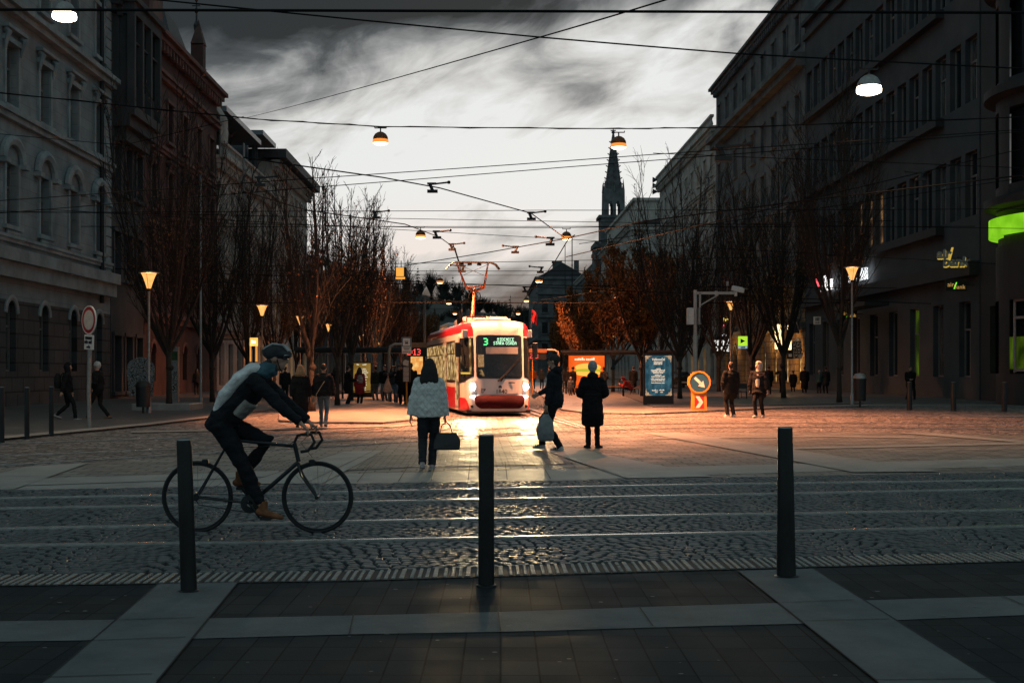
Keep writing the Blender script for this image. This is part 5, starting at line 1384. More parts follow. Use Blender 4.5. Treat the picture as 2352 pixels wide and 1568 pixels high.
# traffic camera pole
tp_=thing('camera_pole','grey steel pole with braced arm, two boxes and a white camera','pole',G(1597,925)); k=F/G(1597,925).y
def zz(v): return H0+(V0-v)/k
M['polepaint']=mat('pale_pole_paint',(.5,.48,.45),.55,0,.15,6)
mb=MB(); mb.tube([(0,0,0),(0,0,zz(770))],.11,12); mb.tube([(0,0,zz(770)),(0,0,zz(666))],.085,12); mb.build('pole',M['polepaint'],tp_,smooth=True)
mb=MB(); X=lambda u:(u-1597)/k
mb.box(.05,X(1690),-.05,.05,zz(676),zz(670)); mb.box(.18,.26,-.05,.05,zz(706),zz(672)); mb.tube([(X(1607),0,zz(702)),(X(1650),0,zz(677))],.035,6); mb.box(X(1642),X(1648),-.06,.06,zz(679),zz(668)); mb.build('arm',M['polepaint'],tp_)
mb=MB(); mb.bbox(X(1578),X(1593),-.2,.2,zz(745),zz(707),.03); mb.build('control_box',M['white'],tp_)
mb=MB(); mb.bbox(X(1602),X(1608),-.2,.2,zz(745),zz(707),.03); mb.build('control_box',M['galv'],tp_)
mb=MB(); My=Matrix.Translation(Vector((X(1694),0,zz(664))))@Matrix.Rotation(R(12),4,'Y'); mb.bbox(-.28,.32,-.12,.12,-.12,.12,.03,My); mb.tube([(X(1690),0,zz(680)),(X(1690),0,zz(668))],.07,8); mb.build('camera_housing',M['white'],tp_)
mb=MB(); mb.box(.2,.46,-.14,.14,.10,.14,My); mb.build('camera_hood',M['tframe'],tp_)
mb=MB(); mb.box(X(1668),X(1673),-.06,.06,zz(656),zz(646)); mb.tube([(X(1670),0,zz(672)),(X(1670),0,zz(655))],.012,4); mb.build('sensor',M['galv'],tp_)
# city light poster
pc=G(1513,932); cl=thing('poster_case','black upright poster case with a blue lettered festival poster','poster case',pc); k=F/pc.y; w=69/k; h=(932-812)/k
mb=MB(); mb.bbox(-w/2,w/2,0,.25,0,h,.03); mb.build('case',M['black'],cl)
M['postblue']=lit('poster_blue',(.06,.15,.19),.9,(.02,.06,.085),(2,2,1),2.5,.42)
M['postcream']=lit('poster_lettering',(1,.80,.60),.85)
pw=(820-140)/1045*160/2352*1352.1; 
def cs(px_,py_): # zoom pixel of the poster picture -> local x,z
    u=(2560+px_/6.53)*.5742; v=(1400+py_/6.53)*.5742
    return ((u-1513)/k,H0+(V0-v)/k)
x0,z1=cs(138,140); x1,z0=cs(822,1188)
mb=MB(); mb.box(x0,x1,-.012,-.002,z0,z1); mb.build('poster',M['postblue'],cl)
def pt(body,px_,py_,size,m=None,sx=1.0,bold=.006):
    x,z=cs(px_,py_); return text(body,size,m or M['postcream'],'poster_text',cl,(x,-.016,z),sx=sx,bold=bold)
S_=1/ (6.53/.5742*k)   # metres per zoom pixel
pt('Velikonoční',478,243,S_*88,sx=.78,bold=.004); pt('slavnosti',470,312,S_*82,sx=.8,bold=.004)
def pb(n,px_,py_,size,sx=.8,seed=0):
    x,z=cs(px_,py_); bars(n,size,M['postcream'],cl,(x,-.017,z),sx,seed=seed)
pb(13,478,362,S_*48,.78)
for q_,(py_,n_c) in enumerate(((487,5),(525,17),(560,15),(596,12),(652,8),(690,16),(748,17),(790,16),(852,16))):
    pb(n_c,480,py_,S_*46,1.0,q_)
pb(7,400,1048,S_*50,1.0); pb(7,575,1043,S_*44,.9,3); pb(4,430,1095,S_*40,.9); pb(4,565,1095,S_*40,.9,2)
mb=MB()
for sx_,sz_,(cx_,cz_) in ((1,-1,cs(140,145)),(-1,-1,cs(818,145)),(1,1,cs(148,1185)),(-1,1,cs(826,1185))):
    for (a,b,r_) in ((.05,.05,.07),(.13,.04,.045),(.04,.13,.045),(.2,.025,.03),(.025,.21,.03),(.11,.11,.035),(.025,.28,.018),(.27,.02,.018)):
        c=(cx_+sx_*a*1.0,-.014,cz_+sz_*b)
        mb.prism([(c[0]+r_*math.cos(q*PI/5),c[2]+r_*math.sin(q*PI/5)*(1 if q%2 else .7)) for q in range(10)],lambda x,z:Vector((x,-.018,z)),lambda x,z:Vector((x,-.0125,z)))
mb.build('corner_ornament',lit('poster_ornament',(.9,.62,.38),.8,(.45,.25,.12),(14,14,14),3,.42),cl)
# tram stop sign column and departure board (left)
def stop_sign(p,label,sc=1.0):
    t=thing('stop_sign',label,'stop sign',p); t.scale=(sc,sc,sc)
    mb=MB(); mb.tube([(0,0,0),(0,0,2.9)],.035,8); mb.build('pole',M['yel'] if sc>.9 else M['galv'],t,smooth=True)
    mb=MB(); mb.bbox(-.2,.2,-.06,-.03,2.25,2.94,.004); pn=mb.build('panel',M['white'],t)
    mb=MB(); 
    for a in ((-.19,.19,2.9,2.93),(-.19,.19,2.55,2.58),(-.19,-.155,2.58,2.9),(.155,.19,2.58,2.9)): mb.box(a[0],a[1],-.066,-.0605,a[2],a[3])
    mb.build('blue_border',M['sblue'],pn)
    mb=MB(); mb.bbox(-.06,.06,-.068,-.061,2.68,2.80,.01); mb.box(-.05,-.02,-.068,-.061,2.655,2.68); mb.box(.02,.05,-.068,-.061,2.655,2.68); bs=mb.build('bus_symbol',M['tframe'],pn)
    mb=MB(); mb.box(-.045,.045,-.071,-.0685,2.745,2.785); mb.build('bus_window',M['white'],bs)
    mb=MB(); 
    for z,w in ((2.50,.17),(2.46,.12),(2.42,.10)): mb.box(-w,w,-.066,-.061,z,z+.018)
    mb.build('sign_lettering',M['tframe'],pn)
    mb=MB(); mb.box(-.17,.08,-.066,-.061,2.31,2.34); mb.box(.1,.17,-.066,-.061,2.31,2.34); mb.build('red_line_text',M['red'],pn)
    return t
ls=G(934,934); t=stop_sign(ls,'blue bordered tram stop sign with timetable case on the left platform')
mb=MB(); mb.bbox(-.17,.17,-.07,.03,1.05,2.15,.01); tc_=mb.build('timetable_case',M['blackmetal'],t)
mb=MB()
for i,(a,b) in enumerate([(1.08,1.27),(1.30,1.48),(1.51,1.68)]): mb.box(-.13,.09,-.078,-.071,a,b)
mb.add([(-.15,-.076,1.78),(.08,-.076,1.72),(.10,-.076,1.95),(-.06,-.076,2.0),(-.16,-.076,1.9)],[(0,1,2,3,4)])
mb.build('timetable',mat('paper',(.45,.46,.45),.7,0,.15,30),tc_)
mb=MB()
for i,(a,b) in enumerate([(1.08,1.27),(1.30,1.48),(1.51,1.68)]):
    for k_2 in range(4):
        for c_ in range(5): mb.box(-.115+c_*.04,-.085+c_*.04,-.0800,-.0785,a+.03+k_2*.035,a+.045+k_2*.035)
mb.build('timetable_print',M['tframe'],tc_)
stop_sign(G(1223,905),'small blue bordered stop sign right behind the tram',1.0)
M['redled']=lit('red_led',(1,.09,.07),1.6)
def dep_board(label,p,arm,up,text_):
    t=thing('departure_board',label,'display',p)
    mb=MB(); s=arm
    mb.tube([(0,0,0),(0,0,2.45),(s*.06,0,2.68),(s*.25,0,2.78),(s*1.5,0,2.8)],.07,10); mb.build('post',M['yelpost'],t,smooth=True)
    mb=MB(); a,b=sorted((s*.75,s*2.05)); mb.bbox(a,b,-.18,.18,2.2,2.84,.02); bd=mb.build('board',M['black'],t)
    mb=MB(); mb.box(a-.02,b+.02,-.2,-.182,2.62,2.86); mb.build('top_panel',mat('orange_brown_panel',(.4,.16,.07),.6,0,.2,10),bd)
    matrix_text(list(text_),.042,M['redled'],'led_digits',bd,(a+.12,-.186,2.56),None,.95)
    return t
M['yelpost']=mat('pale_post',(.45,.33,.26),.5,.3,.2)
dep_board('bent pipe departure board with red digits behind the left stop sign',G(894,925),1,1,'2:13')
dep_board('bent pipe departure board with red digits over the right platform',G(1283,908),-1,1,'12 3')
# shelters
def shelter(label,p,wd,h,rz=0):
    t=thing('tram_shelter',label,'shelter',p,rz)
    mb=MB(); mb.bbox(-wd/2-.2,wd/2+.2,-.9,.9,h-.18,h,.04); mb.bbox(-wd/2-.1,wd/2+.1,-.8,.8,h-.3,h-.181,.02); mb.build('roof',M['black'],t)
    mb=MB(); 
    for x in (-wd/2,-wd/6,wd/6,wd/2): mb.box(x-.05,x+.05,.55,.65,0,h-.3)
    mb.box(-wd/2,wd/2,.57,.63,.3,.36); mb.build('frame',M['black'],t)
    mb=MB(); mb.quad((-wd/2,.6,.36),(wd/2,.6,.36),(wd/2,.6,h-.35),(-wd/2,.6,h-.35)); 
    m=bpy.data.materials.get('shelter_glass')
    if not m:
        m,n_,b_=base_mat('shelter_glass'); b_.inputs['Base Color'].default_value=(.05,.06,.06,1); b_.inputs['Roughness'].default_value=.05; b_.inputs['Alpha'].default_value=.35
    mb.build('glass_wall',m,t)
    mb=MB(); mb.box(-wd/2+.5,wd/2-.5,.15,.5,.42,.48); mb.box(-wd/2+.7,-wd/2+.78,.2,.4,0,.42); mb.box(wd/2-.78,wd/2-.7,.2,.4,0,.42); mb.build('bench',M['wood'],t)
    return t
def lightbox(label,p,w,h,base,gm,inner=None,rz=0,d=.2):
    t=thing('advertising_light_box',label,'light box',p,rz)
    mb=MB(); mb.bbox(-w/2,w/2,-d/2,d/2,0,base+h+.1,.02); mb.build('case',M['black'],t)
    mb=MB(); mb.box(-w/2+.07,w/2-.07,-d/2-.012,-d/2-.001,base,base+h); mb.build('poster',gm,t)
    return t
shp=G(855,919); shelter('dark glazed tram shelter on the left platform behind the waiting people',Vector((-6.6,64,0)),6.5,2.75)
M['gold']=lit('gold_poster',(.55,.33,.06),.75,(.34,.18,.03),(1,1,1),1.5,.4)
lb=lightbox('gold lit poster with white lines of text on the left shelter',G(830,914),49/ (F/G(830,914).y),1.62,.32,M['gold'],d=.18)
k=F/G(830,914).y
M['wtext']=lit('poster_white_text',(1,.88,.62),1.1)
for i,(n_c,x,z,s_) in enumerate([(3,-.2,1.86,.11),(5,.2,1.86,.11),(11,.06,1.62,.11),(12,.08,1.52,.11),(14,.12,1.42,.11),(10,.12,1.30,.11),(13,.14,1.18,.11),(6,.2,1.02,.11),(7,.2,.86,.11),(6,.2,.74,.11),(8,.14,.56,.1),(7,.16,.44,.09)]):
    bars(n_c,s_,M['wtext'],lb,(x*.9,-.108,z),.8,seed=i)
lightbox('small yellow lit map panel at the back of the left shelter',Vector((-3.55*1.0-.25,63.0,0)),1.05,.95,1.35,lit('map_panel',(1,.62,.2),1.0,(.8,.3,.06),(2,2,2),2.4,.4),d=.1)
M['burger']=lit('orange_poster',(1,.16,.02),1.0,(.9,.10,.01),(1,1,1),1,.4)
bp_=G(1347,902)
lbx=lightbox('orange lit food advertisement on the right tram stop shelter',bp_,2.6,2.2,.35,M['burger'],d=.2)
mb=MB(); mb.ell((.1,-.115,1.75),(.9,.01,.28),16,8); mb.ell((.1,-.115,1.35),(.9,.01,.2),16,8); mb.build('bun',lit('bun_yellow',(1,.5,.08),1.2),lbx)
mb=MB(); mb.ell((.1,-.12,1.55),(.95,.01,.12),16,8); mb.build('filling',lit('filling_green',(.5,.45,.03),1.1),lbx)
bars(12,.24,lit('ad_text',(1,.75,.5),1.3),lbx,(-.1,-.12,2.3),1)
shelter('dark tram shelter with the orange advert on the right platform',Vector((9.2,83,0)),8,2.9)
# benches, chairs, bins
def bench(label,p,rz,s=1):
    t=thing('bench',label,'bench',p,rz,'benches on the right platform')
    mb=MB(); 
    for k in range(4): mb.bbox(-.8,.8,-.22+k*.12,-.12+k*.12,.43,.46,.006)
    mb.build('seat',M['wood'],t)
    mb=MB(); 
    for k in range(3): mb.bbox(-.8,.8,.27+k*.03,.30+k*.03,.52+k*.13,.62+k*.13,.006)
    mb.build('backrest',M['wood'],t)
    for x in (-.65,.65):
        mb=MB(); mb.tube([(x,-.22,0),(x,-.2,.43)],.02,6); mb.tube([(x,.3,0),(x,.26,.43),(x,.36,.92)],.02,6); mb.tube([(x,-.2,.43),(x,.26,.43)],.02,6); mb.build('leg',M['black'],t)
    return t
bench('wooden slat bench beside the red hooded sitter on the right platform',G(1462,908),R(75)); bench('wooden slat bench behind the woman in the white beanie',G(1432,900),R(90))
def chair(label,p,rz):
    t=thing('cafe_chair',label,'chair',p,rz,'cafe chairs outside the houses')
    mb=MB(); mb.bbox(-.22,.22,-.22,.22,.44,.47,.01); mb.build('seat',M['blackmetal'],t)
    mb=MB(); mb.bbox(-.22,.22,.2,.23,.62,.88,.01); mb.tube([(-.2,.21,.46),(-.2,.22,.88)],.012,5); mb.tube([(.2,.21,.46),(.2,.22,.88)],.012,5); mb.build('backrest',M['blackmetal'],t)
    for x in (-.2,.2):
        for y in (-.2,.2): mb=MB(); mb.tube([(x*1.1,y*1.1,0),(x,y,.45)],.013,5); mb.build('leg',M['blackmetal'],t)
    return t
for i,(u,v) in enumerate([(585,916),(600,914),(618,917)]): chair('dark cafe chair behind the cyclist, %s from the left'%ORD[i],G(u,v),i*1.4)
for i,(u,v) in enumerate([(1690,926-8),(1705,920),(1546,925-30)]): chair(['cafe chair left of the white hooded walker','cafe chair touching the white hooded walker','cafe chair right of the poster case'][i],G(u,v),2+i)
def bin_(label,p,h=1.25,lid=True):
    t=thing('litter_bin',label,'litter bin',p,0,'dark litter bins'); mb=MB(); mb.lathe([(.04,0),(.04,.25),(.24,.26),(.26,h-.1),(.24,h-.1)],(0,0,0),16); mb.build('body',M['black'],t,smooth=True,ang=40)
    mb=MB(); mb.lathe([(.28,h-.1),(.28,h-.04),(.2,h+.1),(0,h+.14)],(0,0,0),16,sx=1,sy=1); mb.build('lid',M['galv'] if lid else M['black'],t,smooth=True,ang=40); return t
bin_('dark litter bin in front of the graffiti covered kiosk',G(329,951),1.05,False); bin_('dark litter bin beside the nearest right street lamp',G(1975,935),1.3)
# graffiti kiosk: rounded phone kiosk covered with tags
gk=thing('phone_kiosk','rounded phone kiosk covered in black and white graffiti by the grey palace','kiosk',G(323,922),R(20))
m,n_,b_=base_mat('graffiti'); tcn=nn(n_,'ShaderNodeTexCoord'); wv=nn(n_,'ShaderNodeTexNoise'); wv.inputs['Scale'].default_value=3.2; wv.inputs['Detail'].default_value=2; wv.inputs['Distortion'].default_value=2.2; L(n_,tcn.outputs['Object'],wv.inputs['Vector'])
cr=nn(n_,'ShaderNodeValToRGB'); e=cr.color_ramp; e.elements[0].position=.40; e.elements[0].color=(.02,.02,.02,1); e.elements[1].position=.44; e.elements[1].color=(.42,.40,.38,1)
for ps,c in ((.5,(.45,.43,.42,1)),(.52,(.03,.03,.03,1)),(.56,(.03,.03,.03,1)),(.58,(.25,.3,.32,1))): q=e.elements.new(ps); q.color=c
e.interpolation='LINEAR'; L(n_,wv.outputs[0],cr.inputs[0]); L(n_,cr.outputs[0],b_.inputs['Base Color']); M['graf']=m
mb=MB(); pts=[(-.55,.25),(.55,.25),(.66,1.4)]+[(.66*math.cos(R(a)),1.55+.55*math.sin(R(a))) for a in range(0,181,20)]+[(-.66,1.4)]
mb.prism(pts,lambda x,z:Vector((x,-.03,z*1.05)),lambda x,z:Vector((x,.03,z*1.05))); mb.build('side_panel',M['graf'],gk)
mb=MB(); mb.prism(pts,lambda x,z:Vector((x*.96+.12,.74,z*1.03)),lambda x,z:Vector((x*.96+.12,.79,z*1.03))); mb.build('side_panel',M['graf'],gk)
mb=MB()
for (a,b) in zip(pts[2:],pts[3:]): mb.quad(Vector((a[0],.03,a[1]*1.04)),Vector((b[0],.03,b[1]*1.04)),Vector((b[0]*.97+.1,.74,b[1]*1.03)),Vector((a[0]*.97+.1,.74,a[1]*1.03)))
mb.build('hood',mat('kiosk_shell',(.2,.14,.08),.6,0,.4,3),gk)
mb=MB(); mb.box(-.05,.05,.3,.4,0,1.6); mb.bbox(-.25,.25,.35,.6,.9,1.5,.03); mb.build('stand',M['blackmetal'],gk)
tg=thing('tree_kerb','low stone kerb box round the foot of the first left tree','planter',(-12.35,47.1,0))
mb=MB(); 
for a in ((-1.1,1.1,-1.1,-.9),(-1.1,1.1,.9,1.1),(-1.1,-.9,-.9,.9),(.9,1.1,-.9,.9)): mb.bbox(*a,0.03,.28,.02)
mb.build('kerb_block',M['kerb'],tg); mb=MB(); mb.box(-.9,.9,-.9,.9,.02,.15); mb.build('soil',M['joint'],tg)
# advertising column and poster cabinet by the red house
ac=thing('poster_column','narrow square poster pillar behind the first left tree','poster pillar',G(402,929)); mb=MB(); mb.bbox(-.17,.17,-.15,.15,0,2.6,.01); mb.build('pillar',M['galv'],ac)
mb=MB(); mb.box(-.15,.15,-.165,-.152,.5,1.5); mb.build('bill',M['graf'],ac); mb=MB(); mb.box(-.15,.15,-.165,-.152,2.0,2.4); mb.build('bill',mat('green_bill',(.03,.08,.02),.6,0,.5,5),ac)
# tall poles
for i,(u,v,top,r,lb) in enumerate([(461,928,400,.06,'slim grey lighting pole left of the cyclist'),(560,905,330,.11,'thick grey catenary pole against the left houses'),(1314,870,545,.12,'tall dark catenary pole right of the tram'),(1298,872,560,.08,'thinner dark pole beside the tall catenary pole')]):
    p=G(u,v); t=thing('steel_pole',lb,'pole',p); hh=H0+(V0-top)/(F/p.y); mb=MB(); mb.lathe([(r*1.6,0),(r*1.6,.3),(r,.35),(r*.7,hh),(0,hh+.05)],(0,0,0),10); mb.build('shaft',M['galv'] if u<700 else M['blackmetal'],t,smooth=True)
    mb=MB(); mb.lathe([(r*1.3,hh*.8),(r*1.3,hh*.8+.12)],(0,0,0),10); mb.build('collar',M['blackmetal'],t)
# catenary post with orange lit bracket arm left of the pantograph
t=thing('catenary_post','catenary post with horizontal lit bracket arm above the tram roof','pole',Vector((-4.9,95,0))); mb=MB(); mb.tube([(0,0,0),(0,0,7.4)],.1,8); mb.build('shaft',M['galv'],t); mb=MB(); mb.tube([(0,0,6.9),(3.3,0,6.9)],.06,6); mb.tube([(0,0,7.4),(1.6,0,6.95)],.03,5); mb.build('arm',M['copper'],t); mb=MB(); mb.tube([(3.2,0,6.9),(3.2,0,5.2)],.04,5); mb.bbox(3.0,3.4,-.15,.15,6.8,7.1,.03); mb.build('insulator',M['copper'],t)
# floodlight panel high among the left trees
p=P(921,627,60); t=thing('lit_sign_box','small orange lit box hung high over the left trees','light box',p); mb=MB(); mb.bbox(-.28,.28,-.02,.3,-.3,.3,.03); mb.build('case',M['black'],t)
mb=MB(); mb.box(-.24,.14,-.035,-.022,-.16,.27); mb.box(-.26,.2,-.035,-.022,-.30,-.2); mb.build('panel',lit('box_panel',(1,.42,.07),1.1),t); mb=MB(); mb.tube([(0,.1,.3),(0,.1,.62)],.02,4); mb.build('hanger',M['black'],t)
# ------------------------------------------------------------------ shop signs
def wsign(label,c,w,h,m,d=.12,name='shop_sign',rz=0,case=None):
    t=thing(name,label,'sign',c,rz); mb=MB(); mb.bbox(-w/2,w/2,-d/2,d/2,-h/2,h/2,.015); mb.build('box',case or m,t)
    return t
def sp_(u,v,Y): return P(u,v,Y)
def sz_(dx_,Y): return dx_/F*Y
# hanging yellow-green flag sign
Y=66; c=sp_(1706,783,Y); t=wsign('lime green hanging sign with a black pennant and pale blue foot',c,sz_(21,Y),sz_(22,Y),lit('lime_sign',(.50,.85,.05),1.0,(.42,.75,.04),(1,1,1),1,.4))
mb=MB(); w=sz_(5.5,Y); mb.prism([(-w,-w*1.0),(w*.9,0),(-w,w*1.0)],lambda x,z:Vector((x,-.066,z)),lambda x,z:Vector((x,-.062,z))); mb.build('pennant',M['tframe'],t)
mb=MB(); w=sz_(10,Y); mb.box(-w,w,-.06,.06,-sz_(17,Y),-sz_(11.6,Y)); f_=mb.build('foot_panel',lit('pale_blue',(.32,.5,.66),.8),t)
bars(5,.14,M['tframe'],f_,(0,-.066,-sz_(14.3,Y)),.7); mb=MB(); mb.tube([(sz_(10,Y),0,.3),(sz_(18,Y),0,.3)],.02,4); mb.build('bracket',M['black'],t)
Y=84; c=sp_(1780,768,Y); t=wsign('green hanging sign right of the lime pennant sign',c,sz_(20,Y),sz_(28,Y),M['white'],.12); mb=MB(); w=sz_(9,Y); mb.box(-w,w,-.075,-.062,-sz_(8,Y),sz_(12,Y)); mb.build('green_face',mat('sign_green',(.1,.3,.02),.5,0,.1),t)
mb=MB(); mb.prism([(-.15,-.12),(.15,.05),(-.1,.25)],lambda x,z:Vector((x,-.085,z)),lambda x,z:Vector((x,-.078,z))); mb.build('sign_mark',M['tframe'],t)
Y=70; c=sp_(1790,780,Y)
for i,(u,lb) in enumerate(((1788,'bright tall wall lantern left of the second right tree'),(1813,'slim bright wall lantern right of the second right tree'))):
    Y=82; c=sp_(u,773+i*2,Y); t=thing('wall_lantern',lb,'lamp',c); mb=MB(); w=sz_(7-i*3,Y); h=sz_(28,Y); mb.bbox(-w,w,-w,w,-h,h,.03); mb.build('glass',lit('lantern_glow',(1,.68,.3),2.6),t); mb=MB(); mb.box(-w-.03,w+.03,-w-.03,w+.03,h,h+.06); mb.box(-.04,.04,0,.8,-.05,.05); mb.build('bracket',M['black'],t)
spot('facade_uplight',Vector((21.6,101,1.5)),Vector((24,103,12)),900,(1,.52,.16),.2,120,.8)
spot('facade_uplight',Vector((21.6,92.5,3.5)),Vector((24,97,1)),700,(1,.5,.15),.2,140,.8)
spot('facade_uplight',Vector((21.2,118,1.5)),Vector((24,116,10)),600,(1,.5,.15),.2,120,.8)
# PIVNI OFICE style lettering: white neon letters on black
Y=88; c=sp_(1657,795,Y); t=wsign('black hanging sign with white lettering in two lines behind the third right tree',c,sz_(42,Y),sz_(32,Y),M['black'],.1); wt=lit('white_letters',(1,.97,.9),1.0)
text('PIVNÍ',.5,wt,'sign_text',t,(0,-.06,.22),sx=.95,bold=.015); text('OPICE',.46,wt,'sign_text',t,(0,-.06,-.22),sx=.85,bold=.015)
# kebab board
Y=86; c=sp_(1828,778,Y); t=wsign('leaning white banner reading KEBAB under the dark canopy',c+Vector((.1,0,-.75)),sz_(19,Y),sz_(42,Y),mat('banner_white',(.5,.48,.46),.7,0,.15,5),.06); t.rotation_euler=(0,R(-7),0)
text('KEBAB',.42,M['tframe'],'banner_text',t,(-.11,-.04,0),rot=(PI/2,-PI/2,0),bold=.012); text('HAN',.42,M['tframe'],'banner_text',t,(.2,-.04,.1),rot=(PI/2,-PI/2,0),bold=.012)
Y=86; c=sp_(1824,748,Y); t=wsign('black poster with a white swirl above the kebab banner',c,sz_(24,Y),sz_(34,Y),M['black'],.08,'wall_poster'); mb=MB(); mb.tube([(-.25,-.06,-.3),(-.15,-.06,.2),(.1,-.06,.3),(.25,-.06,.0),(.3,-.06,-.35)],[.04,.1,.09,.09,.03],8,flat=.3); mb.build('swirl',mat('swirl_white',(.3,.32,.34),.7,0,.3),t)
Y=86; c=sp_(1815,806,Y); t=wsign('dark menu board low on the amber lit wall',c,sz_(14,Y),sz_(36,Y),M['black'],.08,'menu_board'); mb=MB(); mb.box(-.12,.1,-.05,-.042,-.4,-.2); mb.build('menu_print',M['white'],t)
# small white plate with three bars
Y=88*24/24; c=Vector((23.4,(24*F)/(1877-U0)*1.0,0)); Y=c.y*.975; c=sp_(1877,736,Y); t=wsign('small white plate sign with three dark bars on the grey wall',c,sz_(17,Y),sz_(18,Y),M['white'],.08)
mb=MB()
for k in range(3): mb.box(-.13+k*.1,-.07+k*.1,-.052,-.042,-.02,.2)
mb.build('bars',M['tframe'],t); bars(8,.1,M['tframe'],t,(0,-.052,-.15),.8); mb=MB(); mb.box(sz_(8,Y),sz_(24,Y),-.02,.02,.1,.14); mb.build('bracket',M['black'],t)
# air/bank letters
Yb=61.5
def star_block(label,u,v,Y,s):
    pass
t=thing('bank_letters','unlit silver block letters air bank with yellow edges high on the dark wall','sign',sp_(2183,592,60.0),R(-14))
edge_=lit('yellow_edge_light',(1,.66,.10),.55); sil=mat('letter_grey',(.34,.36,.4),.5,0,.2)
text('air',.62,sil,'letters',t,(-.33,-.12,.18),ext=.05,bold=.03,shear=.1); text('bank',.62,sil,'letters',t,(.22,-.12,-.22),ext=.05,bold=.03,shear=.1)
text('air',.62,edge_,'letter_glow',t,(-.295,-.03,.125),ext=.01,bold=.03,shear=.1); text('bank',.62,edge_,'letter_glow',t,(.255,-.03,-.275),ext=.01,bold=.03,shear=.1)
mb=MB(); mb.prism([(-.16,-.35),(-.06,-.35),(.14,.5),(.04,.5)],lambda x,z:Vector((x,-.1,z)),lambda x,z:Vector((x,-.04,z))); mb.build('slash',edge_,t)
mb=MB(); mb.box(-.75,.85,.0,.04,-.08,.0); mb.box(.3,.4,.0,1.9,-.05,.05); mb.build('backing',M['anthrabase'],t)
def airbank(label,u,v,Y,s):
    t=thing('bank_sign',label,'sign',sp_(u,v,Y)); gold_=lit('air_bank_gold',(.75,.42,.12),.6); gr_=lit('air_bank_green',(.2,.8,.04),1.2)
    mb=MB(); mb.bbox(-.62*s,.62*s,0,.1,-.3*s,.35*s,.01); mb.build('box',M['black'],t)
    text('air',.38*s,gold_,'sign_text',t,(-.32*s,-.012,.06*s)); text('bank',.36*s,gold_,'sign_text',t,(.2*s,-.012,-.08*s)); mb=MB(); mb.prism([(-.16*s,-.2*s),(-.09*s,-.2*s),(.06*s,.2*s),(-.01*s,.2*s)],lambda x,z:Vector((x,-.016,z)),lambda x,z:Vector((x,-.006,z))); mb.build('slash',gr_,t)
    mb=MB(); mb.box(.6*s,1.1*s,.02,.06,0,.05); mb.build('bracket',M['black'],t)
    return t
airbank('black hanging sign reading air/bank under the block letters',2196,656,59,.82); airbank('distant air/bank sign half behind the nearest right street lamp',1949,722,78,.9)
# white lit sign right of lamp
t=thing('lit_name_sign','glaring white lit letter panel on the grey wall beside the right street lamp','sign',Vector((23.6,24*F/(1985-U0)*1.0,0))+Vector((0,0,0))); Yc=t.location.y; t.location.z=H0+(V0-632)/F*Yc; t.rotation_euler=(0,0,R(-90))
ww=Yc*.07; mb=MB(); mb.bbox(-1.75,1.75,-.1,.1,-.36,.36,.02); mb.build('panel',lit('white_sign_light',(.95,.98,1),2.0,(.7,.75,.8),(4,4,1),2,.3),t)
bars(9,.5,M['tgrey'],t,(0,-.105,0),.8,.004)
t=thing('neon_sign','red and white neon letters seen through the first right tree','sign',Vector((23.5,24*F/(1920-U0),0))); Yc=t.location.y; t.location.z=H0+(V0-652)/F*Yc; t.rotation_euler=(0,0,R(-90))
bars(4,1.5,lit('neon_white',(1,.96,.95),2.2),t,(.0,-.12,0),1,.03); bars(3,.8,lit('neon_red',(1,.12,.15),2.0),t,(-2.2,-.12,.2),.9,.03); mb=MB(); mb.box(-3,2,-.06,.2,-.9,-.8); mb.build('rail',M['black'],t)
t=thing('number_plate_board','x','x'); bpy.data.objects.remove(t)
# 324 clock display
sign324.rotation_euler=(0,0,0)
mb=MB(); mb.bbox(-1.6,1.6,-.2,.2,-1.0,1.0,.05); mb.build('case',M['black'],sign324); matrix_text(list('324'),.2,lit('amber_led',(1,.35,.1),2.2),'digits',sign324,(-1.35,-.24,.72),None,.95)
# lit signs left side
Y=64; c=sp_(583,785,Y); t=wsign('yellow lit shop sign behind the cyclist helmet',c,sz_(18,Y),sz_(19,Y),lit('yellow_sign',(1,.55,.13),1.6,(1,.35,.06),(1,1,1),2,.4)); mb=MB(); mb.box(-sz_(9,Y),-sz_(6,Y),-.05,.05,-sz_(45,Y),-sz_(10,Y)); mb.box(sz_(4,Y),sz_(8,Y),-.05,.05,-sz_(45,Y),-sz_(10,Y)); mb.build('lit_leg',lit('yellow_leg',(1,.42,.1),.8),t)
mb=MB(); mb.box(-.05,.05,-.04,.04,-2.6,-.2); mb.box(-2.0,.0,-.03,.03,.1,.16); mb.build('bracket',M['black'],t)
bars(3,.2,lit('sign_white',(1,.9,.7),2.5),t,(0,-.075,0),.8)
for i,(u,v,Y,c_,w,h,lb) in enumerate([(1512+150-3,735,105,(1,.7,.1),11,6,'yellow neon letters up in the right trees'),(1660,762-20,106,(1,.08,.12),3,20,'vertical red neon strip among the right trees'),(1661,770,107,(.9,.95,1),10,1.6,'short white light line under the red neon')]):
    c=sp_(u,v,Y); t=thing('neon_sign',lb,'sign',c); mb=MB(); W_=sz_(w,Y); Hh=sz_(h,Y)
    n=4
    for k in range(n):
        if h>w: mb.ell((.1*(k%2),0,-Hh/2+Hh*k/n),(W_/2,.05,Hh/n/2.3),8,5)
        else: mb.ell((-W_+W_*2*k/n+.3,0,.1*(k%2)),(W_/n*.7,.05,Hh/2),8,5)
    mb.build('tube',lit('neon%d'%i,c_,1.8),t); mb=MB(); mb.box(-W_,W_,.06,.1,-.04,.04); mb.build('rail',M['black'],t)
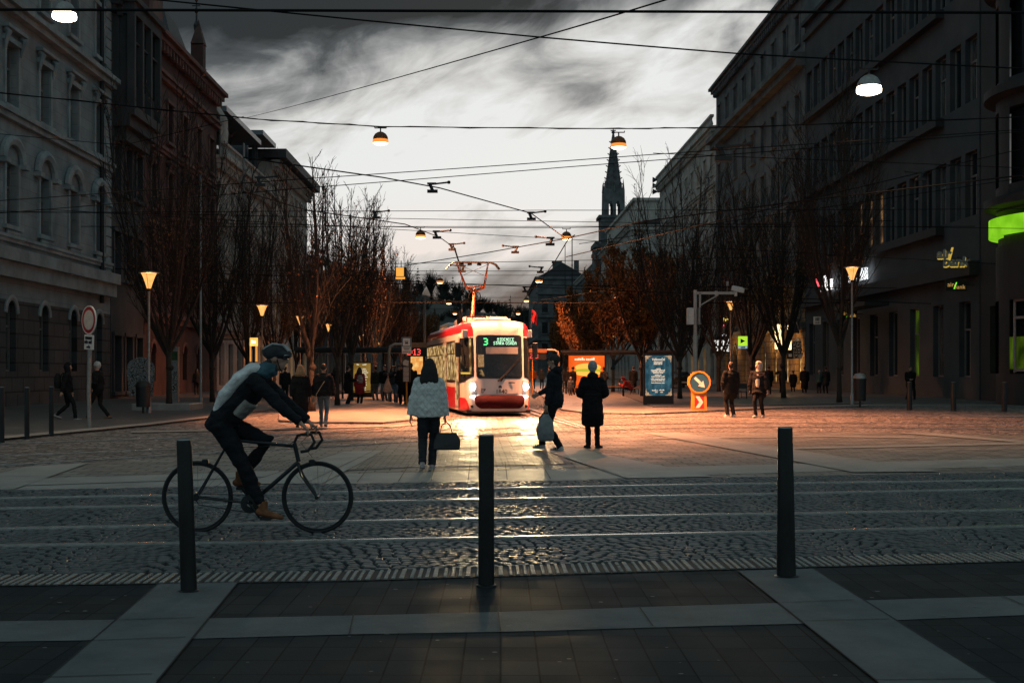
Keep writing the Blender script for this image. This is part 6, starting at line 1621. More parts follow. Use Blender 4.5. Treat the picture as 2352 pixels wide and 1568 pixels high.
# ------------------------------------------------------------------ people
def clean(mb,voxel,name,mats,parent=None,smooth=2,wr=0,wsc=.12,seed=0):
    """closed overlapping tubes -> one continuous skin by voxel remesh"""
    me=mb.mesh('tmp'); bm=bmesh.new(); bm.from_mesh(me); bmesh.ops.recalc_face_normals(bm,faces=bm.faces); bm.to_mesh(me); bm.free()
    o=bpy.data.objects.new('tmp',me)
    md=o.modifiers.new('r','REMESH'); md.mode='VOXEL'; md.voxel_size=voxel; md.use_smooth_shade=True
    if smooth:
        s=o.modifiers.new('s','SMOOTH'); s.factor=.6; s.iterations=smooth
    m2=evald(o); bpy.data.meshes.remove(me)
    if wr:
        off=Vector((seed*3.1,seed*1.7,0)); nv=len(m2.vertices); co=[0.0]*(nv*3); nr=[0.0]*(nv*3)
        m2.vertices.foreach_get('co',co); m2.vertex_normals.foreach_get('vector',nr)
        for k in range(0,nv*3,3):
            q=Vector((co[k]/wsc,co[k+1]/wsc,co[k+2]*1.6/wsc))+off; h=mn.noise(q)*wr+mn.noise(q*2.3)*wr*.45
            co[k]+=nr[k]*h; co[k+1]+=nr[k+1]*h; co[k+2]+=nr[k+2]*h
        m2.vertices.foreach_set('co',co)
    m2.name=name; m2.materials.clear(); m2.materials.append(mats)
    m2.polygons.foreach_set('use_smooth',[True]*len(m2.polygons))
    n=bpy.data.objects.new(name,m2); COL.objects.link(n)
    if parent is not None: n.parent=parent
    return n
M['skin']=mat('skin',(.5,.28,.2),.5,0,.12,6)
def cloth(name,c,rough=.85,bump=.35,var=.3,sc=9,bs=60): return mat(name,c,rough,0,var,sc,bump,bs,spec=.15)
CL={}
def CC(c):
    if isinstance(c,str): return M[c]
    k=tuple(c)
    if k not in CL: CL[k]=cloth('cloth_%d'%len(CL),c)
    return CL[k]
def ik(a,b,l1,l2,hint):
    a=Vector(a); b=Vector(b); d=b-a; L_=d.length; mx=(l1+l2)*.999
    if L_>mx: b=a+d*(mx/L_); d=b-a; L_=mx
    x=(l1*l1-l2*l2+L_*L_)/(2*L_); h=math.sqrt(max(l1*l1-x*x,0)); dn=d.normalized(); hh=Vector(hint); hh=hh-dn*hh.dot(dn)
    if hh.length<1e-5: hh=dn.orthogonal()
    return a+dn*x+hh.normalized()*h,b
def hand(mb,w,d,up,s,side,curl=.6,fine=True):
    """palm, four bent fingers of unequal length and a thumb leaving the palm's side"""
    d=Vector(d).normalized(); up=(Vector(up)-d*d.dot(Vector(up))).normalized(); lat=d.cross(up)*side
    # up = back of hand normal
    mb.tube([w,w+d*.04*s,w+d*.09*s],[(.028*s,.019*s),(.040*s,.017*s),(.040*s,.014*s)],8,lat=lat)
    for k,ln in enumerate((.072,.080,.074,.058)):
        b=w+d*.085*s+lat*(.029-.0195*k)*s; p=[b]; dd=d.copy(); 
        for j,f in enumerate((.45,.32,.23)):
            ang=curl*(.55+.35*j); dd=(dd*math.cos(ang)-up*math.sin(ang)).normalized(); p.append(p[-1]+dd*ln*f*s)
            up2=up
        mb.tube(p,[.0092*s,.0088*s,.008*s,.0065*s],6)
    b=w+d*.025*s+lat*.03*s; mb.tube([b,b+(d*.5+lat*.7-up*.25).normalized()*.035*s,b+(d*.9+lat*.6-up*.5).normalized()*.065*s],[.013*s,.0115*s,.009*s],6)
def person(label,loc,rz,H=1.72,pose=None,c=None,vx=.02,group=None,cat='person'):
    """local axes: x to the person's right... -x left, y forward, z up"""
    pose=pose or {}; c=c or {}
    s=H/1.75
    g=lambda k,d: pose.get(k,d)
    lean=g('lean',(0,.02)); hipz=g('hipz',.93)*s
    pel=Vector((g('px',0),g('py',0),hipz)); 
    tl=.50*s
    tw=g('twist',0)
    tv=Vector((lean[0],lean[1],1)).normalized()
    ch=pel+tv*tl
    neck=ch+tv*.06*s
    hv=Vector((g('headlean',(0,.04))[0],g('headlean',(0,.04))[1],1)).normalized()
    hc=neck+hv*.155*s
    hy=g('headturn',0); fd=Vector((-math.sin(hy),math.cos(hy),g('nod',-.05))).normalized()
    sx=Vector((math.cos(tw),math.sin(tw),0)); 
    fem=c.get('fem',False); sw=(.165 if fem else .19)*s; hw=(.095)*s
    sh={q:ch+sx*q*sw+Vector((0,0,-.035*s)) for q in (-1,1)}
    hip={q:pel+Vector((q*hw,0,-.02*s)) for q in (-1,1)}
    foot=g('feet',{-1:(-.10,0,0),1:(.10,0,0)})
    ft={};kn={}
    for q in (-1,1):
        f=foot[q]; a=Vector((f[0]*s,f[1]*s,(.085+f[2])*s)); 
        k,a2=ik(hip[q],a,.45*s,.44*s,g('kneehint',(0,1,0))); kn[q]=k; ft[q]=a2
    hands=g('hands',{-1:(-.25,.02,.80),1:(.25,.02,.80)})
    el={};wr={}
    for q in (-1,1):
        h_=Vector(hands[q])*s; e,w=ik(sh[q],h_,.29*s,.26*s,g('elbowhint',{-1:(-.4,-1,-.1),1:(.4,-1,-.1)})[q]); el[q]=e; wr[q]=w
    body=MB()
    lat=sx
    # torso, neck, head, limbs as one skin
    body.tube([pel+Vector((0,0,-.1*s)),pel+Vector((0,0,.04*s)),pel+tv*.2*s,pel+tv*.38*s,ch+tv*.0],[(.15*s,.10*s),(.155*s,.11*s),(.125*s,.09*s),(.15*s,.105*s),(.13*s,.07*s)],12,lat=lat)
    body.tube([ch-tv*.04*s,neck,hc-hv*.03*s],[.062*s,.055*s,.055*s],8)
    Mh=Matrix.Identity(3); yv=fd; xv=yv.cross(hv).normalized(); zv=xv.cross(yv).normalized()
    Mh=Matrix((xv,yv,zv)).transposed()
    def hp(x,y,z): return hc+Mh@Vector((x*s,y*s,z*s))
    body.ell(hc+Mh@Vector((0,-.005,.02))*s,(.075*s,.095*s,.105*s),14,10,Mh)
    body.ell(hp(0,.035,-.055),(.052*s,.055*s,.062*s),10,8,Mh)
    if vx<.03:
        body.tube([hp(0,.085,.02),hp(0,.108,-.018),hp(0,.09,-.028)],[.011*s,.016*s,.014*s],6)
        for q in (-1,1): body.ell(hp(q*.076,-.005,-.005),(.012*s,.022*s,.032*s),8,6,Mh)
        body.tube([hp(-.022,.083,-.058),hp(0,.092,-.056),hp(.022,.083,-.058)],[.006*s,.009*s,.006*s],6)
    for q in (-1,1):
        body.tube([sh[q],sh[q].lerp(el[q],.5),el[q],el[q].lerp(wr[q],.4),wr[q]],[.045*s,.043*s,.034*s,.034*s,.023*s],8)
        d=(wr[q]-el[q]).normalized(); 
        palm=Vector(g('palm',{-1:(-1,.2,0),1:(1,.2,0)})[q])
        if vx<=.03: hand(body,wr[q]-d*.01*s,d,palm,s,1 if (d.cross(palm)).y>0 else -1,g('curl',.55))
        else: body.tube([wr[q],wr[q]+d*.06*s,wr[q]+d*.13*s],[.024*s,.032*s,.02*s],6)
        body.tube([hip[q],hip[q].lerp(kn[q],.5),kn[q],kn[q].lerp(ft[q],.35),ft[q]],[.075*s,.065*s,.05*s,.05*s,.036*s],10)
    bvx=.007 if vx<.015 else (.011 if vx<.03 else .03)
    root=clean(body,bvx,'person',CC(c.get('skin','skin')),None,1)
    root.location=loc; root.rotation_euler=(0,0,rz); tag(root,label,cat,group)
    # trousers
    if not c.get('bareleg'):
        tr=MB(); w=c.get('legw',1.0); e=.016*s
        tr.tube([pel+Vector((0,0,-.12*s)),pel+Vector((0,0,.0)),pel+tv*.11*s],[(.165*s,.12*s),(.17*s,.125*s),(.145*s,.11*s)],12,lat=lat)
        for q in (-1,1):
            a=ft[q]+Vector((0,0,-.02*s)); k=kn[q]
            tr.tube([hip[q]+Vector((0,0,.03*s)),hip[q].lerp(k,.5),k,k.lerp(a,.35),a.lerp(k,.08),a],[.09*s+e*.4,(.078*s+e*.4)*w,(.058*s+e*.5)*w,(.056*s+e*.5)*w,(.045*s+e*.7)*w,(.048*s+e)*w],12)
        clean(tr,max(vx,.012),'trousers',CC(c.get('legs',(.02,.022,.025))),root,2,.010*(vx<.03),.09,seed=1)
    # shoes
    for q in (-1,1):
        a=ft[q]; kd=(ft[q]-kn[q]).normalized(); up=-kd
        f_=Vector(g('toe',{-1:(-.12,1,0),1:(.12,1,0)})[q]); lift=foot[q][2]
        if lift>.03: f_=(Vector((0,1,0))-kd*0).normalized()+Vector((0,0,-min(1.2,lift*4)))
        f_.normalize(); lt=f_.cross(Vector((0,0,1))).normalized(); upv=lt.cross(f_)
        sh_=MB(); b=a-upv*.055*s
        sh_.tube([b-f_*.065*s,b-f_*.04*s,b+f_*.05*s,b+f_*.13*s,b+f_*.175*s,b+f_*.195*s],[(.025*s,.022*s),(.038*s,.036*s),(.042*s,.036*s),(.046*s,.028*s),(.036*s,.022*s),(.018*s,.012*s)],12,lat=lt)
        sh_.tube([a+up*.05*s,a,b+f_*.0],[.044*s,.044*s,.04*s],10)
        so_=clean(sh_,.009 if vx<.03 else .02,'shoe',CC(c.get('shoes',(.02,.02,.02))),root,1)
        if vx<.03:
            sl=MB(); pb_=b-upv*.028*s; sl.tube([pb_-f_*.075*s,pb_-f_*.05*s,pb_+f_*.05*s,pb_+f_*.13*s,pb_+f_*.18*s,pb_+f_*.202*s],[(.02*s,.012*s),(.042*s,.014*s),(.042*s,.013*s),(.050*s,.013*s),(.038*s,.012*s),(.016*s,.010*s)],12,lat=lt)
            sl.build('sole',CC(c.get('sole',(.03,.03,.03))),so_,smooth=True)
    # coat / jacket
    th=c.get('puff',.03)*s; hem=c.get('hem',.0); 
    jk=MB()
    pts=[];rad=[]
    if hem:
        hz=hem*s; fl=c.get('flare',.03)*s
        base=pel.copy(); base.z=hz; mid_=pel.lerp(base,.5)
        # skirt follows the legs a little
        mv=(kn[-1]+kn[1])*.5; base.x+= (mv.x-pel.x)*.5; base.y+=(mv.y-pel.y)*.5
        pts+= [base,mid_]; rad+=[(.19*s+fl+th*.3,.15*s+fl*.8+th*.3),(.175*s+fl*.6+th*.6,.14*s+fl*.5+th*.6)]
    else:
        pts+=[pel+Vector((0,0,-.06*s))-tv*c.get('long',0)*s]; rad+=[(.165*s+th*.7,.12*s+th*.7)]
    pts+=[pel+tv*.04*s,pel+tv*.2*s,pel+tv*.36*s,ch-tv*.03*s,ch+tv*.035*s]
    wst=c.get('waist',.135)
    rad+=[(.165*s+th,.12*s+th),(wst*s+th,.10*s+th),(.165*s+th*.9,.115*s+th),((sw+.0*s)+th*.3,.095*s+th*.7),(.075*s+th*.4,.065*s+th*.4)]
    jk.tube(pts,rad,16,lat=lat)
    cuff=c.get('cuff',0)
    for q in (-1,1):
        jk.ell(sh[q],(.062*s+th*.6,.062*s+th*.6,.066*s+th*.5),10,8)
        w=wr[q].lerp(el[q],.02)
        jk.tube([sh[q],sh[q].lerp(el[q],.5),el[q],el[q].lerp(w,.5),w],[.058*s+th*.6,.053*s+th*.8,.046*s+th*.9,.042*s+th*.8,.033*s+th*(.5+cuff)],12)
    if c.get('collar',1): jk.tube([ch,neck+hv*.03*s],[.08*s+th*.3,.068*s+th*.3],10)
    if c.get('hoodback'): jk.ell(neck+Vector((0,-.07*s,0)),(.12*s,.08*s,.08*s),10,8)
    jo=clean(jk,max(vx,.013),c.get('top','jacket'),c.get('jmat') or CC(c.get('coat',(.03,.03,.035))),root,2,.016*(vx<.03),.11,seed=2)
    if c.get('belt'):
        mb=MB(); mb.tube([pel+tv*.165*s,pel+tv*.2*s],[(wst*s+th+.012*s,.10*s+th+.012*s)]*2,20,lat=lat); mb.build('belt',CC(c['belt']),jo,smooth=True)
    # hair, hats, hoods
    hr=c.get('hair',(.02,.015,.012)); hm=M.get('hair%s'%str(hr)) or mat('hair',hr,.55,0,.5,14,.5,50,stretch=(6,6,1)); M['hair%s'%str(hr)]=hm
    kind=c.get('hairkind','short')
    def cap(mb,gx=1.12,drop=.0,back=0):
        mb.ell(hc+Mh@Vector((0,-.018-back,.038-drop))*s,(.080*s*gx,.096*s*gx,.096*s*gx),14,10,Mh)
    if kind in('short','long','bun','bob'):
        mb=MB(); cap(mb,1.08)
        if kind=='short': mb.ell(hp(0,-.045,-.02),(.07*s,.05*s,.07*s),10,8,Mh)
        if kind in('long','bob'):
            ln=.30 if kind=='long' else .16
            mb.ell(hp(0,-.03,-.01),(.098*s,.085*s,.12*s),12,10,Mh)
            mb.tube([hp(0,-.03,.02),hp(0,-.06,-.08),hp(0,-.075,-.08-ln*.5),hp(0,-.07,-.08-ln*.85)],[(.105*s,.09*s),(.135*s,.085*s),(.155*s,.07*s),(.125*s,.04*s)],14,lat=xv)
            for q in (-1,1): mb.tube([hp(q*.07,.0,.05),hp(q*.092,.015,-.05),hp(q*.10,-.01,-.15)],[.03*s,.035*s,.025*s],8)
        clean(mb,.010 if vx<.03 else .025,'hair',hm,root,1,.006*(vx<.03),.03)
    if kind=='hat':
        mb=MB(); mb.ell(hc+Mh@Vector((0,-.012,.05))*s,(.096*s,.112*s,.108*s),16,10,Mh); mb.tube([hp(0,-.01,.0),hp(0,-.01,.04)],[(.098*s,.113*s)]*2,16,lat=xv)
        mb.ell(hp(0,-.03,-.03),(.07*s,.07*s,.06*s),10,8,Mh)
        clean(mb,.012 if vx<.03 else .025,'hat',CC(c.get('hat',(.4,.4,.4))),root,1,.008,.03)
    if kind=='hood':
        mb=MB(); mb.tube([hp(0,-.05,.10),hp(0,.02,.11),hp(0,.075,.08)],[(.06*s,.05*s),(.10*s,.06*s),(.085*s,.04*s)],12,lat=xv)
        mb.ell(hp(0,-.03,.02),(.105*s,.105*s,.13*s),14,10,Mh); mb.tube([hp(0,-.02,.0),neck+Vector((0,0,.0)),ch-tv*.02*s],[(.105*s,.10*s),(.10*s,.09*s),(.13*s,.10*s)],12,lat=lat)
        h_=clean(mb,.012 if vx<.03 else .025,'hood',CC(c.get('hat',(.4,.4,.4))),root,1,.008,.05)
        mb=MB(); mb.ell(hp(0,.082,-.01),(.055*s,.03*s,.072*s),12,8,Mh); mb.ell(hp(0,.115,-.02),(.014*s,.014*s,.02*s),8,6,Mh); mb.build('face',M['skin'],h_,smooth=True)
    if kind=='helmet':
        mb=MB(); mb.ell(hp(0,-.015,.065),(.10*s,.135*s,.09*s),16,10,Mh); mb.tube([hp(0,-.12,.03),hp(0,0,.035),hp(0,.13,.045)],[(.07*s,.02*s),(.1*s,.02*s),(.075*s,.012*s)],12,lat=xv)
        h_=clean(mb,.01,'helmet',CC((.06,.065,.07)),root,1); mb=MB()
        for q in (-.05,0,.05): mb.tube([hp(q,-.125,.10),hp(q,-.04,.155),hp(q,.07,.145),hp(q,.115,.09)],[.010*s]*4,6)
        mb.build('helmet_rib',CC((.5,.5,.5)),h_,smooth=True); mb=MB()
        for q in (-1,1): mb.tube([hp(q*.085,.0,.03),hp(q*.06,.045,-.09)],.006*s,4)
        mb.build('strap',M['black'],h_)
    if vx<.03 and kind not in('hood',):
        for q in (-1,1):
            mb=MB(); mb.ell(hp(q*.03,.082,.012),(.013*s,.009*s,.008*s),8,6,Mh); mb.build('eye',M['tframe'],root,smooth=True)
    root['j']=0; del root['j']
    root_info=dict(hc=hc,neck=neck,ch=ch,pel=pel,wr=wr,el=el,sh=sh,kn=kn,ft=ft,s=s,tv=tv,root=root,hp=hp,jacket=jo)
    return root_info
def W2(info,p):  # local -> world
    r=info['root']; return Matrix.Translation(r.location)@Matrix.Rotation(r.rotation_euler.z,4,'Z')@Vector(p)
def held(name,label,cat,info,p,group=None):
    t=thing(name,label,cat,W2(info,p),info['root'].rotation_euler.z,group); return t
# woman in the white quilted jacket (seen from behind)
m,n_,b_=base_mat('quilted_white'); b_.inputs['Roughness'].default_value=.8
tcn=nn(n_,'ShaderNodeTexCoord'); sp3=nn(n_,'ShaderNodeSeparateXYZ'); L(n_,tcn.outputs['Object'],sp3.inputs[0])
def wv_(sgn,off):
    a=nn(n_,'ShaderNodeMath',op='MULTIPLY_ADD'); L(n_,sp3.outputs[0],a.inputs[0]); a.inputs[1].default_value=sgn*1.3; L(n_,sp3.outputs[2],a.inputs[2])
    nz=nn(n_,'ShaderNodeTexNoise'); nz.inputs['Scale'].default_value=6; L(n_,tcn.outputs['Object'],nz.inputs['Vector'])
    a2=nn(n_,'ShaderNodeMath',op='MULTIPLY_ADD'); L(n_,nz.outputs[0],a2.inputs[0]); a2.inputs[1].default_value=.05; L(n_,a.outputs[0],a2.inputs[2])
    m1=nn(n_,'ShaderNodeMath',op='MULTIPLY'); L(n_,a2.outputs[0],m1.inputs[0]); m1.inputs[1].default_value=PI/.135
    s_=nn(n_,'ShaderNodeMath',op='SINE'); L(n_,m1.outputs[0],s_.inputs[0]); ab=nn(n_,'ShaderNodeMath',op='ABSOLUTE'); L(n_,s_.outputs[0],ab.inputs[0]); 
    pw_=nn(n_,'ShaderNodeMath',op='POWER'); L(n_,ab.outputs[0],pw_.inputs[0]); pw_.inputs[1].default_value=.45; return pw_.outputs[0]
mi=nn(n_,'ShaderNodeMath',op='MINIMUM'); L(n_,wv_(1,0),mi.inputs[0]); L(n_,wv_(-1,0),mi.inputs[1])
bp=nn(n_,'ShaderNodeBump'); bp.inputs['Strength'].default_value=.5; bp.inputs['Distance'].default_value=.02; L(n_,mi.outputs[0],bp.inputs['Height']); L(n_,bp.outputs[0],b_.inputs['Normal'])
mx=nn(n_,'ShaderNodeMix',data_type='RGBA'); mx.inputs[6].default_value=(.62,.62,.61,1); mx.inputs[7].default_value=(.80,.79,.77,1); L(n_,mi.outputs[0],mx.inputs[0]); L(n_,mx.outputs[2],b_.inputs['Base Color'])
M['quilt']=m
V=1.0
w1=person('woman with shoulder length black hair in a white quilted jacket walking towards the tram',G(985,1077),R(2),1.71,
 dict(feet={-1:(-.10,-.17,.04),1:(.05,.02,0)},hands={-1:(-.30,-.04,.79),1:(.27,.05,.76)},lean=(.01,.03),headlean=(.02,.06),hipz=.925),
 dict(fem=True,jmat=M['quilt'],puff=.052,long=.03,waist=.17,legs=(.03,.032,.038),legw=1.12,shoes=(.5,.42,.4),sole=(.6,.6,.6),hairkind='long',hair=(.012,.009,.008),top='quilted_jacket',cuff=.3),.012)
hb=held('handbag','black leather handbag held by the woman in the white quilted jacket','handbag',w1,w1['wr'][1]+Vector((.02,.03,-.09)))
mb=MB(); mb.tube([(0,0,-.47),(0,0,-.30),(0,0,-.17)],[(.20,.075),(.175,.06),(.155,.03)],4,lat=(1,1,0)); 
mb=MB(); prism_=[(-.21,-.44),(.21,-.44),(.225,-.3),(.17,-.17),(-.15,-.17),(-.19,-.3)]
mb.prism(prism_,lambda x,z:Vector((x,-.075*(1 if z<-.2 else .4),z)),lambda x,z:Vector((x,.075*(1 if z<-.2 else .4),z)))
M['leather']=mat('black_leather',(.018,.018,.02),.3,0,.3,8,.3,25); o=mb.build('bag_body',M['leather'],hb); md=o.modifiers.new('b','BEVEL'); md.width=.02; md.segments=3
for x in (-.05,.05):
    mb=MB(); mb.tube([(-.1,x*.5,-.18),(-.07,x*.4,-.06),(0,0,.0),(.06,x*.4,-.06),(.1,x*.5,-.18)],.009,6); mb.build('handle',M['leather'],hb,smooth=True)
mb=MB(); mb.lathe([(0,0),(.018,0),(.018,.01)],(0,0,0),12); o=mb.build('clasp',M['chrome'],hb); o.location=(0.02,-.04,-.22); o.rotation_euler=(PI/2,0,0)
# walking man (moving left, turned a little away)
w2=person('man in dark jacket and trousers striding to the left with white striped trainers',G(1277,1035),R(62),1.86,
 dict(feet={-1:(-.08,-.13,0),1:(.05,.30,.03)},hands={-1:(-.20,.10,.80),1:(.20,.44,1.02)},lean=(0,.06),headlean=(0,.1),headturn=.2,twist=.1,hipz=.90,elbowhint={-1:(-.4,-1,-.1),1:(.4,-1,-.1)}),
 dict(coat=(.018,.02,.026),legs=(.014,.015,.018),shoes=(.55,.54,.52),sole=(.62,.62,.6),hairkind='short',hair=(.02,.015,.012),puff=.02,hoodback=1,legw=1.05),.012)
for ch_ in [o for o in w2['root'].children if o.name.startswith('shoe')][:2]:
    bb=[Vector(v) for v in ch_.bound_box]; cx_=sum((v.x for v in bb),0)/8; x0=min(v.x for v in bb); x1=max(v.x for v in bb); y0=min(v.y for v in bb); y1=max(v.y for v in bb); z0=min(v.z for v in bb)
    for sd in (x0,x1):
        mb=MB()
        for k in range(3): 
            y=(y0+y1)/2-.03+k*.034; mb.box(sd-.006,sd+.006,y,y+.014,z0+.03,z0+.085)
        mb.build('stripe',M['tframe'],ch_)
bg=held('carrier_bag','grey carrier bag swinging beside the striding man','bag',w2,w2['wr'][-1]+Vector((-.02,-.0,-.08)))
M['bagm']=mat('grey_bag',(.22,.24,.25),.6,0,.3,8,.4,30)
mb=MB(); mb.tube([(0,0,-.08),(0,0,-.2),(0,.02,-.4),(0,.0,-.56),(0,0,-.6)],[(.05,.02),(.15,.05),(.19,.08),(.17,.08),(.12,.05)],14,lat=(0,1,0)); o=mb.build('bag_body',M['bagm'],bg,smooth=True)
mb=MB(); mb.tube([(0,-.06,-.12),(0,-.03,0),(0,.03,0),(0,.06,-.12)],.006,5); mb.build('handle',M['bagm'],bg)
w3=person('woman in a pale knitted hat and long black coat standing with her back turned',G(1361,1029),R(-3),1.69,
 dict(feet={-1:(-.085,0,0),1:(.10,-.02,0)},hands={-1:(-.18,.24,1.06),1:(.20,.24,1.06)},elbowhint={-1:(-.55,-.8,-.5),1:(.55,-.8,-.5)},lean=(0,.0),headlean=(0,.03),toe={-1:(-.4,1,0),1:(.6,1,0)}),
 dict(fem=True,coat=(.012,.012,.014),legs=(.012,.012,.014),shoes=(.02,.02,.022),hairkind='hat',hat=(.36,.36,.37),hem=.50,flare=.035,puff=.045,waist=.135,hoodback=1,top='coat',belt=(.02,.02,.022),legw=.95),.012)
# the two young men on the right
S2=['walker']
w4=person('young man all in black, pale tick on trousers, left of the pale hooded one',G(1679,957),R(15),1.80,
 dict(feet={-1:(-.09,.06,0),1:(.08,-.03,0)},hands={-1:(-.2,.1,.86),1:(.23,.08,.84)},headlean=(0,.05),elbowhint={-1:(-1,-.5,-.3),1:(1,-.5,-.3)}),
 dict(coat=(.010,.011,.012),legs=(.014,.014,.015),shoes=(.55,.5,.45),sole=(.6,.6,.58),hairkind='short',puff=.07,hem=.66,flare=.03,legw=1.1),.016)
mb=MB(); k=w4['kn'][1]; mb.tube([k+Vector((.04,-.085,.16)),k+Vector((.07,-.09,.09)),k+Vector((.12,-.06,.17))],[.004,.016,.004],6); mb.build('tick_mark',M['white'],w4['root'])
w5=person('young man with a pale hood up over a black puffer jacket walking on the right',G(1744,958),R(150),1.80,
 dict(feet={-1:(-.11,-.05,0),1:(.08,.12,0)},hands={-1:(-.3,.08,.80),1:(.32,.0,.82)},headturn=-.9,lean=(.02,.0)),
 dict(coat=(.011,.012,.014),legs=(.012,.012,.013),shoes=(.6,.56,.52),sole=(.6,.6,.58),hairkind='hood',hat=(.52,.44,.38),puff=.075,hem=.70,legw=1.0),.016)
mb=MB(); mb.tube([w5['pel']+Vector((0,.17,-.05)),w5['pel']+Vector((0,.185,.2)),w5['ch']+Vector((0,.13,-.06))],[(.05,.02),(.07,.03),(.07,.03)],8,lat=(1,0,0)); mb.build('sweatshirt_front',CC((.52,.44,.38)),w5['root'],smooth=True)
# left side walkers
person('dark walker with a backpack striding beside the grey palace wall',G(152,965),R(-75),1.75,dict(feet={-1:(-.06,-.30,.10),1:(.08,.28,0)},hands={-1:(-.22,.15,.85),1:(.25,-.12,.85)},lean=(0,.08)),dict(coat=(.012,.013,.015),legs=(.012,.013,.015),shoes=(.32,.32,.33),puff=.04,hairkind='hood',hat=(.014,.015,.017)),.02)
bkp=thing('backpack','dark backpack on the walker beside the grey palace wall','backpack',G(152,965)+Vector((-.26,.0,1.22)),R(-75)); mb=MB(); mb.tube([(0,0,-.24),(0,0,-.1),(0,0,.12),(0,0,.24)],[(.12,.08),(.16,.11),(.15,.10),(.09,.05)],12,lat=(1,0,0)); mb.build('pack',CC((.02,.024,.026)),bkp,smooth=True); mb=MB(); mb.tube([(-.1,.08,.15),(-.12,.16,.25),(-.12,.24,.1)],.015,5); mb.tube([(.1,.08,.15),(.12,.16,.25),(.12,.24,.1)],.015,5); mb.build('strap',CC((.02,.024,.026)),bkp)
person('dark walker in a white cap behind the round sign post',G(226,964),R(80),1.78,dict(feet={-1:(-.08,.30,0),1:(.06,-.32,.05)},hands={-1:(-.2,.2,1.0),1:(.2,.2,.95)},lean=(0,.06)),dict(coat=(.010,.011,.012),legs=(.011,.012,.013),shoes=(.2,.12,.07),puff=.04,hairkind='hat',hat=(.42,.42,.43)),.02)
person('woman in a pale skirt standing by the red house wall',G(452,908),R(20),1.62,dict(),dict(fem=True,coat=(.03,.03,.035),legs=(.04,.035,.03),hairkind='long',hem=.0),.03)
mb=MB()
def back(label,u,v,H,c,pose=None,rz=0,vx=.03,**k): return person(label,G(u,v),R(rz),H,pose or dict(feet={-1:(-.1,.02,0),1:(.09,-.04,0)}),c,vx,**k)
wk=dict(feet={-1:(-.09,.18,0),1:(.08,-.2,.04)},hands={-1:(-.25,-.1,.82),1:(.26,.14,.84)})
back('woman with blonde hair and long black coat walking away behind the cyclist',690,981,1.68,dict(fem=True,coat=(.012,.012,.013),legs=(.014,.014,.015),hairkind='bob',hair=(.32,.18,.09),hem=.42,puff=.05,top='coat'),wk,4,.02)
back('woman in black puffer jacket and blue jeans walking away along the platform',743,980,1.70,dict(fem=True,coat=(.014,.014,.015),legs=(.09,.15,.19),shoes=(.25,.25,.25),hairkind='bun',puff=.075,legw=.95),wk,0,.016)
strap=thing('shoulder_bag','small pale strap bag across the back of the black puffer jacket','bag',G(743,980)+Vector((0,0,0))); mb=MB(); mb.tube([(.06,-.235,1.25),(-.05,-.25,1.08),(-.16,-.22,.90),(-.20,-.12,.80)],.010,5); mb.build('strap',CC((.45,.33,.22)),strap); mb=MB(); mb.bbox(-.3,-.2,-.12,.06,.66,.82,.02); mb.build('pouch',CC((.4,.3,.22)),strap)
w8=back('woman in a red coat with patterned backpack before the gold poster',826,928,1.66,dict(fem=True,coat=(.34,.03,.035),legs=(.014,.014,.015),hairkind='bob',hair=(.03,.018,.012),hem=.55,puff=.05,top='coat'),None,-10,.02)
bk2=thing('backpack','small patterned backpack on the woman in the red coat','backpack',w8['root'].location+Vector((.05,-.26,1.16))); mb=MB(); mb.tube([(0,0,-.19),(0,0,-.1),(0,0,.08),(0,0,.17)],[(.10,.05),(.14,.07),(.13,.07),(.07,.03)],12,lat=(1,0,0)); mb.build('pack',mat('pack_pattern',(.3,.27,.26),.7,0,.9,14),bk2,smooth=True); mb=MB(); mb.tube([(-.08,.05,.1),(-.11,.15,.2),(-.1,.3,.1)],.012,5); mb.tube([(.08,.05,.1),(.11,.15,.2),(.1,.3,.1)],.012,5); mb.build('strap',M['black'],bk2)
back('man in black reading his phone left of the red coat',798,930,1.72,dict(coat=(.014,.014,.015),hem=.6,puff=.04,hairkind='short'),dict(hands={-1:(-.12,.36,1.12),1:(.14,.38,1.12)},headlean=(0,.2)),-60,.025)
stopg='people waiting at the left tram stop'
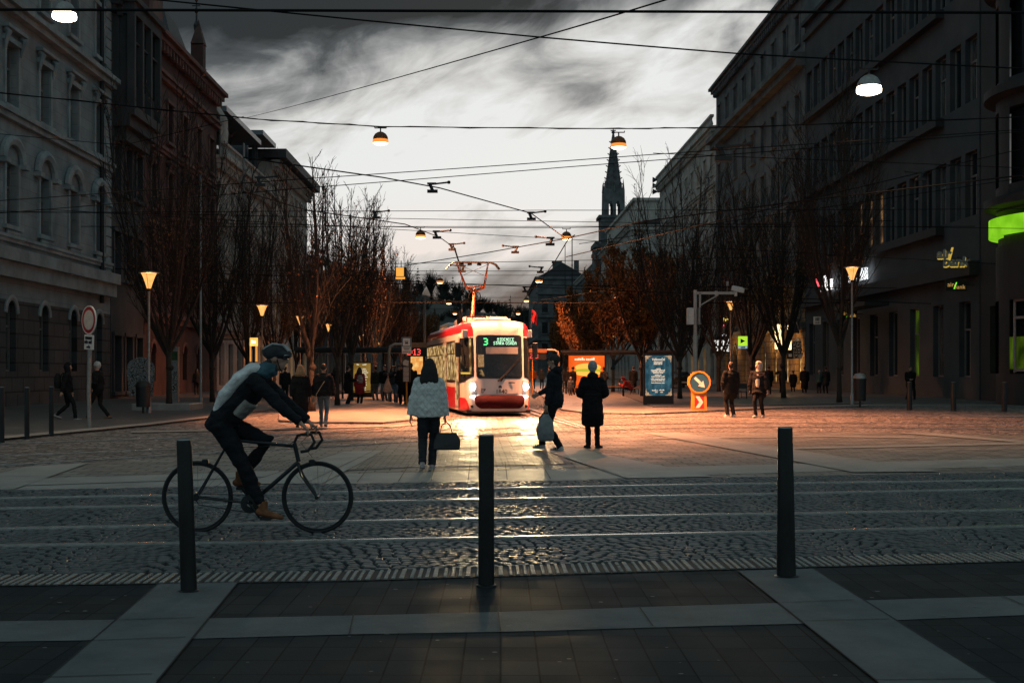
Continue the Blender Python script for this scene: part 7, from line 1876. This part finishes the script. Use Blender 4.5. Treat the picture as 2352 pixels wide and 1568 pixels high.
for i,(u,v,H,rz,cc,ps,lb) in enumerate([
 (863,921,1.74,30,dict(coat=(.03,.028,.02),legs=(.13,.12,.10),shoes=(.04,.03,.03)),None,'person in olive jacket at the right edge of the gold poster'),
 (884,923,1.80,160,dict(coat=(.014,.014,.015),legs=(.15,.15,.15),shoes=(.3,.15,.1)),dict(hands={-1:(-.15,.3,1.3),1:(.22,.1,.9)},lean=(0,.1)),'person in black leaning forward holding a pale tote bag'),
 (902,926,1.73,185,dict(coat=(.05,.05,.05),legs=(.09,.13,.17),shoes=(.5,.4,.35),fem=True,hairkind='bob',hair=(.06,.03,.02)),dict(hands={-1:(-.3,.12,1.45),1:(.28,.12,1.4)}),'person with raised arms in grey top and wide blue jeans'),
 (916,927,1.78,200,dict(coat=(.016,.016,.018),legs=(.10,.14,.18),shoes=(.4,.3,.3)),dict(hands={-1:(-.25,.15,1.4),1:(.25,.1,1.3)}),'person in black top and jeans left of the stop sign pole'),
 (926,931,1.86,20,dict(coat=(.010,.010,.011),legs=(.010,.010,.011),hem=.5),None,'tall person in long black coat beside the stop sign'),
 (944,931,1.84,0,dict(coat=(.010,.010,.011),legs=(.010,.010,.011)),dict(feet={-1:(-.1,.2,0),1:(.1,-.2,0)}),'person all in black right behind the stop sign'),
 (962,918,1.70,60,dict(coat=(.02,.016,.015),legs=(.02,.02,.02),hair=(.1,.04,.02)),dict(hands={-1:(-.15,.3,1.35),1:(.15,.3,1.3)}),'person in dark clothes farther along behind the stop sign'),
 (655,925,1.72,10,dict(coat=(.015,.016,.018)),None,'dark figure standing left of the blonde haired woman'),
 (770,918,1.70,0,dict(coat=(.016,.016,.018),fem=True,hairkind='long'),None,'dark haired figure far off between the two front platform trees')]):
    back(lb,u,v,H,cc,ps,rz,.03,group=stopg)
tb=thing('tote_bag','pale tote bag hanging among the people at the left stop','bag',P(890,881,52)); mb=MB(); mb.tube([(0,0,.22),(0,0,0),(0,0,-.25),(0,0,-.36)],[(.03,.02),(.12,.05),(.2,.07),(.14,.04)],12,lat=(1,0,0)); mb.build('sack',CC((.5,.3,.22)),tb,smooth=True); mb=MB(); mb.tube([(-.03,0,.15),(.03,0,.5),(.06,0,.15)],.01,4); mb.build('strap',CC((.5,.3,.22)),tb)
rg2='people on the right platform'
for i,(u,v,H,rz,cc,ps,lb) in enumerate([
 (1225,894,1.75,170,dict(coat=(.75,.17,.04),legs=(.06,.08,.10),hair=(.03,.02,.01)),None,'person in a bright orange hoodie just right of the tram'),
 (1244,894,1.66,190,dict(coat=(.16,.13,.09),legs=(.04,.04,.04),fem=True,hairkind='bob',hair=(.2,.05,.03)),None,'person in patterned top next to the orange hoodie'),
 (1262,908,1.78,100,dict(coat=(.02,.024,.03),legs=(.02,.025,.03)),dict(feet={-1:(-.09,.2,0),1:(.08,-.2,.04)}),'person in dark jacket half hidden by the striding man'),
 (1316,908,1.76,40,dict(coat=(.012,.012,.014),hem=.5),None,'adult in black with the small child on the right platform'),
 (1304,906,1.72,0,dict(coat=(.012,.012,.014),legs=(.02,.02,.02)),None,'person in black just left of the small child'),
 (1387,906,1.74,-30,dict(coat=(.02,.024,.028),legs=(.02,.02,.02),hairkind='short'),dict(hands={-1:(-.15,.33,1.2),1:(.25,.1,1.0)}),'person with pale sleeves and bag left of the bench'),
 (1493,898,1.80,0,dict(coat=(.03,.028,.02),legs=(.10,.06,.04)),None,'person in dark green behind the red hooded sitter'),
 (1455,905,1.80,10,dict(coat=(.012,.012,.013),hem=.5),None,'dark figure left of the poster case'),
 (1796,905,1.78,-20,dict(coat=(.010,.011,.012),legs=(.011,.012,.013),puff=.05),dict(hands={-1:(-.15,.3,1.4),1:(.25,.05,.9)}),'dark figure against the amber wall, touching the second right tree'),
 (1766,908,1.80,0,dict(coat=(.010,.011,.012),legs=(.011,.012,.013),hem=.55),None,'dark figure in a long coat against the amber wall'),
 (1848,905,1.76,0,dict(coat=(.011,.012,.014),legs=(.011,.012,.013),hem=.35,puff=.06),None,'dark hooded figure under the canopy'),
 (1882,906,1.52,0,dict(coat=(.05,.11,.12),legs=(.02,.022,.025),fem=True,hairkind='hat',hat=(.3,.3,.3)),None,'short person in teal jacket and pale hat on the right pavement'),
 (1897,906,1.74,0,dict(coat=(.022,.03,.034),legs=(.012,.014,.016),hem=.6),None,'taller person beside the teal jacket on the right pavement'),
 (1822,902,1.5,0,dict(coat=(.010,.011,.012),legs=(.011,.012,.013),puff=.08,hem=.5),None,'stooping dark figure under the menu board')]):
    back(lb,u,v,H,cc,ps,rz,.03,group=rg2)
person('small child in grey with a pale hat on the right platform',G(1311,910),R(0),1.12,dict(),dict(coat=(.16,.15,.15),legs=(.15,.14,.14),hairkind='hat',hat=(.5,.4,.36),puff=.06,shoes=(.25,.05,.05)),.02)
person('man in black facing the camera before the dark office wall',G(2091,921),R(175),1.78,dict(hands={-1:(-.05,.28,1.08),1:(.1,.28,1.06)},feet={-1:(-.2,0,0),1:(.2,0,0)},hipz=.9),dict(coat=(.011,.012,.013),legs=(.011,.012,.013),hem=.75,puff=.05,hairkind='short'),.02)
# sitter in the red hood on the bench
person('person in a red hood bent forward on the right platform bench',G(1449,912),R(80),1.72,dict(hipz=.50,feet={-1:(-.12,.42,0),1:(.12,.45,0)},lean=(0,.75),headlean=(0,1.0),hands={-1:(-.1,.62,.75),1:(.12,.64,.75)},nod=-.5),dict(coat=(.30,.035,.03),legs=(.02,.02,.022),shoes=(.5,.48,.45),hairkind='hood',hat=(.30,.035,.03),puff=.05),.02)
# ------------------------------------------------------------------ bicycle and rider
YB=11.6; kb=F/YB
bxp=lambda u,v:Vector(((u-591)/kb,0,H0+(V0-v)/kb))
bike=thing('bicycle','dark road bicycle crossing from left to right behind the left bollard','bicycle',Vector(((591-U0)/kb,YB,0)),R(-2))
rw=Vector(((452-591)/kb,0,.345)); fwc=Vector(((730-591)/kb,0,.345)); bb_=Vector((-.06,0,.285)); 
M['bframe']=mat('bicycle_frame_paint',(.02,.025,.03),.35,.3,.2)
seat_=Vector((-.30,0,.93)); headt=Vector((.355,0,.86)); headb=Vector((.395,0,.68))
mb=MB()
mb.tube([bb_,seat_],.017,8); mb.tube([seat_*.94+bb_*.06+Vector((0,0,0)),headt-Vector((.01,0,.03))],.016,8); mb.tube([bb_,headb],.020,8); mb.tube([headb,headt],.021,8)
for y in (-.045,.045):
    mb.tube([bb_+Vector((0,y*.6,0)),rw+Vector((0,y*1.2,0))],.009,6); mb.tube([seat_.lerp(bb_,.1)+Vector((0,y*.3,0)),rw+Vector((0,y*1.2,0))],.008,6)
mb.build('frame',M['bframe'],bike,smooth=True)
mb=MB(); 
for y in (-.045,.045): mb.tube([headb+Vector((.0,y*.6,-.02)),headb+Vector((.03,y,-.12)),fwc+Vector((0,y,0))],[.014,.012,.009],6)
mb.tube([headb+Vector((0,-.03,-.02)),headb+Vector((0,.03,-.02))],.018,6); mb.build('fork',M['bframe'],bike,smooth=True)
for nm,c in (('rear',rw),('front',fwc)):
    wh=bpy.data.objects.new('wheel',None); COL.objects.link(wh); wh.parent=bike; wh.location=c
    def ring(r,rt,ny): 
        mb=MB(); n=48; vs=[]
        for i in range(n):
            a=2*PI*i/n
            for j in range(ny): b=2*PI*j/ny; vs.append(((r+rt*math.cos(b))*math.cos(a),rt*math.sin(b),(r+rt*math.cos(b))*math.sin(a)))
        mb.add(vs,[(i*ny+j,((i+1)%n)*ny+j,((i+1)%n)*ny+(j+1)%ny,i*ny+(j+1)%ny) for i in range(n) for j in range(ny)]); return mb
    ring(.328,.0155,8).build('tyre',M['rubber'],wh,smooth=True); ring(.308,.010,6).build('rim',M['blackmetal'],wh,smooth=True)
    mb=MB()
    for i in range(24):
        a=2*PI*i/24; q=.02*(-1)**i; a2=a+(.25 if i%4<2 else -.25); mb.tube([(math.cos(a2)*.02,q,math.sin(a2)*.02),(math.cos(a)*.3,0,math.sin(a)*.3)],.0018,3)
    mb.build('spoke',M['chrome'],wh); mb=MB(); mb.tube([(0,-.05,0),(0,.05,0)],.018,10); mb.build('hub',M['blackmetal'],wh)
mb=MB(); hbz=headt+Vector((.03,0,.07)); mb.tube([headt,hbz,hbz+Vector((.09,0,.02))],.014,6)
mb.tube([hbz+Vector((.09,-.21,.02)),hbz+Vector((.09,.21,.02))],.0145,8)
for y in (-.21,.21): mb.tube([hbz+Vector((.09,y,.02)),hbz+Vector((.17,y,.02)),hbz+Vector((.20,y,-.05)),hbz+Vector((.14,y,-.13)),hbz+Vector((.07,y,-.14))],.0145,8)
mb.build('handlebar',M['rubber'],bike,smooth=True)
mb=MB(); mb.tube([seat_,seat_+Vector((-.02,0,.07))],.013,6); mb.tube([seat_+Vector((-.15,0,.09)),seat_+Vector((-.06,0,.095)),seat_+Vector((.06,0,.09)),seat_+Vector((.13,0,.085))],[(.065,.02),(.07,.025),(.03,.022),(.016,.014)],10,lat=(0,1,0)); mb.build('saddle',M['rubber'],bike,smooth=True)
mb=MB(); mb.tube([bb_+Vector((0,-.055,0)),bb_+Vector((.10,-.07,-.13))],.011,6); mb.tube([bb_+Vector((0,.055,0)),bb_+Vector((-.10,.07,.13))],.011,6); mb.lathe([(.03,-.005),(.088,-.003),(.09,.003),(.03,.005)],(0,0,0),24)
cr_=mb.build('crank',M['blackmetal'],bike,smooth=True)
for pb_0 in ((.05,.16,-.13,-.06,.14,.17,.006),(-.22,-.11,.06,.13,.405,.435,.006)):
    mb=MB(); mb.bbox(*pb_0); mb.build('pedal',M['rubber'],bike)
cr_.location=(0,0,0)
me=cr_.data
for v in me.vertices:
    if v.co.length<.1 and abs(v.co.z)<.006: # chainring lies flat at the origin: stand it up at the bottom bracket
        x,y,z=v.co; v.co=Vector((bb_.x+x,-.05+z,bb_.z+y))
mb=MB()
for c_0,z_0 in ((rw,.36),(fwc,.36)):
    mb=MB(); mb.bbox(c_0.x-.03+(.08 if c_0 is rw else -.05),c_0.x+.03+(.08 if c_0 is rw else -.05),-.035,.035,c_0.z+z_0-.05,c_0.z+z_0,.008); mb.build('brake',M['blackmetal'],bike)
mb=MB(); mb.tube([hbz+Vector((.2,-.2,.0)),hbz+Vector((.2,-.05,.1)),headt+Vector((.06,0,.0)),fwc+Vector((-.05,0,.38))],.003,4); mb.tube([hbz+Vector((.2,.2,.0)),hbz+Vector((.15,.06,.09)),headt+Vector((-.05,-.02,-.02)),seat_+Vector((.05,-.02,-.12))],.003,4); mb.build('brake_cable',M['rubber'],bike)
mb=MB(); mb.tube([seat_.lerp(bb_,.25)+Vector((.03,0,0)),seat_.lerp(bb_,.55)+Vector((.06,0,0))],.036,10); mb.build('bottle',mat('bottle_plastic',(.45,.47,.5),.4,0,.1),bike,smooth=True)
mb=MB(); mb.tube([bb_+Vector((0,-.05,.085)),rw+Vector((0,-.05,.035))],.004,4); mb.tube([bb_+Vector((0,-.05,-.085)),rw+Vector((.03,-.05,-.07)),rw+Vector((0,-.05,-.03))],.004,4); mb.tube([rw+Vector((0,-.035,0)),rw+Vector((0,-.06,0))],.035,10); mb.build('chain',M['blackmetal'],bike)
# rider: own skeleton in bicycle space (x forward)
def rider():
    body=MB(); lat=Vector((0,1,0))
    pel=Vector((-.34,0,1.06)); ch=Vector((.02,0,1.47)); neck=Vector((.09,0,1.52)); hc=Vector((.19,0,1.66))
    sh={q:ch+Vector((.0,q*.19,-.02)) for q in(-1,1)}
    hnd={q:hbz+Vector((.15,q*.21,.05)) for q in(-1,1)}
    hip={q:pel+Vector((.0,q*.09,-.02)) for q in(-1,1)}
    ftp={-1:Vector((.08,-.10,.255)),1:Vector((-.19,.10,.52))}
    el={};kn={}
    for q in (-1,1):
        el[q],hnd[q]=ik(sh[q],hnd[q],.30,.29,(-.3,q*.5,-1)); kn[q],ftp[q]=ik(hip[q],ftp[q],.45,.44,(1,0,.3))
    tv=(ch-pel).normalized()
    body.tube([pel-tv*.1,pel,pel+tv*.2,pel+tv*.4,ch],[(.14,.1),(.16,.11),(.14,.1),(.16,.11),(.12,.07)],12,lat=lat)
    body.tube([ch,neck,hc-Vector((.03,0,.05))],[.06,.055,.055],8)
    fdv=Vector((1,0,-.12)).normalized(); zv=Vector((.12,0,1)).normalized(); xv=fdv.cross(zv)
    Mh=Matrix((xv,fdv,zv)).transposed(); hp=lambda x,y,z:hc+Mh@Vector((x,y,z))
    body.ell(hp(0,-.005,.02),(.075,.095,.105),14,10,Mh); body.ell(hp(0,.035,-.055),(.052,.055,.062),10,8,Mh)
    body.tube([hp(0,.085,.02),hp(0,.108,-.018),hp(0,.09,-.028)],[.011,.016,.014],6)
    for q in(-1,1):
        body.ell(hp(q*.076,-.005,-.005),(.012,.022,.032),8,6,Mh)
        body.tube([sh[q],sh[q].lerp(el[q],.5),el[q],el[q].lerp(hnd[q],.4),hnd[q]],[.045,.043,.034,.034,.023],8)
        hand(body,hnd[q],(hnd[q]-el[q]).normalized(),Vector((0,0,1)),1.0,q,.9)
        body.tube([hip[q],hip[q].lerp(kn[q],.5),kn[q],kn[q].lerp(ftp[q],.35),ftp[q]],[.08,.07,.052,.05,.036],10)
    root=clean(body,.008,'person',M['skin'],None,1); root.location=bike.location; root.rotation_euler=bike.rotation_euler
    tag(root,'cyclist in helmet, grey and white top and dark trousers riding past behind the left bollard','cyclist')
    jk=MB(); jk.tube([pel-tv*.06,pel+tv*.05,pel+tv*.22,pel+tv*.40,ch,neck],[(.17,.13),(.175,.14),(.165,.13),(.185,.14),(.17,.11),(.08,.08)],16,lat=lat)
    for q in(-1,1):
        jk.ell(sh[q],(.08,.08,.08),10,8); w=hnd[q].lerp(el[q],.06); jk.tube([sh[q],sh[q].lerp(el[q],.5),el[q],el[q].lerp(w,.5),w],[.075,.066,.058,.052,.040],12)
    j=clean(jk,.012,'jacket',CC((.02,.022,.026)),root,2,.015,.1)
    mb=MB(); mb.tube([pel+tv*.02+Vector((-.05,0,.06)),pel+tv*.2+Vector((-.09,0,.08)),pel+tv*.4+Vector((-.08,0,.09)),ch+Vector((-.05,0,.09)),neck+Vector((-.03,0,.05))],[(.12,.05),(.17,.08),(.185,.085),(.17,.07),(.08,.04)],14,lat=lat)
    clean(mb,.012,'pale_back_panel',CC((.8,.79,.78)),root,2,.012,.1)
    mb=MB(); mb.tube([pel+tv*.16+Vector((.05,0,-.05)),pel+tv*.34+Vector((.06,0,-.06))],[(.17,.07),(.185,.08)],14,lat=lat); clean(mb,.014,'shirt',CC((.35,.33,.30)),root,1,.01,.1)
    mb=MB(); mb.tube([neck-Vector((.06,0,.01)),neck+Vector((.03,0,.05)),hc+Vector((-.0,0,-.09))],[(.13,.10),(.10,.085),(.07,.07)],12,lat=lat); clean(mb,.012,'scarf',CC((.07,.14,.17)),root,1,.012,.06)
    mb=MB(); mb.ell(hp(0,-.055,-.035),(.070,.045,.06),10,8,Mh); clean(mb,.012,'hair',mat('rider_hair',(.03,.018,.012),.6),root,1)
    mb=MB(); mb.tube([hp(-.062,.066,.014),hp(-.03,.096,.016),hp(.03,.096,.016),hp(.062,.066,.014)],[(.008,.016)]*4,6); mb.build('glasses',M['tglass'],root,smooth=True)
    tr=MB(); tr.tube([pel-tv*.12,pel,pel+tv*.08],[(.16,.12),(.175,.13),(.16,.12)],12,lat=lat)
    for q in(-1,1):
        a=ftp[q]; k=kn[q]; tr.tube([hip[q],hip[q].lerp(k,.5),k,k.lerp(a,.35),a.lerp(k,.1)],[.105,.092,.072,.066,.05],12)
    clean(tr,.012,'trousers',CC((.016,.018,.022)),root,2,.012,.1)
    for q in(-1,1):
        mb=MB(); k=kn[q]; mb.ell(k.lerp(hip[q],.18)+Vector((.0,0,.012)),(.10,.085,.07),12,8)
        if q==-1: pass
    for q in(-1,1):
        a=ftp[q]; f_=Vector((1,0,-.25 if q<0 else -.05)).normalized(); sh_=MB(); b=a+Vector((0,0,-.05))
        sh_.tube([b-f_*.07,b-f_*.04,b+f_*.05,b+f_*.13,b+f_*.18,b+f_*.2],[(.025,.022),(.038,.036),(.042,.036),(.046,.028),(.036,.022),(.018,.012)],12,lat=lat); sh_.tube([a+Vector((0,0,.06)),a,b],[.044,.044,.04],8)
        clean(sh_,.009,'shoe',CC((.26,.11,.055)),root,1)
    mb=MB(); mb.ell(hp(0,-.02,.055),(.098,.135,.085),16,10,Mh); mb.ell(hp(0,.03,.05),(.092,.11,.05),16,10,Mh); h_=clean(mb,.009,'helmet',CC((.05,.055,.06)),root,1)
    mb=MB()
    for x in(-.055,0,.055): mb.tube([hp(x,-.13,.075),hp(x,-.05,.135),hp(x,.05,.135),hp(x,.11,.085)],.010,6)
    mb.tube([hp(-.08,.08,.04),hp(0,.135,.045),hp(.08,.08,.04)],[(.02,.006)]*3,6); mb.build('helmet_rib',CC((.45,.46,.47)),h_,smooth=True)
    mb=MB(); mb.tube([hp(-.08,.0,.03),hp(-.055,.045,-.085),hp(0,.06,-.12),hp(.055,.045,-.085),hp(.08,0,.03)],.006,4); mb.build('strap',M['black'],h_)
    for q in(-1,1): mb=MB(); mb.ell(hp(q*.03,.084,.012),(.013,.009,.008),8,6,Mh); mb.build('eye',M['tframe'],root)
rider()
# parked car glimpsed right of the poster case
M['carp']=mat('car_paint',(.015,.017,.02),.25,.3,.1,2,coat=.6)
car=thing('parked_car','dark parked hatchback glimpsed between the poster case and the camera pole','car',G(1570,893),R(5))
mb=MB(); prof_=[(-.86,.35),(.86,.35),(.88,.75),(.80,.95),(.62,1.42),(-.62,1.42),(-.80,.95),(-.88,.75)]
vs=[]
for y,sx_,zt in ((0,.92,.78),(.25,1,.95),(1.0,1,1.0),(1.6,1,1.0),(3.2,1,1.0),(4.0,.98,.95),(4.2,.9,.8)): vs.append([Vector((x*sx_,y,(z if z<1 else (1.0+(z-1.0)*(0 if y in(0,4.2) else (.25 if y in(.25,) else 1))))*1.0)) for x,z in prof_])
n=8; mb.add([p for r_ in vs for p in r_],[(i*n+k,i*n+(k+1)%n,(i+1)*n+(k+1)%n,(i+1)*n+k) for i in range(6) for k in range(n)]+[tuple(range(7,-1,-1)),tuple(range(48,56))]); mb.build('body',M['carp'],car,smooth=True)
mb=MB(); mb.quad((-.6,.22,1.0),(.6,.22,1.0),(.55,.75,1.36),(-.55,.75,1.36)); mb.build('rear_window',M['glass'],car)
for x in(-.72,.72):
    mb=MB(); mb.bbox(x-.09,x+.09,-.03,.06,.72,.86,.02); mb.build('tail_lamp',mat('tail_lamp',(.3,.02,.02),.3,0,.1),car)
mb=MB(); mb.box(-.26,.26,-.03,0,.5,.61); mb.build('number_plate',M['white'],car)
for x in(-.8,.8):
    for y in(.75,3.4):
        w_=bpy.data.objects.new('wheel',None); COL.objects.link(w_); w_.parent=car; w_.location=(x,y,.31); mb=MB(); mb.tube([(-.1,0,0),(.1,0,0)],.31,18); mb.build('tyre',M['rubber'],w_,smooth=True); mb=MB(); mb.tube([(-.105,0,0),(.105,0,0)],.19,14); mb.build('rim',M['chrome'],w_,smooth=True)

bpy.data.scenes.remove(TMP)
